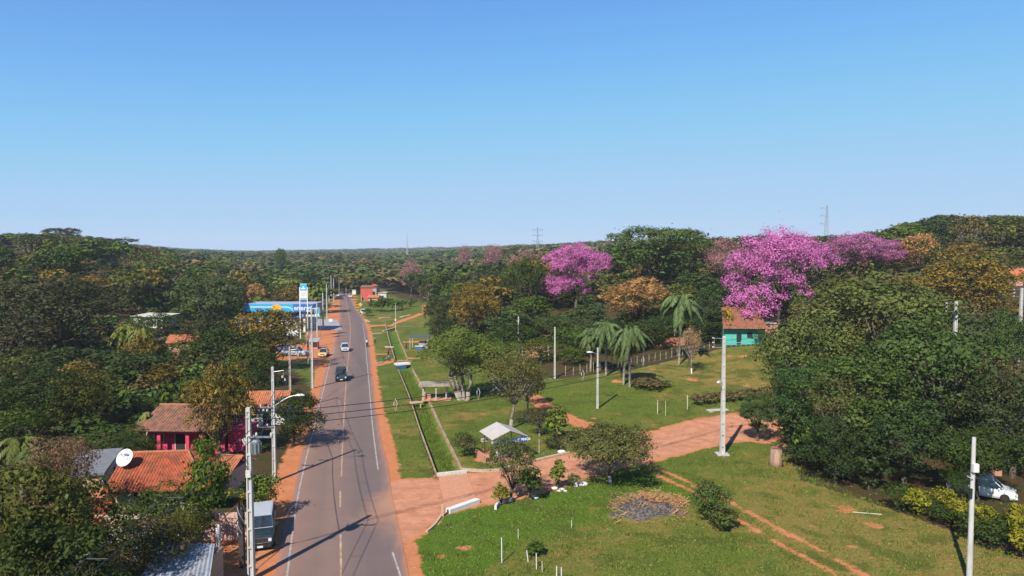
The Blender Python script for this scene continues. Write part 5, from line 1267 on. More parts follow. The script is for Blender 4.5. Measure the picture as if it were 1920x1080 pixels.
# petrol station
BLUE = paint('petrol_blue', (.02, .16, .50), .4); CYAN = paint('petrol_cyan', (.03, .42, .72), .4); YELL = paint('petrol_yellow', (.85, .45, .03), .4); PWH = paint('petrol_white', (.80, .80, .80), .4); LILAC = mat('canopy_top', (.40, .41, .55), .6)
dS = 172.0
a = W(456, 571, dS); b_ = W(587, 568, dS); zc_ = W(520, 578, dS).z; gz = H((a.x + b_.x) / 2, dS); Wd = b_.x - a.x; top = W(520, 570, dS).z; bot = W(520, 585, dS).z
t = thing('petrol_station', 'petrol station canopy with blue fascia lettered energy', 'petrol station', ((a.x + b_.x) / 2, dS, gz), R(-1))
T_, B2 = top - gz, bot - gz; dep = 9.0
MB().box((0, dep / 2, (T_ + B2) / 2), (Wd, dep, T_ - B2 - .02), LILAC).build('canopy', t)
fas = MB().box((0, -.06, (T_ + B2) / 2), (Wd + .1, .1, T_ - B2), CYAN).build('fascia', t)
hF = T_ - B2
MB().box((Wd * .36, -.125, (T_ + B2) / 2), (Wd * .28, .03, hF * .98), BLUE).build('blue_panel', fas)
mb = MB(); pts = [(-Wd * .49, B2 + hF * .62)] + [(Wd * .12 + math.sin(a_) * Wd * .10, B2 + hF * .62 - hF * .62 * (1 - math.cos(a_))) for a_ in np.linspace(0, PI / 2, 8)]
for (x0, z0_), (x1, z1_) in zip(pts[:-1], pts[1:]): mb.add([(x0, -.13, z0_ - .1), (x1, -.13, z1_ - .1), (x1, -.13, z1_ + .12), (x0, -.13, z0_ + .12), (x0, -.11, z0_ - .1), (x1, -.11, z1_ - .1), (x1, -.11, z1_ + .12), (x0, -.11, z0_ + .12)], [(0, 1, 2, 3), (4, 7, 6, 5), (0, 4, 5, 1), (3, 2, 6, 7)], PWH)
mb.build('white_swoosh', fas)
mb = MB(); mb.loft([[(x, y_, B2 + hF * .55 + z) for x, z in [(-Wd * .02 + math.cos(a_) * 1.25, math.sin(a_) * hF * .42) for a_ in np.linspace(0, 2 * PI, 17)[:-1]]] for y_ in (-.155, -.115)], YELL); mb.build('yellow_emblem', fas)
def text(s, size, loc, rot, m, parent, name='lettering', ext=.01, bold=0.0, align='CENTER'):
    c = bpy.data.curves.new(name, 'FONT'); c.body = s; c.size = size; c.extrude = ext; c.offset = bold; c.align_x = align; c.align_y = 'CENTER'; c.resolution_u = 2
    tmp = bpy.data.objects.new(name, c); COL.objects.link(tmp); bpy.context.view_layer.update()
    me = bpy.data.meshes.new_from_object(tmp.evaluated_get(bpy.context.evaluated_depsgraph_get())); bpy.data.objects.remove(tmp)
    me.materials.clear(); me.materials.append(m); o = bpy.data.objects.new(name, me); COL.objects.link(o); o.parent = parent; o.location = loc; o.rotation_euler = rot; return o
text('energy', hF * .85, (Wd * .36, -.16, (T_ + B2) / 2), (R(90), 0, 0), PWH, fas, bold=.03)
for x in (-Wd * .3, Wd * .02, Wd * .34):
    MB().box((x, 2, B2 / 2), (.5, .5, B2), PWH).build('column', t); 
for x in (-Wd * .14, Wd * .18):
    pu = MB().box((x, 2.2, .9), (1.0, .5, 1.8), PWH).build('fuel_pump', t); MB().box((x, 1.93, 1.3), (.7, .03, .45), BLUE).build('display', pu)
MB().box((-Wd * .1, 9.5, 1.5), (Wd * .9, 4, 3.0), WHITE).build('shop', t); opening('window', -Wd * .1, 7.5, 1.4, 6, 1.8, t, m=GLASS)
# white curved price totem beside the canopy + white wall
t = thing('curved_totem', 'white curved sign wall at the right end of the petrol canopy', 'sign', (W(549, 600, 166).x, 166, H(W(549, 600, 166).x, 166)), 0)
mb = MB(); mb.loft([[(x, y_, z) for x, z in [(-1.9, 0), (1.5, 0), (1.4, 1.4), (1.1, 2.8), (.4, 3.6), (-.5, 3.9), (-1.9, 3.9)]] for y_ in (-.15, .15)], PWH); mb.build('wall', t); MB().box((-.6, -.17, 2.5), (1.9, .03, .25), BLUE).build('stripe', t)
MB().box((-.3, -.17, 1.9), (1.6, .03, .2), BLUE).build('stripe', t)
dP = 160.0; p = W(569, 532, dP); gz = H(p.x, dP); hh_ = p.z - gz; w_ = 16 / F * dP
t = thing('price_sign', 'tall blue and white petrol price sign on two legs', 'sign', (p.x, dP, gz)); pxm = F / dP
for s_ in (-1, 1): MB().box((s_ * (w_ / 2 - .12), 0, hh_ / 2 - .4), (.2, .22, hh_ - .8), PWH).build('leg', t)
pn = MB().box((0, 0, hh_ - 1.95), (w_ - .45, .3, 3.9), PWH).build('panel', t)
MB().box((0, -.16, hh_ - .85), (w_ - .5, .05, 1.5), CYAN).build('blue_panel', pn)
MB().box((0, -.16, hh_ - 3.6), (w_ - .5, .05, .5), paint('petrol_lightblue', (.2, .5, .7))).build('blue_strip', pn)
mb = MB(); mb.box((0, -.2, hh_ - 1.15), (w_ * .5, .03, .3), PWH); mb.add([(-.25, -.2, hh_ - .9), (.25, -.2, hh_ - .9), (.05, -.2, hh_ - .45)], [(0, 1, 2)], PWH); mb.build('emblem', pn)
for k in range(2): MB().box((.05 - .1 * k, -.17, hh_ - 2.15 - k * .45), (w_ * .55, .03, .14), paint('pink_digits', (.75, .35, .4))).build('price_line', pn)
p = W(595, 597, 158); gz = H(p.x, 158)
t = thing('banner_sign', 'blue and white hanging banner sign with pink numbers by the forecourt', 'sign', (p.x, 158, gz)); hb = W(595, 576, 158).z - gz
for s_ in (-1, 1): MB().tube([(s_ * .66, 0, 0), (s_ * .66, 0, hb)], .05, STEEL, 6).build('leg', t)
pn = MB().box((0, 0, hb - 1.15), (1.24, .08, 2.3), CYAN).build('panel', t); MB().box((0, -.06, hb - 1.9), (1.0, .03, .6), PWH).build('white_strip', pn)
MB().box((-.2, -.06, hb - .6), (.35, .03, .6), paint('pink_digits', (.75, .35, .4))).build('number', pn); MB().box((.25, -.06, hb - .6), (.3, .03, .6), paint('pink_digits', (.75, .35, .4))).build('number', pn)
g = G(620, 606); t = thing('forecourt_board', 'white board standing on the forecourt beside the road', 'sign', g + Vector((0, 0, .1)))
MB().box((0, 0, .75), (1.0, .06, .8), PWH).build('panel', t)
for s_ in (-1, 1): MB().box((s_ * .4, .05, .35), (.06, .05, .7), STEEL).build('leg', t)
t = thing('perimeter_wall', 'low white wall behind the price sign at the forecourt', 'wall', G(577, 600) + Vector((0, 2, 0))); MB().box((0, 0, .7), (4.2, .2, 1.4), WHITE).build('wall_panel', t); MB().box((0, 0, 1.43), (4.3, .26, .08), CONC).build('coping', t)
# kiosk on the verge left of yellow car: grey awning with red below
g = G(588, 655); t = thing('roadside_stall', 'small roadside stall with grey tin roof behind the short pole', 'stall', g + Vector((0, 0, 0)), R(5))
MB().box((0, .9, .75), (1.7, 1.3, 1.5), BRICKR).build('wall', t)
MB().loft([[(-1.1, -.9, 1.65), (1.1, -.9, 1.65), (1.1, 1.8, 2.1), (-1.1, 1.8, 2.1)], [(-1.1, -.9, 1.7), (1.1, -.9, 1.7), (1.1, 1.8, 2.15), (-1.1, 1.8, 2.15)]], mat('corrugated_zinc', (.36, .38, .42), .55)).build('roof', t)
for s_ in (-1, 1): MB().box((s_ * 1.0, -.8, .8), (.08, .08, 1.6), WOOD).build('post', t)
# red walled shop far down the road
d = 285.0; p = W(685, 548, d); gz = H(p.x, d); REDW = mat('red_wall', (.55, .10, .08), .85, var=.2)
t = thing('red_wall_shop', 'red walled building beyond the end of the road', 'shop', (p.x + .5, d, gz)); hw = W(685, 541, d).z - gz
MB().box((0, 0, hw / 2), (5.0, .3, hw), REDW).build('wall', t); MB().box((.6, 5, hw / 2 + .15), (6.5, 7, hw + .3), mat('dull_render', (.42, .36, .32), .9)).build('back_wall', t)
tile_roof('roof', [((-3, 1.2, hw + .3), (4.2, 1.2, hw + .3), (4.2, 5, hw + 1.1), (-3, 5, hw + 1.1)), ((4.2, 9, hw + .3), (-3, 9, hw + .3), (-3, 5, hw + 1.1), (4.2, 5, hw + 1.1))], TILE_B, t, pitch=.6)
MB().box((2.9, 2.6, hw + 1.3), (1.8, 1.0, .9), REDW).build('red_upper_box', t); opening('door', -1.6, -.15, .9, .9, 1.7, t)
t = thing('red_brick_house', 'low red brick house right of the red walled shop', 'house', (W(702, 548, 275).x, 275, H(W(702, 548, 275).x, 275)), R(-8)); MB().box((0, 0, 1.1), (4.2, 3.5, 2.2), BRICKR).build('wall', t)
tile_roof('roof', [((-2.4, -2.1, 2.1), (2.4, -2.1, 2.1), (2.4, 0, 3.1), (-2.4, 0, 3.1)), ((2.4, 2.1, 2.1), (-2.4, 2.1, 2.1), (-2.4, 0, 3.1), (2.4, 0, 3.1))], TILE_O, t, pitch=.6); opening('door', -.8, -1.75, .9, .9, 1.7, t)
t = thing('pale_house', 'pale house with grey roof right of the red brick house', 'house', (W(712, 540, 290).x, 290, H(W(712, 540, 290).x, 290)), R(5)); MB().box((0, 0, 1.6), (6, 5, 3.2), WHITED).build('wall', t); MB().box((0, 0, 3.32), (6.6, 5.6, .2), CONC).build('roof', t); opening('window', -1, -2.5, 1.7, 1.2, 1.0, t); opening('door', 1.4, -2.5, 1.05, .9, 2.0, t)
p = G(664, 552); t = thing('white_kiosk', 'small white kiosk left of the red wall', 'kiosk', p + Vector((-.3, 2, 0))); MB().box((0, 0, 1.0), (1.8, 1.6, 2.0), WHITE).build('wall', t); MB().box((0, 0, 2.08), (2.1, 1.9, .14), CONC).build('roof', t)
p = G(695, 560); t = thing('white_billboard', 'blank white billboard on the grass below the red wall', 'sign', p); MB().box((0, 0, 1.3), (2.3, .08, 1.5), PWH).build('panel', t); MB().box((0, .1, .55), (.1, .1, 1.1), STEEL).build('leg', t)
p = G(676, 586); t = thing('warning_sign', 'yellow diamond road sign on the right verge behind the parked white car', 'sign', p)
hs2 = W(676, 571, p.y).z - p.z; MB().tube([(0, .05, 0), (0, .05, hs2 + .2)], .04, STEEL, 6).build('post', t); YW = paint('sign_yellow', (.85, .52, .01)); pn = MB().box((0, 0, 0), (.95, .04, .95), YW).build('panel', t); pn.location = (0, 0, hs2); pn.rotation_euler = (0, R(45), 0)
MB().tube([(-.18, -.035, -.18), (0, -.035, 0), (.02, -.035, .02), (.18, -.035, .18)], .04, CABLE, 5).build('arrow_mark', pn)
# teal house
g = G(1396, 646); d = g.y; TEAL = mat('teal_render', (.10, .50, .42), .8, var=.12, scale=2)
wpx = 74 / F * d
t = thing('teal_house', 'teal painted house with old red tile roof below the great magenta tree', 'house', g, R(-3)); hw = W(1396, 614, d).z - g.z; rt = W(1396, 578, d + 3.5).z - g.z
wall_box('wall', wpx, 5.5, hw + .4, TEAL, t, z0=-.4, cy=2.75)
MB().box((0, -.9, .45), (wpx, .1, .1), TEAL).build('rail', t)
for k in range(9): MB().box((-wpx / 2 + .1 + k * (wpx - .2) / 8, -.9, .2), (.09, .09, 1.2), TEAL).build('fence_post', t)
opening('window', .9, 0, hw * .55, 1.0, 1.0, t, frame=TEAL); opening('door', -1.0, 0, 1.0, .9, 2.0, t, frame=TEAL)
tile_roof('roof', [((-wpx / 2 - .6, -1.0, hw - .15), (wpx / 2 + .3, -1.0, hw - .15), (wpx / 2 - .6, 3.0, rt), (-wpx / 2 + .1, 3.0, rt)), ((wpx / 2 + .3, 6.2, hw - .1), (-wpx / 2 - .6, 6.2, hw - .1), (-wpx / 2 + .1, 3.0, rt), (wpx / 2 - .6, 3.0, rt))], tilemat('clay_tiles_old', (.22, .075, .04), (.33, .13, .07), dirt=(.10, .055, .035)), t, pitch=.35); ridge((-wpx / 2 + .1, 3.0, rt + .06), (wpx / 2 - .6, 3.0, rt + .06), CLAY, t)
tree('low', W(1432, 640, d - 3).x, d - 2.5, 3.2, 3.6, DG, 'dark bush covering the right end of the teal house wall', level=1)
o_ = tree('shrub', W(1366, 600, d + 2.5).x - .6, d + 1, rt + .8, 2.0, (.35, .28, .03), 'yellow flowering creeper at the left corner of the teal house roof', level=1)
q = W(1440, 618, d + 4); t = thing('brick_outhouse', 'small brick outhouse right of the teal house', 'shed', (q.x, d + 4, H(q.x, d + 4))); hq = max(2.2, W(1440, 606, d + 4).z - t.location.z); MB().box((0, 0, hq / 2), (2.6, 3, hq), BRICKR).build('wall', t); MB().box((0, 0, hq + .06), (3, 3.4, .12), CONC).build('roof', t)
# orange rough wall left of the tall palm
g = G(1265, 655); t = thing('mud_wall', 'low orange brick wall behind the tall lawn palm', 'wall', g + Vector((0, 3, 0)), R(-5)); MB().box((0, 0, .7), (5, .25, 2.0), mat('adobe', (.45, .18, .10), .95, var=.25)).build('wall_panel', t); MB().box((0, 0, 1.75), (5.1, .32, .1), CLAY).build('coping', t)
# pink house at right edge
p = W(1915, 503, 150); gz = H(p.x, 150); t = thing('pink_house', 'pink house with coral tiled roof at the right edge', 'house', (p.x + 3.2, 153, gz), R(-6)); hr = p.z - gz; he = W(1915, 520, 150).z - gz
wall_box('wall', 8, 7, he, mat('pink_render', (.60, .30, .27), .85, var=.1), t); tile_roof('roof', [((-4.6, -4.2, he - .1), (4.6, -4.2, he - .1), (4.2, 0, hr), (-4.2, 0, hr)), ((4.6, 4.2, he - .1), (-4.6, 4.2, he - .1), (-4.2, 0, hr), (4.2, 0, hr))], TILE_O, t, pitch=.4); opening('window', -2, -3.5, he - 1.4, 1.1, 1.1, t)
# walled yard
A_ = G(938, 634); B_ = G(968, 668); C_2 = G(936, 628)
def wall_between(a, b, h, th, m, name, label, cat='wall', base=None, posts=None):
    a, b = Vector(a), Vector(b); L = (b - a).to_2d().length; ang = math.atan2(b.y - a.y, b.x - a.x)
    t = thing(name, label, cat, (a + b) / 2, ang); t.location.z = min(a.z, b.z)
    MB().box((0, 0, h / 2), (L, th, h), m).build('wall_panel', t)
    if base: MB().box((0, -.03, .3), (L + .02, th + .14, .6), base).build('base_strip', t)
    if posts:
        for k in range(posts): MB().box((-L / 2 + k * L / (posts - 1), 0, h / 2 + .15), (.3, th + .1, h + .3), WHITE).build('pier', t)
    return t
wall_between(G(937, 640), G(973, 672), 2.3, .16, mat('dark_sheeting', (.07, .07, .09), .7), 'yard_wall', 'dark sheeted yard wall on a white base running towards the white pole', base=WHITE, posts=4)
wall_between(G(980, 672) , G(1028, 668), 2.2, .18, BRICKR, 'brick_wall', 'low red brick wall right of the white pole', posts=2)
# stick fence at the back of the lawn
def stakes(pts, n, h, label_fmt, group, m=STAKE, r=.04, names=None, lean=.08):
    rng = random.Random(len(group)); P = [G(*q) for q in pts]; seg = [(P[i + 1] - P[i]).length for i in range(len(P) - 1)]; tot = sum(seg)
    for k in range(n):
        s = tot * k / max(1, n - 1); i = 0
        while i < len(seg) - 1 and s > seg[i]: s -= seg[i]; i += 1
        p = P[i].lerp(P[i + 1], min(1, s / seg[i])); hh = h * rng.uniform(.85, 1.15)
        mb = MB(); mb.tube([p + Vector((0, 0, -.2)), p + Vector((rng.uniform(-lean, lean), rng.uniform(-lean, lean), hh))], [r, r * .8], m, 6); o = mb.build('fence_post'); tag(o, label_fmt.split(',')[0] + ' ' + ['right of the brick wall pole', 'behind the left end palm', 'behind the clustered palm', 'right of the clustered palm', 'left of the tall lawn palm'][min(4, k // 6)] + f', {ORD[k % 6]} one', 'post', group)
stakes([(1045, 706), (1075, 703), (1110, 697), (1200, 682), (1330, 655)], 26, 1.4, 'rough wooden stake', 'stakes of the fence behind the palms')
for k, (px, py, yt, lb) in enumerate([(1233, 776, 750, 'pale concrete fence post right of the vine covered bush'), (1289, 768, 741, 'pale concrete fence post left of the brown hedge row'), (1248, 780, 752, 'thin grey stake beside the pale fence post'), (941, 1055, 1008, 'single white stake standing on the near lawn'), (972, 1010, 992, 'short thin stake in the middle of near lawn'), (991, 1053, 1032, 'leaning white stake left of the staked sapling'), (1006, 1067, 1038, 'white stake in front of the staked sapling'), (1017, 1072, 1052, 'short stake right of the staked sapling'), (1044, 1088, 1062, 'white stake at the bottom edge of the lawn'), (1053, 1090, 1064, 'last white stake at the bottom edge of lawn'), (1011, 850, 823, 'thin yellow post by the path right of the welcome shelter'), (1072, 990, 975, 'tiny stick behind the burnt heap')]):
    g = G(px, py); p = W(px, yt, g.y); mb = MB(); mb.tube([g + Vector((0, 0, -.2)), Vector((g.x - (.12 if 'leaning' in lb else .02), g.y, p.z))], .06 if 'concrete' in lb else .035, STAKE if 'white' not in lb else WHITE, 6); o = mb.build('stake'); tag(o, lb, 'post')
# ---- culvert, kerbs and ditch walls
def strip(name, pts, w, h, m, label, cat, z0=-.3, dz=0):
    P = [G(*p) if not isinstance(p, Vector) else p for p in pts]; mb = MB(); n = len(P); rings = []
    for i, p in enumerate(P):
        d = (P[min(i + 1, n - 1)] - P[max(i - 1, 0)]); d.z = 0; d.normalize(); s = Vector((-d.y, d.x, 0)) * w / 2; z = dz
        rings.append([(p.x + s.x, p.y + s.y, z + z0), (p.x - s.x, p.y - s.y, z + z0), (p.x - s.x, p.y - s.y, z + h), (p.x + s.x, p.y + s.y, z + h)])
    mb.loft(rings, m); o = mb.build(name); tag(o, label, cat); return o
ctr = [Vector((x, y, 0)) for x, y in DITCH[:4]]
EW = mat('ditch_edge', (.20, .15, .07), .95, var=.3, scale=1.1, bump=.3, col2=(.52, .36, .23))
def offs(P, o):
    out = []
    for i, p in enumerate(P):
        d = (P[min(i + 1, len(P) - 1)] - P[max(i - 1, 0)]); d.normalize(); out.append(p + Vector((-d.y, d.x, 0)) * o)
    return out
strip('ditch_wall', offs(ctr, 1.22), .14, .035, EW, 'tan concrete edge along the road side of the ditch', 'ditch wall', z0=-1.0)
strip('ditch_wall', offs(ctr, -1.22), .24, .05, EW, 'tan concrete edge along the lawn side of the ditch', 'ditch wall', z0=-1.0)
c2_ = [Vector((x, y, 0)) for x, y in DITCH[4:]]
strip('ditch_wall', offs(c2_, 1.2), .2, .08, EW, 'edge of the far ditch stretch, road side', 'ditch wall', z0=-1.0)
strip('ditch_wall', offs(c2_, -1.2), .2, .08, EW, 'edge of the far ditch stretch, lawn side', 'ditch wall', z0=-1.0)
t = thing('culvert', 'concrete culvert slab where the dirt road crosses the ditch', 'culvert', (0, 0, 0))
cs = [flat(*p) for p in [(822, 893), (876, 890), (895, 940), (837, 962)]]
MB().prism(cs, -.3, .045, mat('slab_dusty', (.58, .27, .155), .9, var=.12, scale=3)).build('slab', t)
pa, pb = Vector((*flat(820, 893), 0)), Vector((*flat(875, 887), 0))
def seg_box(a, b, w, z0, z1, m, name, parent, bev=0):
    a, b = Vector(a), Vector(b); d = b - a; L = d.to_2d().length; o = MB().box(((a.x + b.x) / 2, (a.y + b.y) / 2, (z0 + z1) / 2), (L, w, z1 - z0), m, math.atan2(d.y, d.x)).build(name, parent, bevel=bev); return o
seg_box(pa, pb, .32, -1.1, .28, WHITED, 'parapet', t); pc, pd = Vector((*flat(840, 962), 0)), Vector((*flat(896, 942), 0))
seg_box(pc, pd, .5, -1.1, .32, WHITE, 'parapet', t)
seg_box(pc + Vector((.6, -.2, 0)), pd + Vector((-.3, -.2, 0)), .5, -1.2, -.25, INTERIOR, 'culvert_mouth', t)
strip('kerb', [(867, 884), (905, 885), (935, 883), (958, 877), (1000, 866), (1068, 850)], .35, .2, CREAM, 'cream kerb along the dirt road in front of the welcome shelter', 'kerb')
strip('kerb', [(829, 966), (815, 985), (800, 998)], .18, .12, CREAM, 'dirty kerb curving from the culvert to the road', 'kerb')
strip('kerb', [(944, 944), (934, 948), (929, 956)], .18, .35, WHITE, 'short curved white kerb right of the culvert', 'kerb')
g = G(830, 968); o = MB().box((g.x, g.y, .35), (.18, .18, 1.1), CREAM).build('marker_post'); tag(o, 'cream marker post left of the culvert parapet', 'post')
# footbridges
t = thing('footbridge', 'small tan concrete footbridge over the ditch in front of the bus shelter', 'bridge', (0, 0, 0)); seg_box(Vector((*flat(768, 756), 0)), Vector((*flat(793, 755), 0)), .7, -.05, .16, CREAM, 'slab', t); seg_box(Vector((*flat(770, 757), 0)), Vector((*flat(772, 757), 0)), .6, -1, -.05, CREAM, 'abutment', t); seg_box(Vector((*flat(788, 757), 0)), Vector((*flat(790, 757), 0)), .6, -1, -.05, CREAM, 'abutment', t)
t = thing('ditch_bridge', 'white slab bridge with blue face over the ditch', 'bridge', (0, 0, 0)); a_, b_2 = Vector((*flat(741, 686), 0)), Vector((*flat(767, 684), 0)); seg_box(a_, b_2, 1.6, .15, .4, WHITE, 'slab', t); seg_box(a_ + Vector((.5, -.9, 0)), b_2 + Vector((-.4, -.9, 0)), .12, -1.0, .14, paint('blue_panel_paint', (.05, .17, .42)), 'blue_face', t); seg_box(a_ + Vector((-.2, 1.6, 0)), b_2 + Vector((.0, 1.6, 0)), .5, -.9, .3, CREAM, 'back_beam', t); seg_box(a_ + Vector((-.2, 3.2, 0)), b_2 + Vector((.0, 3.2, 0)), .6, -.9, .3, mat('brown_beam', (.3, .17, .12), .9), 'back_beam', t)
for lb, pts, w in (('pale rubble kerb at the junction of the red path', [(706, 682), (718, 680)], .5), ('long pale slab beside the red path beyond the ditch', [(752, 595), (770, 591)], 1.2), ('cream slab where red path meets the road', [(684, 600), (692, 604)], .8), ('pale slab over ditch beside the leaning pole', [(712, 597), (732, 595)], 1.2), ('thin plank bridge across the far ditch', [(718, 621), (740, 619)], .5), ('second plank bridge across the far ditch', [(697, 626), (716, 625)], .4)): strip('concrete_slab', pts, w, .18, CREAM, lb, 'slab', dz=float(H(G(*pts[0]).x, G(*pts[0]).y)))
g = G(1345, 771); t = thing('fallen_slab', 'long grey broken slab lying on grass left of the big white pole', 'slab', g, R(12)); MB().box((0, 0, .16), (2.7, .7, .16), CONC).build('slab_panel', t); MB().box((-1.0, -.1, .04), (.5, .5, .1), CONC).build('support', t)
# ---- bus shelter
g = G(816, 748); t = thing('bus_shelter', 'open bus shelter with thick grey concrete roof beside the ditch', 'shelter', g, R(4)); hz = W(816, 722, g.y).z - g.z
sl = MB(); sl.loft([[(-2.1, y_, hz), (2.0, y_, hz), (2.1, y_, hz + .12), (1.9, y_, hz + .24), (-2.0, y_, hz + .3), (-2.2, y_, hz + .15)] for y_ in (-1.2, 1.5)], mat('shelter_concrete', (.36, .31, .25), .9, var=.25, scale=2, bump=.2)); sl.build('roof', t)
for x, y_ in ((-1.6, -.8), (.15, -.9), (1.5, -.2), (1.7, 1.1), (-1.5, 1.1)): MB().box((x, y_, hz / 2), (.16, .16, hz), CONC).build('post', t)
MB().box((-1.1, .1, .35), (1.0, .5, .7), BRICKR).build('bench', t); MB().box((.2, .2, .03), (4.0, 3.0, .1), mat('slab_dusty', (.50, .32, .23), .9)).build('floor_slab', t)
# ---- welcome shelter
t = thing('welcome_shelter', 'small open pavilion with pale gable roof and blue welcome banner', 'shelter', (-.85, 66.2, 0), R(22.7)); w_, l_, e_, r_ = 3.7, 3.6, 2.35, 3.1
SH = mat('shelter_roof', (.50, .46, .42), .7, var=.07, scale=1.5)
mb = MB()
for s_ in (-1, 1):
    x = s_ * w_ / 2
    mb.add([(x, -l_ / 2, e_), (x, l_ / 2, e_), (0, l_ / 2, r_), (0, -l_ / 2, r_), (x, -l_ / 2, e_ - .06), (x, l_ / 2, e_ - .06), (0, l_ / 2, r_ - .06), (0, -l_ / 2, r_ - .06)], [(0, 1, 2, 3), (4, 7, 6, 5), (0, 4, 5, 1), (0, 3, 7, 4), (1, 5, 6, 2)], SH)
mb.build('roof', t); mb = MB()
for s_ in (-1, 1): mb.box((s_ * (w_ / 2 - .12), 0, e_ - .1), (.1, l_ - .3, .1), CABLE)
mb.tube([(-w_ / 2 + .1, -l_ / 2 + .1, e_ - .05), (0, -l_ / 2 + .1, r_ - .1), (w_ / 2 - .1, -l_ / 2 + .1, e_ - .05)], .04, CABLE, 5); mb.build('roof_frame', t)
for x, y_ in ((-1.45, -1.35), (-.9, -1.5), (1.4, -1.35), (-1.45, 1.35), (1.4, 1.35)): MB().tube([(x, y_, 0), (x, y_, e_)], .045, CABLE, 6).build('post', t)
bn = MB().box((.1, -1.72, 2.05), (3.4, .05, .48), mat('banner_blue', (.03, .10, .42), .6)).build('banner', t)
text('BIENVENIDOS AL 8° PINCA', .335, (.1, -1.755, 2.05), (R(90), 0, 0), mat('banner_white', (.85, .85, .88), .6), bn, bold=.012)
MB().box((.2, 0, .04), (4.6, 3.6, .1), mat('slab_dusty', (.50, .32, .23), .9)).build('floor_slab', t)
MB().box((-2.35, .1, .35), (.25, 2.4, .7), BRICKR).build('low_wall', t); MB().box((.4, .2, .4), (.9, .5, .08), WHITE).build('bench', t)
g = G(905, 850); t = thing('small_sign', 'small white lettered board on an orange post left of the welcome shelter', 'sign', g, R(14)); hz = W(905, 825, g.y).z - g.z
MB().box((0, .04, hz / 2), (.1, .1, hz), mat('orange_post', (.55, .26, .10), .8)).build('post', t); pn = MB().box((.2, 0, hz), (.75, .04, .3), WHITE).build('panel', t); MB().box((.2, -.03, hz + .03), (.55, .02, .05), CABLE).build('text_line', pn); MB().box((.2, -.03, hz - .06), (.45, .02, .04), CABLE).build('text_line', pn)
for k in range(3):
    g = G(930 + k * 9, 858); mb = MB(); mb.box((g.x, g.y, .45), (.35, .3, .9), [WHITE, mat('grey_blue_cloth', (.2, .2, .32), .9), CONC][k]); mb.box((g.x, g.y + .1, 1.0), (.35, .05, .3), [WHITE, mat('grey_blue_cloth', (.2, .2, .32), .9), CONC][k]); o = mb.build('plastic_chair'); tag(o, ['white', 'grey blue', 'grey'][k] + ' chair under the welcome shelter', 'chair')
# low twig fence / woodpile right of shelter
g = G(1062, 838); mb = MB(); rng = random.Random(2)
for k in range(60): a = Vector((g.x + rng.uniform(-1.4, 1.4), g.y + rng.uniform(-.5, .5), .05)); mb.tube([a, a + Vector((rng.uniform(-.6, .6), rng.uniform(-.4, .4), rng.uniform(.2, 1.0)))], .02, WOOD, 4)
o = mb.build('brushwood'); tag(o, 'heap of cut brown branches right of the welcome shelter', 'brushwood', kind=None)
tree('shrub', G(1035, 842).x, G(1035, 842).y, 1.3, 2.4, (.05, .07, .03), 'low dark bush between the thin yellow post and the branch heap', level=1)
# white stones
for k, (px, py, s_) in enumerate([(1053, 848, .3), (1092, 909, .35), (1054, 918, .18), (999, 932, .2), (1005, 934, .15), (1060, 921, .12), (1040, 916, .2), (1048, 921, .14), (1076, 905, .16)]):
    g = G(px, py); mb = MB(); mb.ball((g.x, g.y, g.z + s_ * .2), s_, WHITE, 9, 6, (1.5, 1, .6)); o = mb.build('whitewashed_stone', smooth=True); tag(o, 'whitewashed stone on the verge, ' + ['alone behind the cream kerb', 'largest one, at the foot of the spreading tree', 'near the narrow sapling', 'left of the leafy sapling', 'right of the leafy sapling foot', 'small one right of the narrow sapling', 'left of the narrow sapling', 'small one below the narrow sapling', 'beside the tiny round bush'][k], 'stone')
g = G(1079, 912); o = MB().box((g.x, g.y, .35), (.3, .25, .8), WHITE, .3, .9).build('whitewashed_post'); tag(o, 'short whitewashed post left of the spreading tree', 'post')
# burnt heap: branches on the ash
rng = random.Random(9); c = G(1215, 940); mb = MB(); DRY = mat('dry_straw', (.42, .26, .12), .95, var=.35, scale=8); RUST = mat('dry_rust_leaves', (.45, .17, .07), .95, var=.35, scale=8)
for k in range(1500):
    s_ = rng.random(); px = 1146 + 140 * rng.random(); py = 936 + rng.gauss(0, 5.5) + abs(px - 1215) * .12 + (30 * rng.random() if rng.random() < .3 else 0); g = G(px, py); z = g.z + rng.uniform(0, .5) * (1 - abs(px - 1220) / 90)
    a = Vector((g.x, g.y, z)); mb.tube([a, a + Vector((rng.uniform(-.5, .5), rng.uniform(-.4, .4), rng.uniform(-.1, .25)))], rng.uniform(.012, .03), DRY if rng.random() < .65 else RUST if px > 1200 else BARK, 3, cap=False)
o = mb.build('burnt_branches'); tag(o, 'heap of dry branches along the back edge of the burnt patch', 'branch heap')
g = G(1625, 963); o = MB().tube([g + Vector((-1, .2, .04)), g + Vector((1, -.3, .05))], .04, STAKE, 6).build('fallen_pole'); tag(o, 'pale stick lying on the lawn left of the yellow hedge', 'stick')
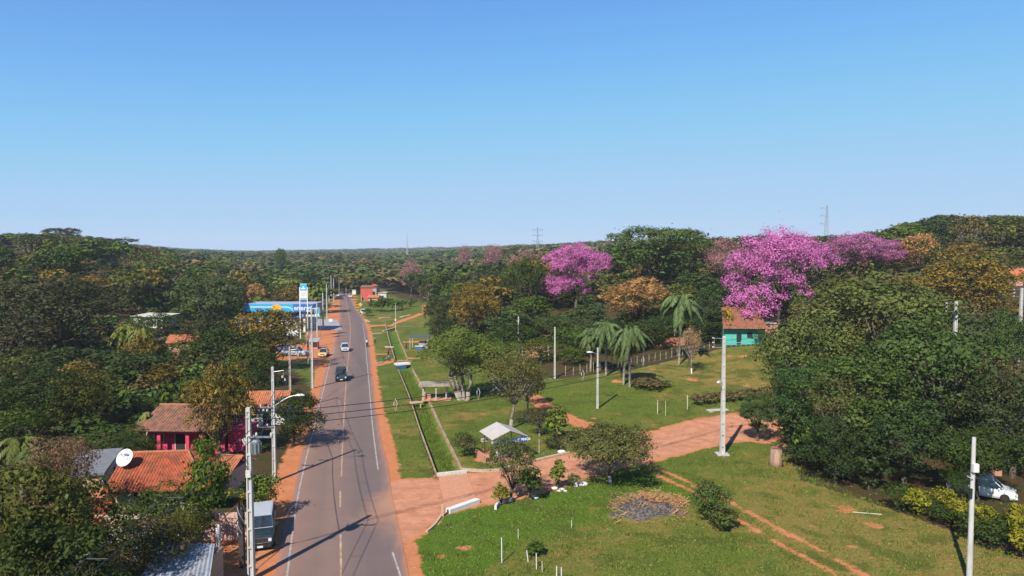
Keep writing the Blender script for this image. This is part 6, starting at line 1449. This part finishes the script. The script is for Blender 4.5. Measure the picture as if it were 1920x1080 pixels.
# brick heap & stump
rng = random.Random(4); c = G(1482, 842); mb = MB()
for k in range(220):
    a_ = rng.uniform(0, 6.28); r__ = rng.uniform(0, 1) ** .6; mb.box((c.x + math.cos(a_) * r__ * 1.9, c.y + math.sin(a_) * r__ * 1.0, c.z + rng.uniform(0, .8) * (1 - r__) + .06), (.3, .14, .1), BRICKR, rng.uniform(0, 3))
o = mb.build('brick_heap'); tag(o, 'heap of loose red bricks in the shade under the right hand trees', 'brick heap')
g = G(1455, 872); mb = MB(); mb.tube([g + Vector((0, 0, -.1)), g + Vector((0, 0, .5)), g + Vector((0, 0, 1.5))], [.75, .55, .5], mat('stump_bark', (.34, .22, .15), .95, var=.35, scale=3, stretch=(1, 1, .2), bump=.5), 12); o = mb.build('tree_stump', smooth=True); tag(o, 'pale brown tree stump left of the brick heap', 'stump')
for k, (px, py, w, h, lb) in enumerate([(1842, 965, 3.0, .5, 'low reddish brick wall behind the white car'), (1590, 842, 1.6, 1.0, 'stack of orange bricks deep under the right hand trees')]):
    g = G(px, py if k else 890); t = thing('low_wall', lb, 'wall', g + Vector((0, 0, 0)), R(-12)); MB().box((0, 0, h / 2), (w, .3, h), BRICKR).build('wall_panel', t); MB().box((0, 0, h + .03), (w + .05, .34, .06), CLAY).build('coping', t)
# kiosk with flat dark roof (right of the road)
g = G(786, 655); t = thing('market_kiosk', 'open roadside kiosk with dark flat roof and blue and white goods', 'kiosk', g, R(-3)); hz = W(786, 631, g.y).z - g.z
MB().loft([[(-1.9, -1.3, hz - .1), (2.2, -1.3, hz - .25), (2.2, 1.8, hz), (-1.9, 1.8, hz + .1)], [(-1.9, -1.3, hz), (2.2, -1.3, hz - .15), (2.2, 1.8, hz + .1), (-1.9, 1.8, hz + .2)]], mat('dark_roofing', (.10, .10, .11), .8)).build('roof', t)
for x, y_ in ((-1.7, -1.1), (-1.7, 1.5), (1.9, -1.1), (1.9, 1.5)): MB().box((x, y_, hz / 2), (.1, .1, hz - .2), STAKE).build('post', t)
MB().box((.9, .6, .8), (1.9, 1.5, 1.6), mat('mauve_sheet', (.35, .28, .33), .8)).build('back_wall', t); tb = MB().box((.1, -.6, .75), (1.7, .8, .08), WHITE).build('counter', t); MB().box((.1, -.6, .38), (1.5, .6, .64), paint('blue_panel_paint', (.05, .17, .42))).build('blue_cloth', tb)
g = G(730, 655); t = thing('market_bench', 'white plank bench on the grass left of the far ditch', 'bench', g); MB().box((0, 0, .5), (1.8, .5, .1), WHITE).build('seat', t); [MB().box((s_ * .7, 0, .22), (.1, .4, .44), WOOD).build('leg', t) for s_ in (-1, 1)]

# ---- vehicles
def car(label, loc, rz, col, L=4.2, Wd=1.72, Ht=1.5, kind='hatch', name='parked_car', group=None, cat='car', rack=False, roofcol=None, rust=None):
    """front faces local -y"""
    pm = paint('paint_' + '_'.join(f'{int(c * 100)}' for c in col), col, .22); rm = paint('paint_roof_' + '_'.join(f'{int(c * 100)}' for c in (roofcol or col)), roofcol or col, .3)
    t = thing(name, label, cat, loc, rz, group); hl, hw = L / 2, Wd / 2; gcl = .2; belt = Ht * .60
    if kind == 'suv': st = [(-hl, .80, belt * .72), (-hl + .12, .95, belt * .94), (-hl + 1.15, 1, belt * .99), (-hl + 1.3, 1, belt * 1.02), (hl - .15, 1, belt * 1.04), (hl, .93, belt)]; gh = [(-hl + 1.15, .86, .86, belt), (-hl + 1.55, .86, .78, Ht - .06), (hl - .35, .86, .80, Ht - .05), (hl - .08, .9, .86, belt)]
    elif kind == 'pickup': st = [(-hl, .82, belt * .75), (-hl + .15, .96, belt * .93), (-hl + 1.2, 1, belt), (hl - .1, 1, belt), (hl, .96, belt * .97)]; gh = [(-hl + 1.1, .88, .86, belt), (-hl + 1.7, .86, .74, Ht - .04), (-hl + 3.0, .86, .76, Ht - .04), (-hl + 3.3, .88, .84, belt)]
    else: st = [(-hl, .74, belt * .66), (-hl + .15, .92, belt * .84), (-hl + .95, 1, belt * .97), (hl - .5, 1, belt * 1.05), (hl - .1, .94, belt * 1.02), (hl, .84, belt * .85)]; gh = [(-hl + .85, .88, .85, belt * .97), (-hl + 1.55, .84, .70, Ht - .05), (hl - .95, .82, .70, Ht - .06), (hl - .25, .86, .82, belt)]
    rings = []
    for y, wf, zt in st:
        w = hw * wf; rings.append([(-w * .90, y, gcl), (w * .90, y, gcl), (w, y, gcl + .18), (w, y, zt - .14), (w * .90, y, zt), (0, y, zt + .03), (-w * .90, y, zt), (-w, y, zt - .14), (-w, y, gcl + .18)])
    body = MB().loft(rings, pm).build('body', t, smooth=False, bevel=.03)
    rings = []
    for y, wb, wt, z in gh[1:3]: pass
    (y0, b0, _, z0), (y1, _, w1, z1), (y2, _, w2, z2), (y3, b3, _, z3) = gh
    MB().add([(-hw * b0, y0, z0 - .03), (hw * b0, y0, z0 - .03), (hw * w1, y1, z1), (-hw * w1, y1, z1), (-hw * b3, y3, z3 - .03), (hw * b3, y3, z3 - .03), (hw * w2, y2, z2), (-hw * w2, y2, z2)], [(0, 1, 2, 3), (5, 4, 7, 6), (1, 5, 6, 2), (4, 0, 3, 7), (3, 2, 6, 7), (0, 4, 5, 1)], GLASS).build('windows', t)
    MB().loft([[(-hw * w1 * f1, y1 - .02, z1 + e), (hw * w1 * f1, y1 - .02, z1 + e), (hw * w2 * f1, y2 + .04, z2 + e), (-hw * w2 * f1, y2 + .04, z2 + e)] for f1, e in ((1.02, -.01), (1.0, .05), (.86, .085))], rm).build('roof', t, smooth=False, bevel=.015)
    for s_ in (-1, 1):
        ym = (y1 + y2) / 2
        MB().tube([(s_ * hw * b0, y0, z0), (s_ * hw * w1, y1, z1)], .035, pm, 5).build('pillar', t); MB().tube([(s_ * hw * b3, y3, z3), (s_ * hw * w2, y2, z2)], .045, pm, 5).build('pillar', t); MB().tube([(s_ * hw * .87, ym, z0 + .0), (s_ * hw * (w1 + w2) / 2, ym, z1)], .03, pm, 5).build('pillar', t)
    wr = .33 if kind != 'suv' else .37
    for s_ in (-1, 1):
        for y in (-hl + .82, hl - .78):
            ty = MB().tube([(s_ * (hw - .2), y, wr), (s_ * (hw + .015), y, wr)], wr, DARK, 18).build('wheel', t); MB().tube([(s_ * (hw - .02), y, wr), (s_ * (hw + .03), y, wr)], wr * .58, CHROME, 12).build('rim', ty)
        MB().box((s_ * hw * .70, -hl + .02, gcl + .42 if kind != 'suv' else belt * .66), (.34 if kind != 'suv' else .22, .10, .16 if kind != 'suv' else .2), LAMPG).build('headlight', t)
        MB().box((s_ * hw * .76, hl - .01, belt * .72), (.2, .06, .2), REDL).build('tail_light', t)
        MB().box((s_ * (hw + .09), y0 + .35, z0 + .09), (.16, .12, .12), pm).build('wing_mirror', t)
    MB().box((0, -hl + .01, gcl + .16), (Wd * .84, .12, .16), CABLE if kind == 'suv' else pm).build('front_bumper', t, bevel=.02)
    MB().box((0, -hl + .0, gcl + .40), (Wd * .40, .06, .14), CABLE).build('grille', t); MB().box((0, -hl - .06, gcl + .16), (.36, .02, .13), PWH).build('number_plate', t)
    MB().box((0, hl, gcl + .16), (Wd * .84, .1, .16), CABLE if kind == 'suv' else pm).build('rear_bumper', t, bevel=.02); MB().box((0, hl + .06, gcl + .3), (.36, .02, .13), PWH).build('number_plate', t)
    if kind == 'suv':
        MB().loft([[(-hw * .80, -hl + .16, belt * .965), (hw * .80, -hl + .16, belt * .965), (hw * .80, -hl + .16, belt * .99), (-hw * .80, -hl + .16, belt * .99)], [(-hw * .84, -hl + 1.05, belt * 1.01), (hw * .84, -hl + 1.05, belt * 1.01), (hw * .84, -hl + 1.05, belt * 1.045), (-hw * .84, -hl + 1.05, belt * 1.045)]], pm).build('hood', t, bevel=.012)
        gb = MB(); gb.tube([(-hw * .82, -hl - .02, belt * .80), (hw * .82, -hl - .02, belt * .80)], .022, CHROME, 6); gb.tube([(-hw * .82, -hl - .02, belt * .52), (hw * .82, -hl - .02, belt * .52)], .022, CHROME, 6)
        for q in range(7): gb.box((hw * (-.42 + .14 * q), -hl - .01, belt * .66), (.02, .04, belt * .24), CHROME)
        gb.build('grille_trim', t)
        fb = MB(); fb.tube([(-hw * b0, y0 - .02, z0 + .02), (hw * b0, y0 - .02, z0 + .02)], .03, rm, 6); fb.tube([(-.5, y0 - .03, z0 + .04), (-.1, y0 + .12, z0 + .25)], .012, CABLE, 4); fb.tube([(.05, y0 - .03, z0 + .04), (.45, y0 + .12, z0 + .25)], .012, CABLE, 4); fb.build('windscreen_trim', t)
    if kind == 'pickup': MB().box((0, hl - 1.0, belt + .035), (Wd * .82, 1.7, .02), INTERIOR).build('cargo_bed', t)
    if rack:
        mb = MB()
        for y in np.linspace(y1 + .1, y2 - .1, 6): mb.tube([(-hw * .72, y, z1 + .16), (hw * .72, y, z1 + .16)], .02, CABLE, 5)
        for s_ in (-1, 1): mb.tube([(s_ * hw * .72, y1, z1 + .16), (s_ * hw * .72, y2, z2 + .16)], .025, CABLE, 5); mb.tube([(s_ * hw * .7, y1 + .2, z1), (s_ * hw * .72, y1 + .2, z1 + .16)], .02, CABLE, 5); mb.tube([(s_ * hw * .7, y2 - .2, z2), (s_ * hw * .72, y2 - .2, z2 + .16)], .02, CABLE, 5)
        mb.build('roof_rack', t)
    return t
def gcar(px, py, rz, label, col, dz=.0, **k):
    g = G(px, py); L = k.get('L', 4.2); return car(label, g + Vector((0, L * .42, dz)), rz, col, **k)
gcar(643, 660, R(15), 'silver hatchback driving towards the camera on the left lane', (.50, .53, .58), .04, name='driving_car')
gcar(634.5, 716, R(15), 'dark green off road car with roof rack driving towards the camera', (.02, .05, .045), .04, kind='suv', Ht=1.75, Wd=1.8, rack=True, name='driving_car')
gcar(603, 670, R(6), 'small yellow car parked on the red earth left of the road', (.80, .52, .14), .0, L=3.7, roofcol=(.32, .30, .42))
gcar(678.5, 589, R(16), 'white car parked on the grass under the yellow diamond sign', (.78, .78, .78))
gcar(655, 558, R(15), 'white car at the far end of the road, right lane', (.75, .75, .76), .04, name='driving_car')
gcar(637.5, 556, R(-30), 'bluish white car turning at the far end of the road', (.60, .62, .75), .04, name='driving_car')
gcar(632, 562, R(-60), 'dark red car parked at the far left verge', (.14, .02, .015))
gcar(547, 670, R(80), 'silver blue pickup parked side on behind the short poles', (.33, .38, .46), kind='pickup', L=4.9, Ht=1.75)
gcar(530, 662, R(60), 'dark blue car with open look behind the silver pickup', (.10, .11, .25))
gcar(565, 599, R(90), 'dark car parked against the white forecourt wall', (.04, .05, .05), L=3.9)
# jeep beside the nearest pole
car('dark green old off road car with white roof parked behind the nearest pole', (-17.55, 47.0, 0), R(17), (.018, .035, .038), L=4.5, Wd=1.8, Ht=1.95, kind='suv', roofcol=(.48, .52, .57))
# white car right
g = G(1862, 937); car('white car parked under trees behind the yellow hedge', (g.x - .3, g.y + 1.0, g.z), R(58), (.75, .76, .80), L=4.7, Wd=1.85, Ht=1.6)
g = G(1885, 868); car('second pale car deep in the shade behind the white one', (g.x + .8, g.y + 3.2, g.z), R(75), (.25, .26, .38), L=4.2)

# ---- people and motorcycles
def figure(pose, shirt, trousers, loc, rz, label, sit=False, scale=1.0, hold=None, parent_label=None):
    t = thing('person', label, 'person', loc, rz); t.scale = (scale,) * 3
    J = dict(pelvis=(0, 0, .93), waist=(0, 0, 1.08), chest=(0, -.01, 1.32), neck=(0, 0, 1.48), head=(0, -.02, 1.60), top=(0, -.01, 1.73),
             shl=(-.17, 0, 1.42), shr=(.17, 0, 1.42), ell=(-.24, .02, 1.15), elr=(.24, .02, 1.15), hal=(-.25, -.08, .90), har=(.25, -.08, .90),
             hil=(-.09, 0, .90), hir=(.09, 0, .90), knl=(-.10, -.02, .50), knr=(.10, -.02, .50), anl=(-.10, .03, .08), anr=(.10, .03, .08), tol=(-.11, -.14, .03), tor=(.11, -.14, .03))
    if pose == 'walk': J.update(knl=(-.09, -.16, .52), anl=(-.09, -.10, .10), tol=(-.09, -.26, .05), knr=(.09, .05, .50), anr=(.09, .28, .12), tor=(.09, .16, .04), hal=(-.24, .18, .95), har=(.24, -.22, 1.0))
    if sit: J.update(pelvis=(0, .05, .86), waist=(0, .03, 1.0), hil=(-.1, .04, .84), hir=(.1, .04, .84), knl=(-.2, -.36, .70), knr=(.2, -.36, .70), anl=(-.2, -.2, .30), anr=(.2, -.2, .30), tol=(-.2, -.36, .26), tor=(.2, -.36, .26), chest=(0, -.06, 1.26), neck=(0, -.10, 1.42), head=(0, -.13, 1.54), top=(0, -.12, 1.67), shl=(-.18, -.08, 1.36), shr=(.18, -.08, 1.36), ell=(-.27, -.28, 1.14), elr=(.27, -.28, 1.14), hal=(-.28, -.52, 1.06), har=(.28, -.52, 1.06))
    E = [('pelvis', 'waist'), ('waist', 'chest'), ('chest', 'neck'), ('neck', 'head'), ('head', 'top'), ('chest', 'shl'), ('chest', 'shr'), ('shl', 'ell'), ('shr', 'elr'), ('ell', 'hal'), ('elr', 'har'), ('pelvis', 'hil'), ('pelvis', 'hir'), ('hil', 'knl'), ('hir', 'knr'), ('knl', 'anl'), ('knr', 'anr'), ('anl', 'tol'), ('anr', 'tor')]
    RR_ = dict(pelvis=.13, waist=.12, chest=.14, neck=.055, head=.095, top=.07, shl=.065, shr=.065, ell=.042, elr=.042, hal=.032, har=.032, hil=.095, hir=.095, knl=.06, knr=.06, anl=.04, anr=.04, tol=.035, tor=.035)
    def skin(name, keys, grow, m, root):
        ks = [k for k in J if k in keys]; es = [(ks.index(a), ks.index(b)) for a, b in E if a in keys and b in keys]
        me = bpy.data.meshes.new(name); me.from_pydata([J[k] for k in ks], es, []); me.materials.append(m); o = bpy.data.objects.new(name, me); COL.objects.link(o); o.parent = t
        sk = o.modifiers.new('skin', 'SKIN'); sv = me.skin_vertices[0].data
        for i, k in enumerate(ks): r = RR_[k] + grow; sv[i].radius = (r, r * (.8 if k in ('chest', 'waist', 'pelvis') else 1)); sv[i].use_root = (k == root)
        s2 = o.modifiers.new('sub', 'SUBSURF'); s2.levels = 1; s2.render_levels = 1; sk.use_smooth_shade = True; return o
    # hands: palm, four curled fingers and a thumb, joined to the body mesh by the skin chain
    for side, sx in (('l', -1), ('r', 1)):
        h = Vector(J['ha' + side]); e = Vector(J['el' + side]); d = (h - e).normalized(); s_ = d.cross(Vector((0, 1, 0.01))).normalized(); pal = h + d * .07
        J['pa' + side] = tuple(pal); RR_['pa' + side] = .032; E.append(('ha' + side, 'pa' + side))
        for q in range(4):
            a = pal + d * .035 + s_ * (q - 1.5) * .019; b = a + d * .03 * (1 + .1 * (q in (1, 2))) + Vector((0, -.022, 0)); J[f'f{q}a' + side] = tuple(a); J[f'f{q}b' + side] = tuple(b); RR_[f'f{q}a' + side] = .0085; RR_[f'f{q}b' + side] = .008; E += [('pa' + side, f'f{q}a' + side), (f'f{q}a' + side, f'f{q}b' + side)]
        a = h + d * .03 - s_ * .035 * sx; b = a + d * .03 + Vector((0, -.015, 0)); J['ta' + side] = tuple(a); J['tb' + side] = tuple(b); RR_['ta' + side] = .011; RR_['tb' + side] = .009; E += [('ha' + side, 'ta' + side), ('ta' + side, 'tb' + side)]
    body = skin('body', set(J), 0, SKIN, 'pelvis')
    skin('shirt', {'pelvis', 'waist', 'chest', 'shl', 'shr', 'ell', 'elr'}, .018, shirt, 'waist')
    skin('trousers', {'pelvis', 'hil', 'hir', 'knl', 'knr', 'anl', 'anr'}, .016, trousers, 'pelvis')
    hc = Vector(J['head']) + Vector((0, .015, .055)); MB().ball(tuple(hc), .112, HAIR, 12, 8, (.92, 1.0, .95)).build('hair', t, smooth=True)
    hd = Vector(J['head']); fb = MB()
    fb.ball(tuple(hd + Vector((0, -.105, -.01))), .016, SKIN, 6, 4, (.8, 1, 1.3)); 
    for s_ in (-1, 1): fb.ball(tuple(hd + Vector((s_ * .034, -.088, .015))), .010, HAIR, 6, 4); fb.ball(tuple(hd + Vector((s_ * .098, .0, -.005))), .02, SKIN, 6, 4, (.5, .8, 1.3))
    fb.box(tuple(hd + Vector((0, -.088, -.05))), (.045, .012, .009), REDL); fb.build('face_features', t)
    return t
def motorcycle(loc, rz, label, col):
    t = thing('motorcycle', label, 'motorcycle', loc, rz)
    for y in (-.62, .62):
        w_ = MB(); w_.loft([[(x, y + r__ * math.cos(a_), .31 + r__ * math.sin(a_)) for a_ in np.linspace(0, 2 * PI, 21)[:-1]] for x, r__ in ((-.04, .24), (-.05, .30), (.05, .30), (.04, .24), (-.04, .24))], DARK, cap=False); wo_ = w_.build('wheel', t); MB().tube([(-.03, y, .31), (.03, y, .31)], .12, CHROME, 10).build('rim', wo_)
    MB().tube([(0, -.62, .31), (0, -.42, .85)], .035, STEEL, 6).tube([(0, .62, .31), (0, .1, .45)], .03, STEEL, 6).build('fork', t)
    MB().ball((0, -.15, .72), .17, paint('bike_' + str(int(col[0] * 100)), col), 12, 8, (.75, 1.5, .8)).build('fuel_tank', t, smooth=True); MB().box((0, .0, .42), (.24, .4, .3), STEEL).build('engine', t, bevel=.04); MB().box((0, .38, .76), (.24, .62, .09), CABLE).build('seat', t, bevel=.03)
    MB().tube([(-.34, -.34, .98), (-.1, -.44, .95), (.1, -.44, .95), (.34, -.34, .98)], .018, STEEL, 6).build('handlebar', t); MB().ball((0, -.52, .82), .09, LAMPG, 10, 6).build('headlight', t, smooth=True); MB().tube([(.14, .1, .3), (.16, .75, .38)], .04, CHROME, 8).build('exhaust', t); return t
BL = mat('shirt_lightblue', (.35, .48, .68), .9); DK = mat('cloth_dark', (.03, .03, .05), .9); WHc = mat('shirt_white', (.65, .66, .70), .9); RDc = mat('shirt_red', (.50, .05, .06), .9); JE = mat('jeans', (.07, .10, .20), .9)
g = G(688, 650); motorcycle(g + Vector((0, 0, .04)), R(185), 'motorcycle ridden along the right edge of the road', (.05, .05, .06)); figure('ride', WHc, DK, g + Vector((0, 0, .0)), R(185), 'person in pale shirt riding the motorcycle on the right edge of the road', sit=True)
g = G(725, 676); motorcycle(g, R(60), 'red motorcycle parked on the grass left of the ditch', (.45, .03, .03)); g = G(728, 668)
figure('stand', RDc, DK, g, R(40), 'person in red shirt standing beside the parked red motorcycle')
g = G(703, 645); figure('walk', mat('shirt_cream', (.6, .52, .4), .9), DK, g, R(100), 'person walking on the verge right of the road, cream clothes')
g = G(762, 655); figure('stand', mat('shirt_green', (.04, .07, .04), .9), DK, g, R(-30), 'person in dark clothes standing left of the market kiosk')
figure('stand', BL, JE, (-22.0, 41.9, 0), R(20), 'person in light blue shirt in the yard at bottom left')
figure('stand', RDc, JE, (-22.45, 42.1, 0), R(-40), 'person in red shirt beside the one in light blue at the bottom left')

# ---- air: one box of even haze round the whole place
hz_ = MB().box((0, 1950, 55), (7800, 4300, 122), CABLE).build('haze'); hz_.data.materials.clear()
hm = bpy.data.materials.new('haze_air'); hm.use_nodes = True; ht = hm.node_tree; ht.nodes.clear(); ho = ht.nodes.new('ShaderNodeOutputMaterial'); hv = ht.nodes.new('ShaderNodeVolumePrincipled')
hv.inputs['Color'].default_value = (.80, .90, 1.0, 1); hv.inputs['Density'].default_value = .00014; hv.inputs['Anisotropy'].default_value = .0; ht.links.new(hv.outputs[0], ho.inputs['Volume'])
hz_.data.materials.append(hm); tag(hz_, 'faint bluish haze in the air over the valley', 'haze', kind='stuff')
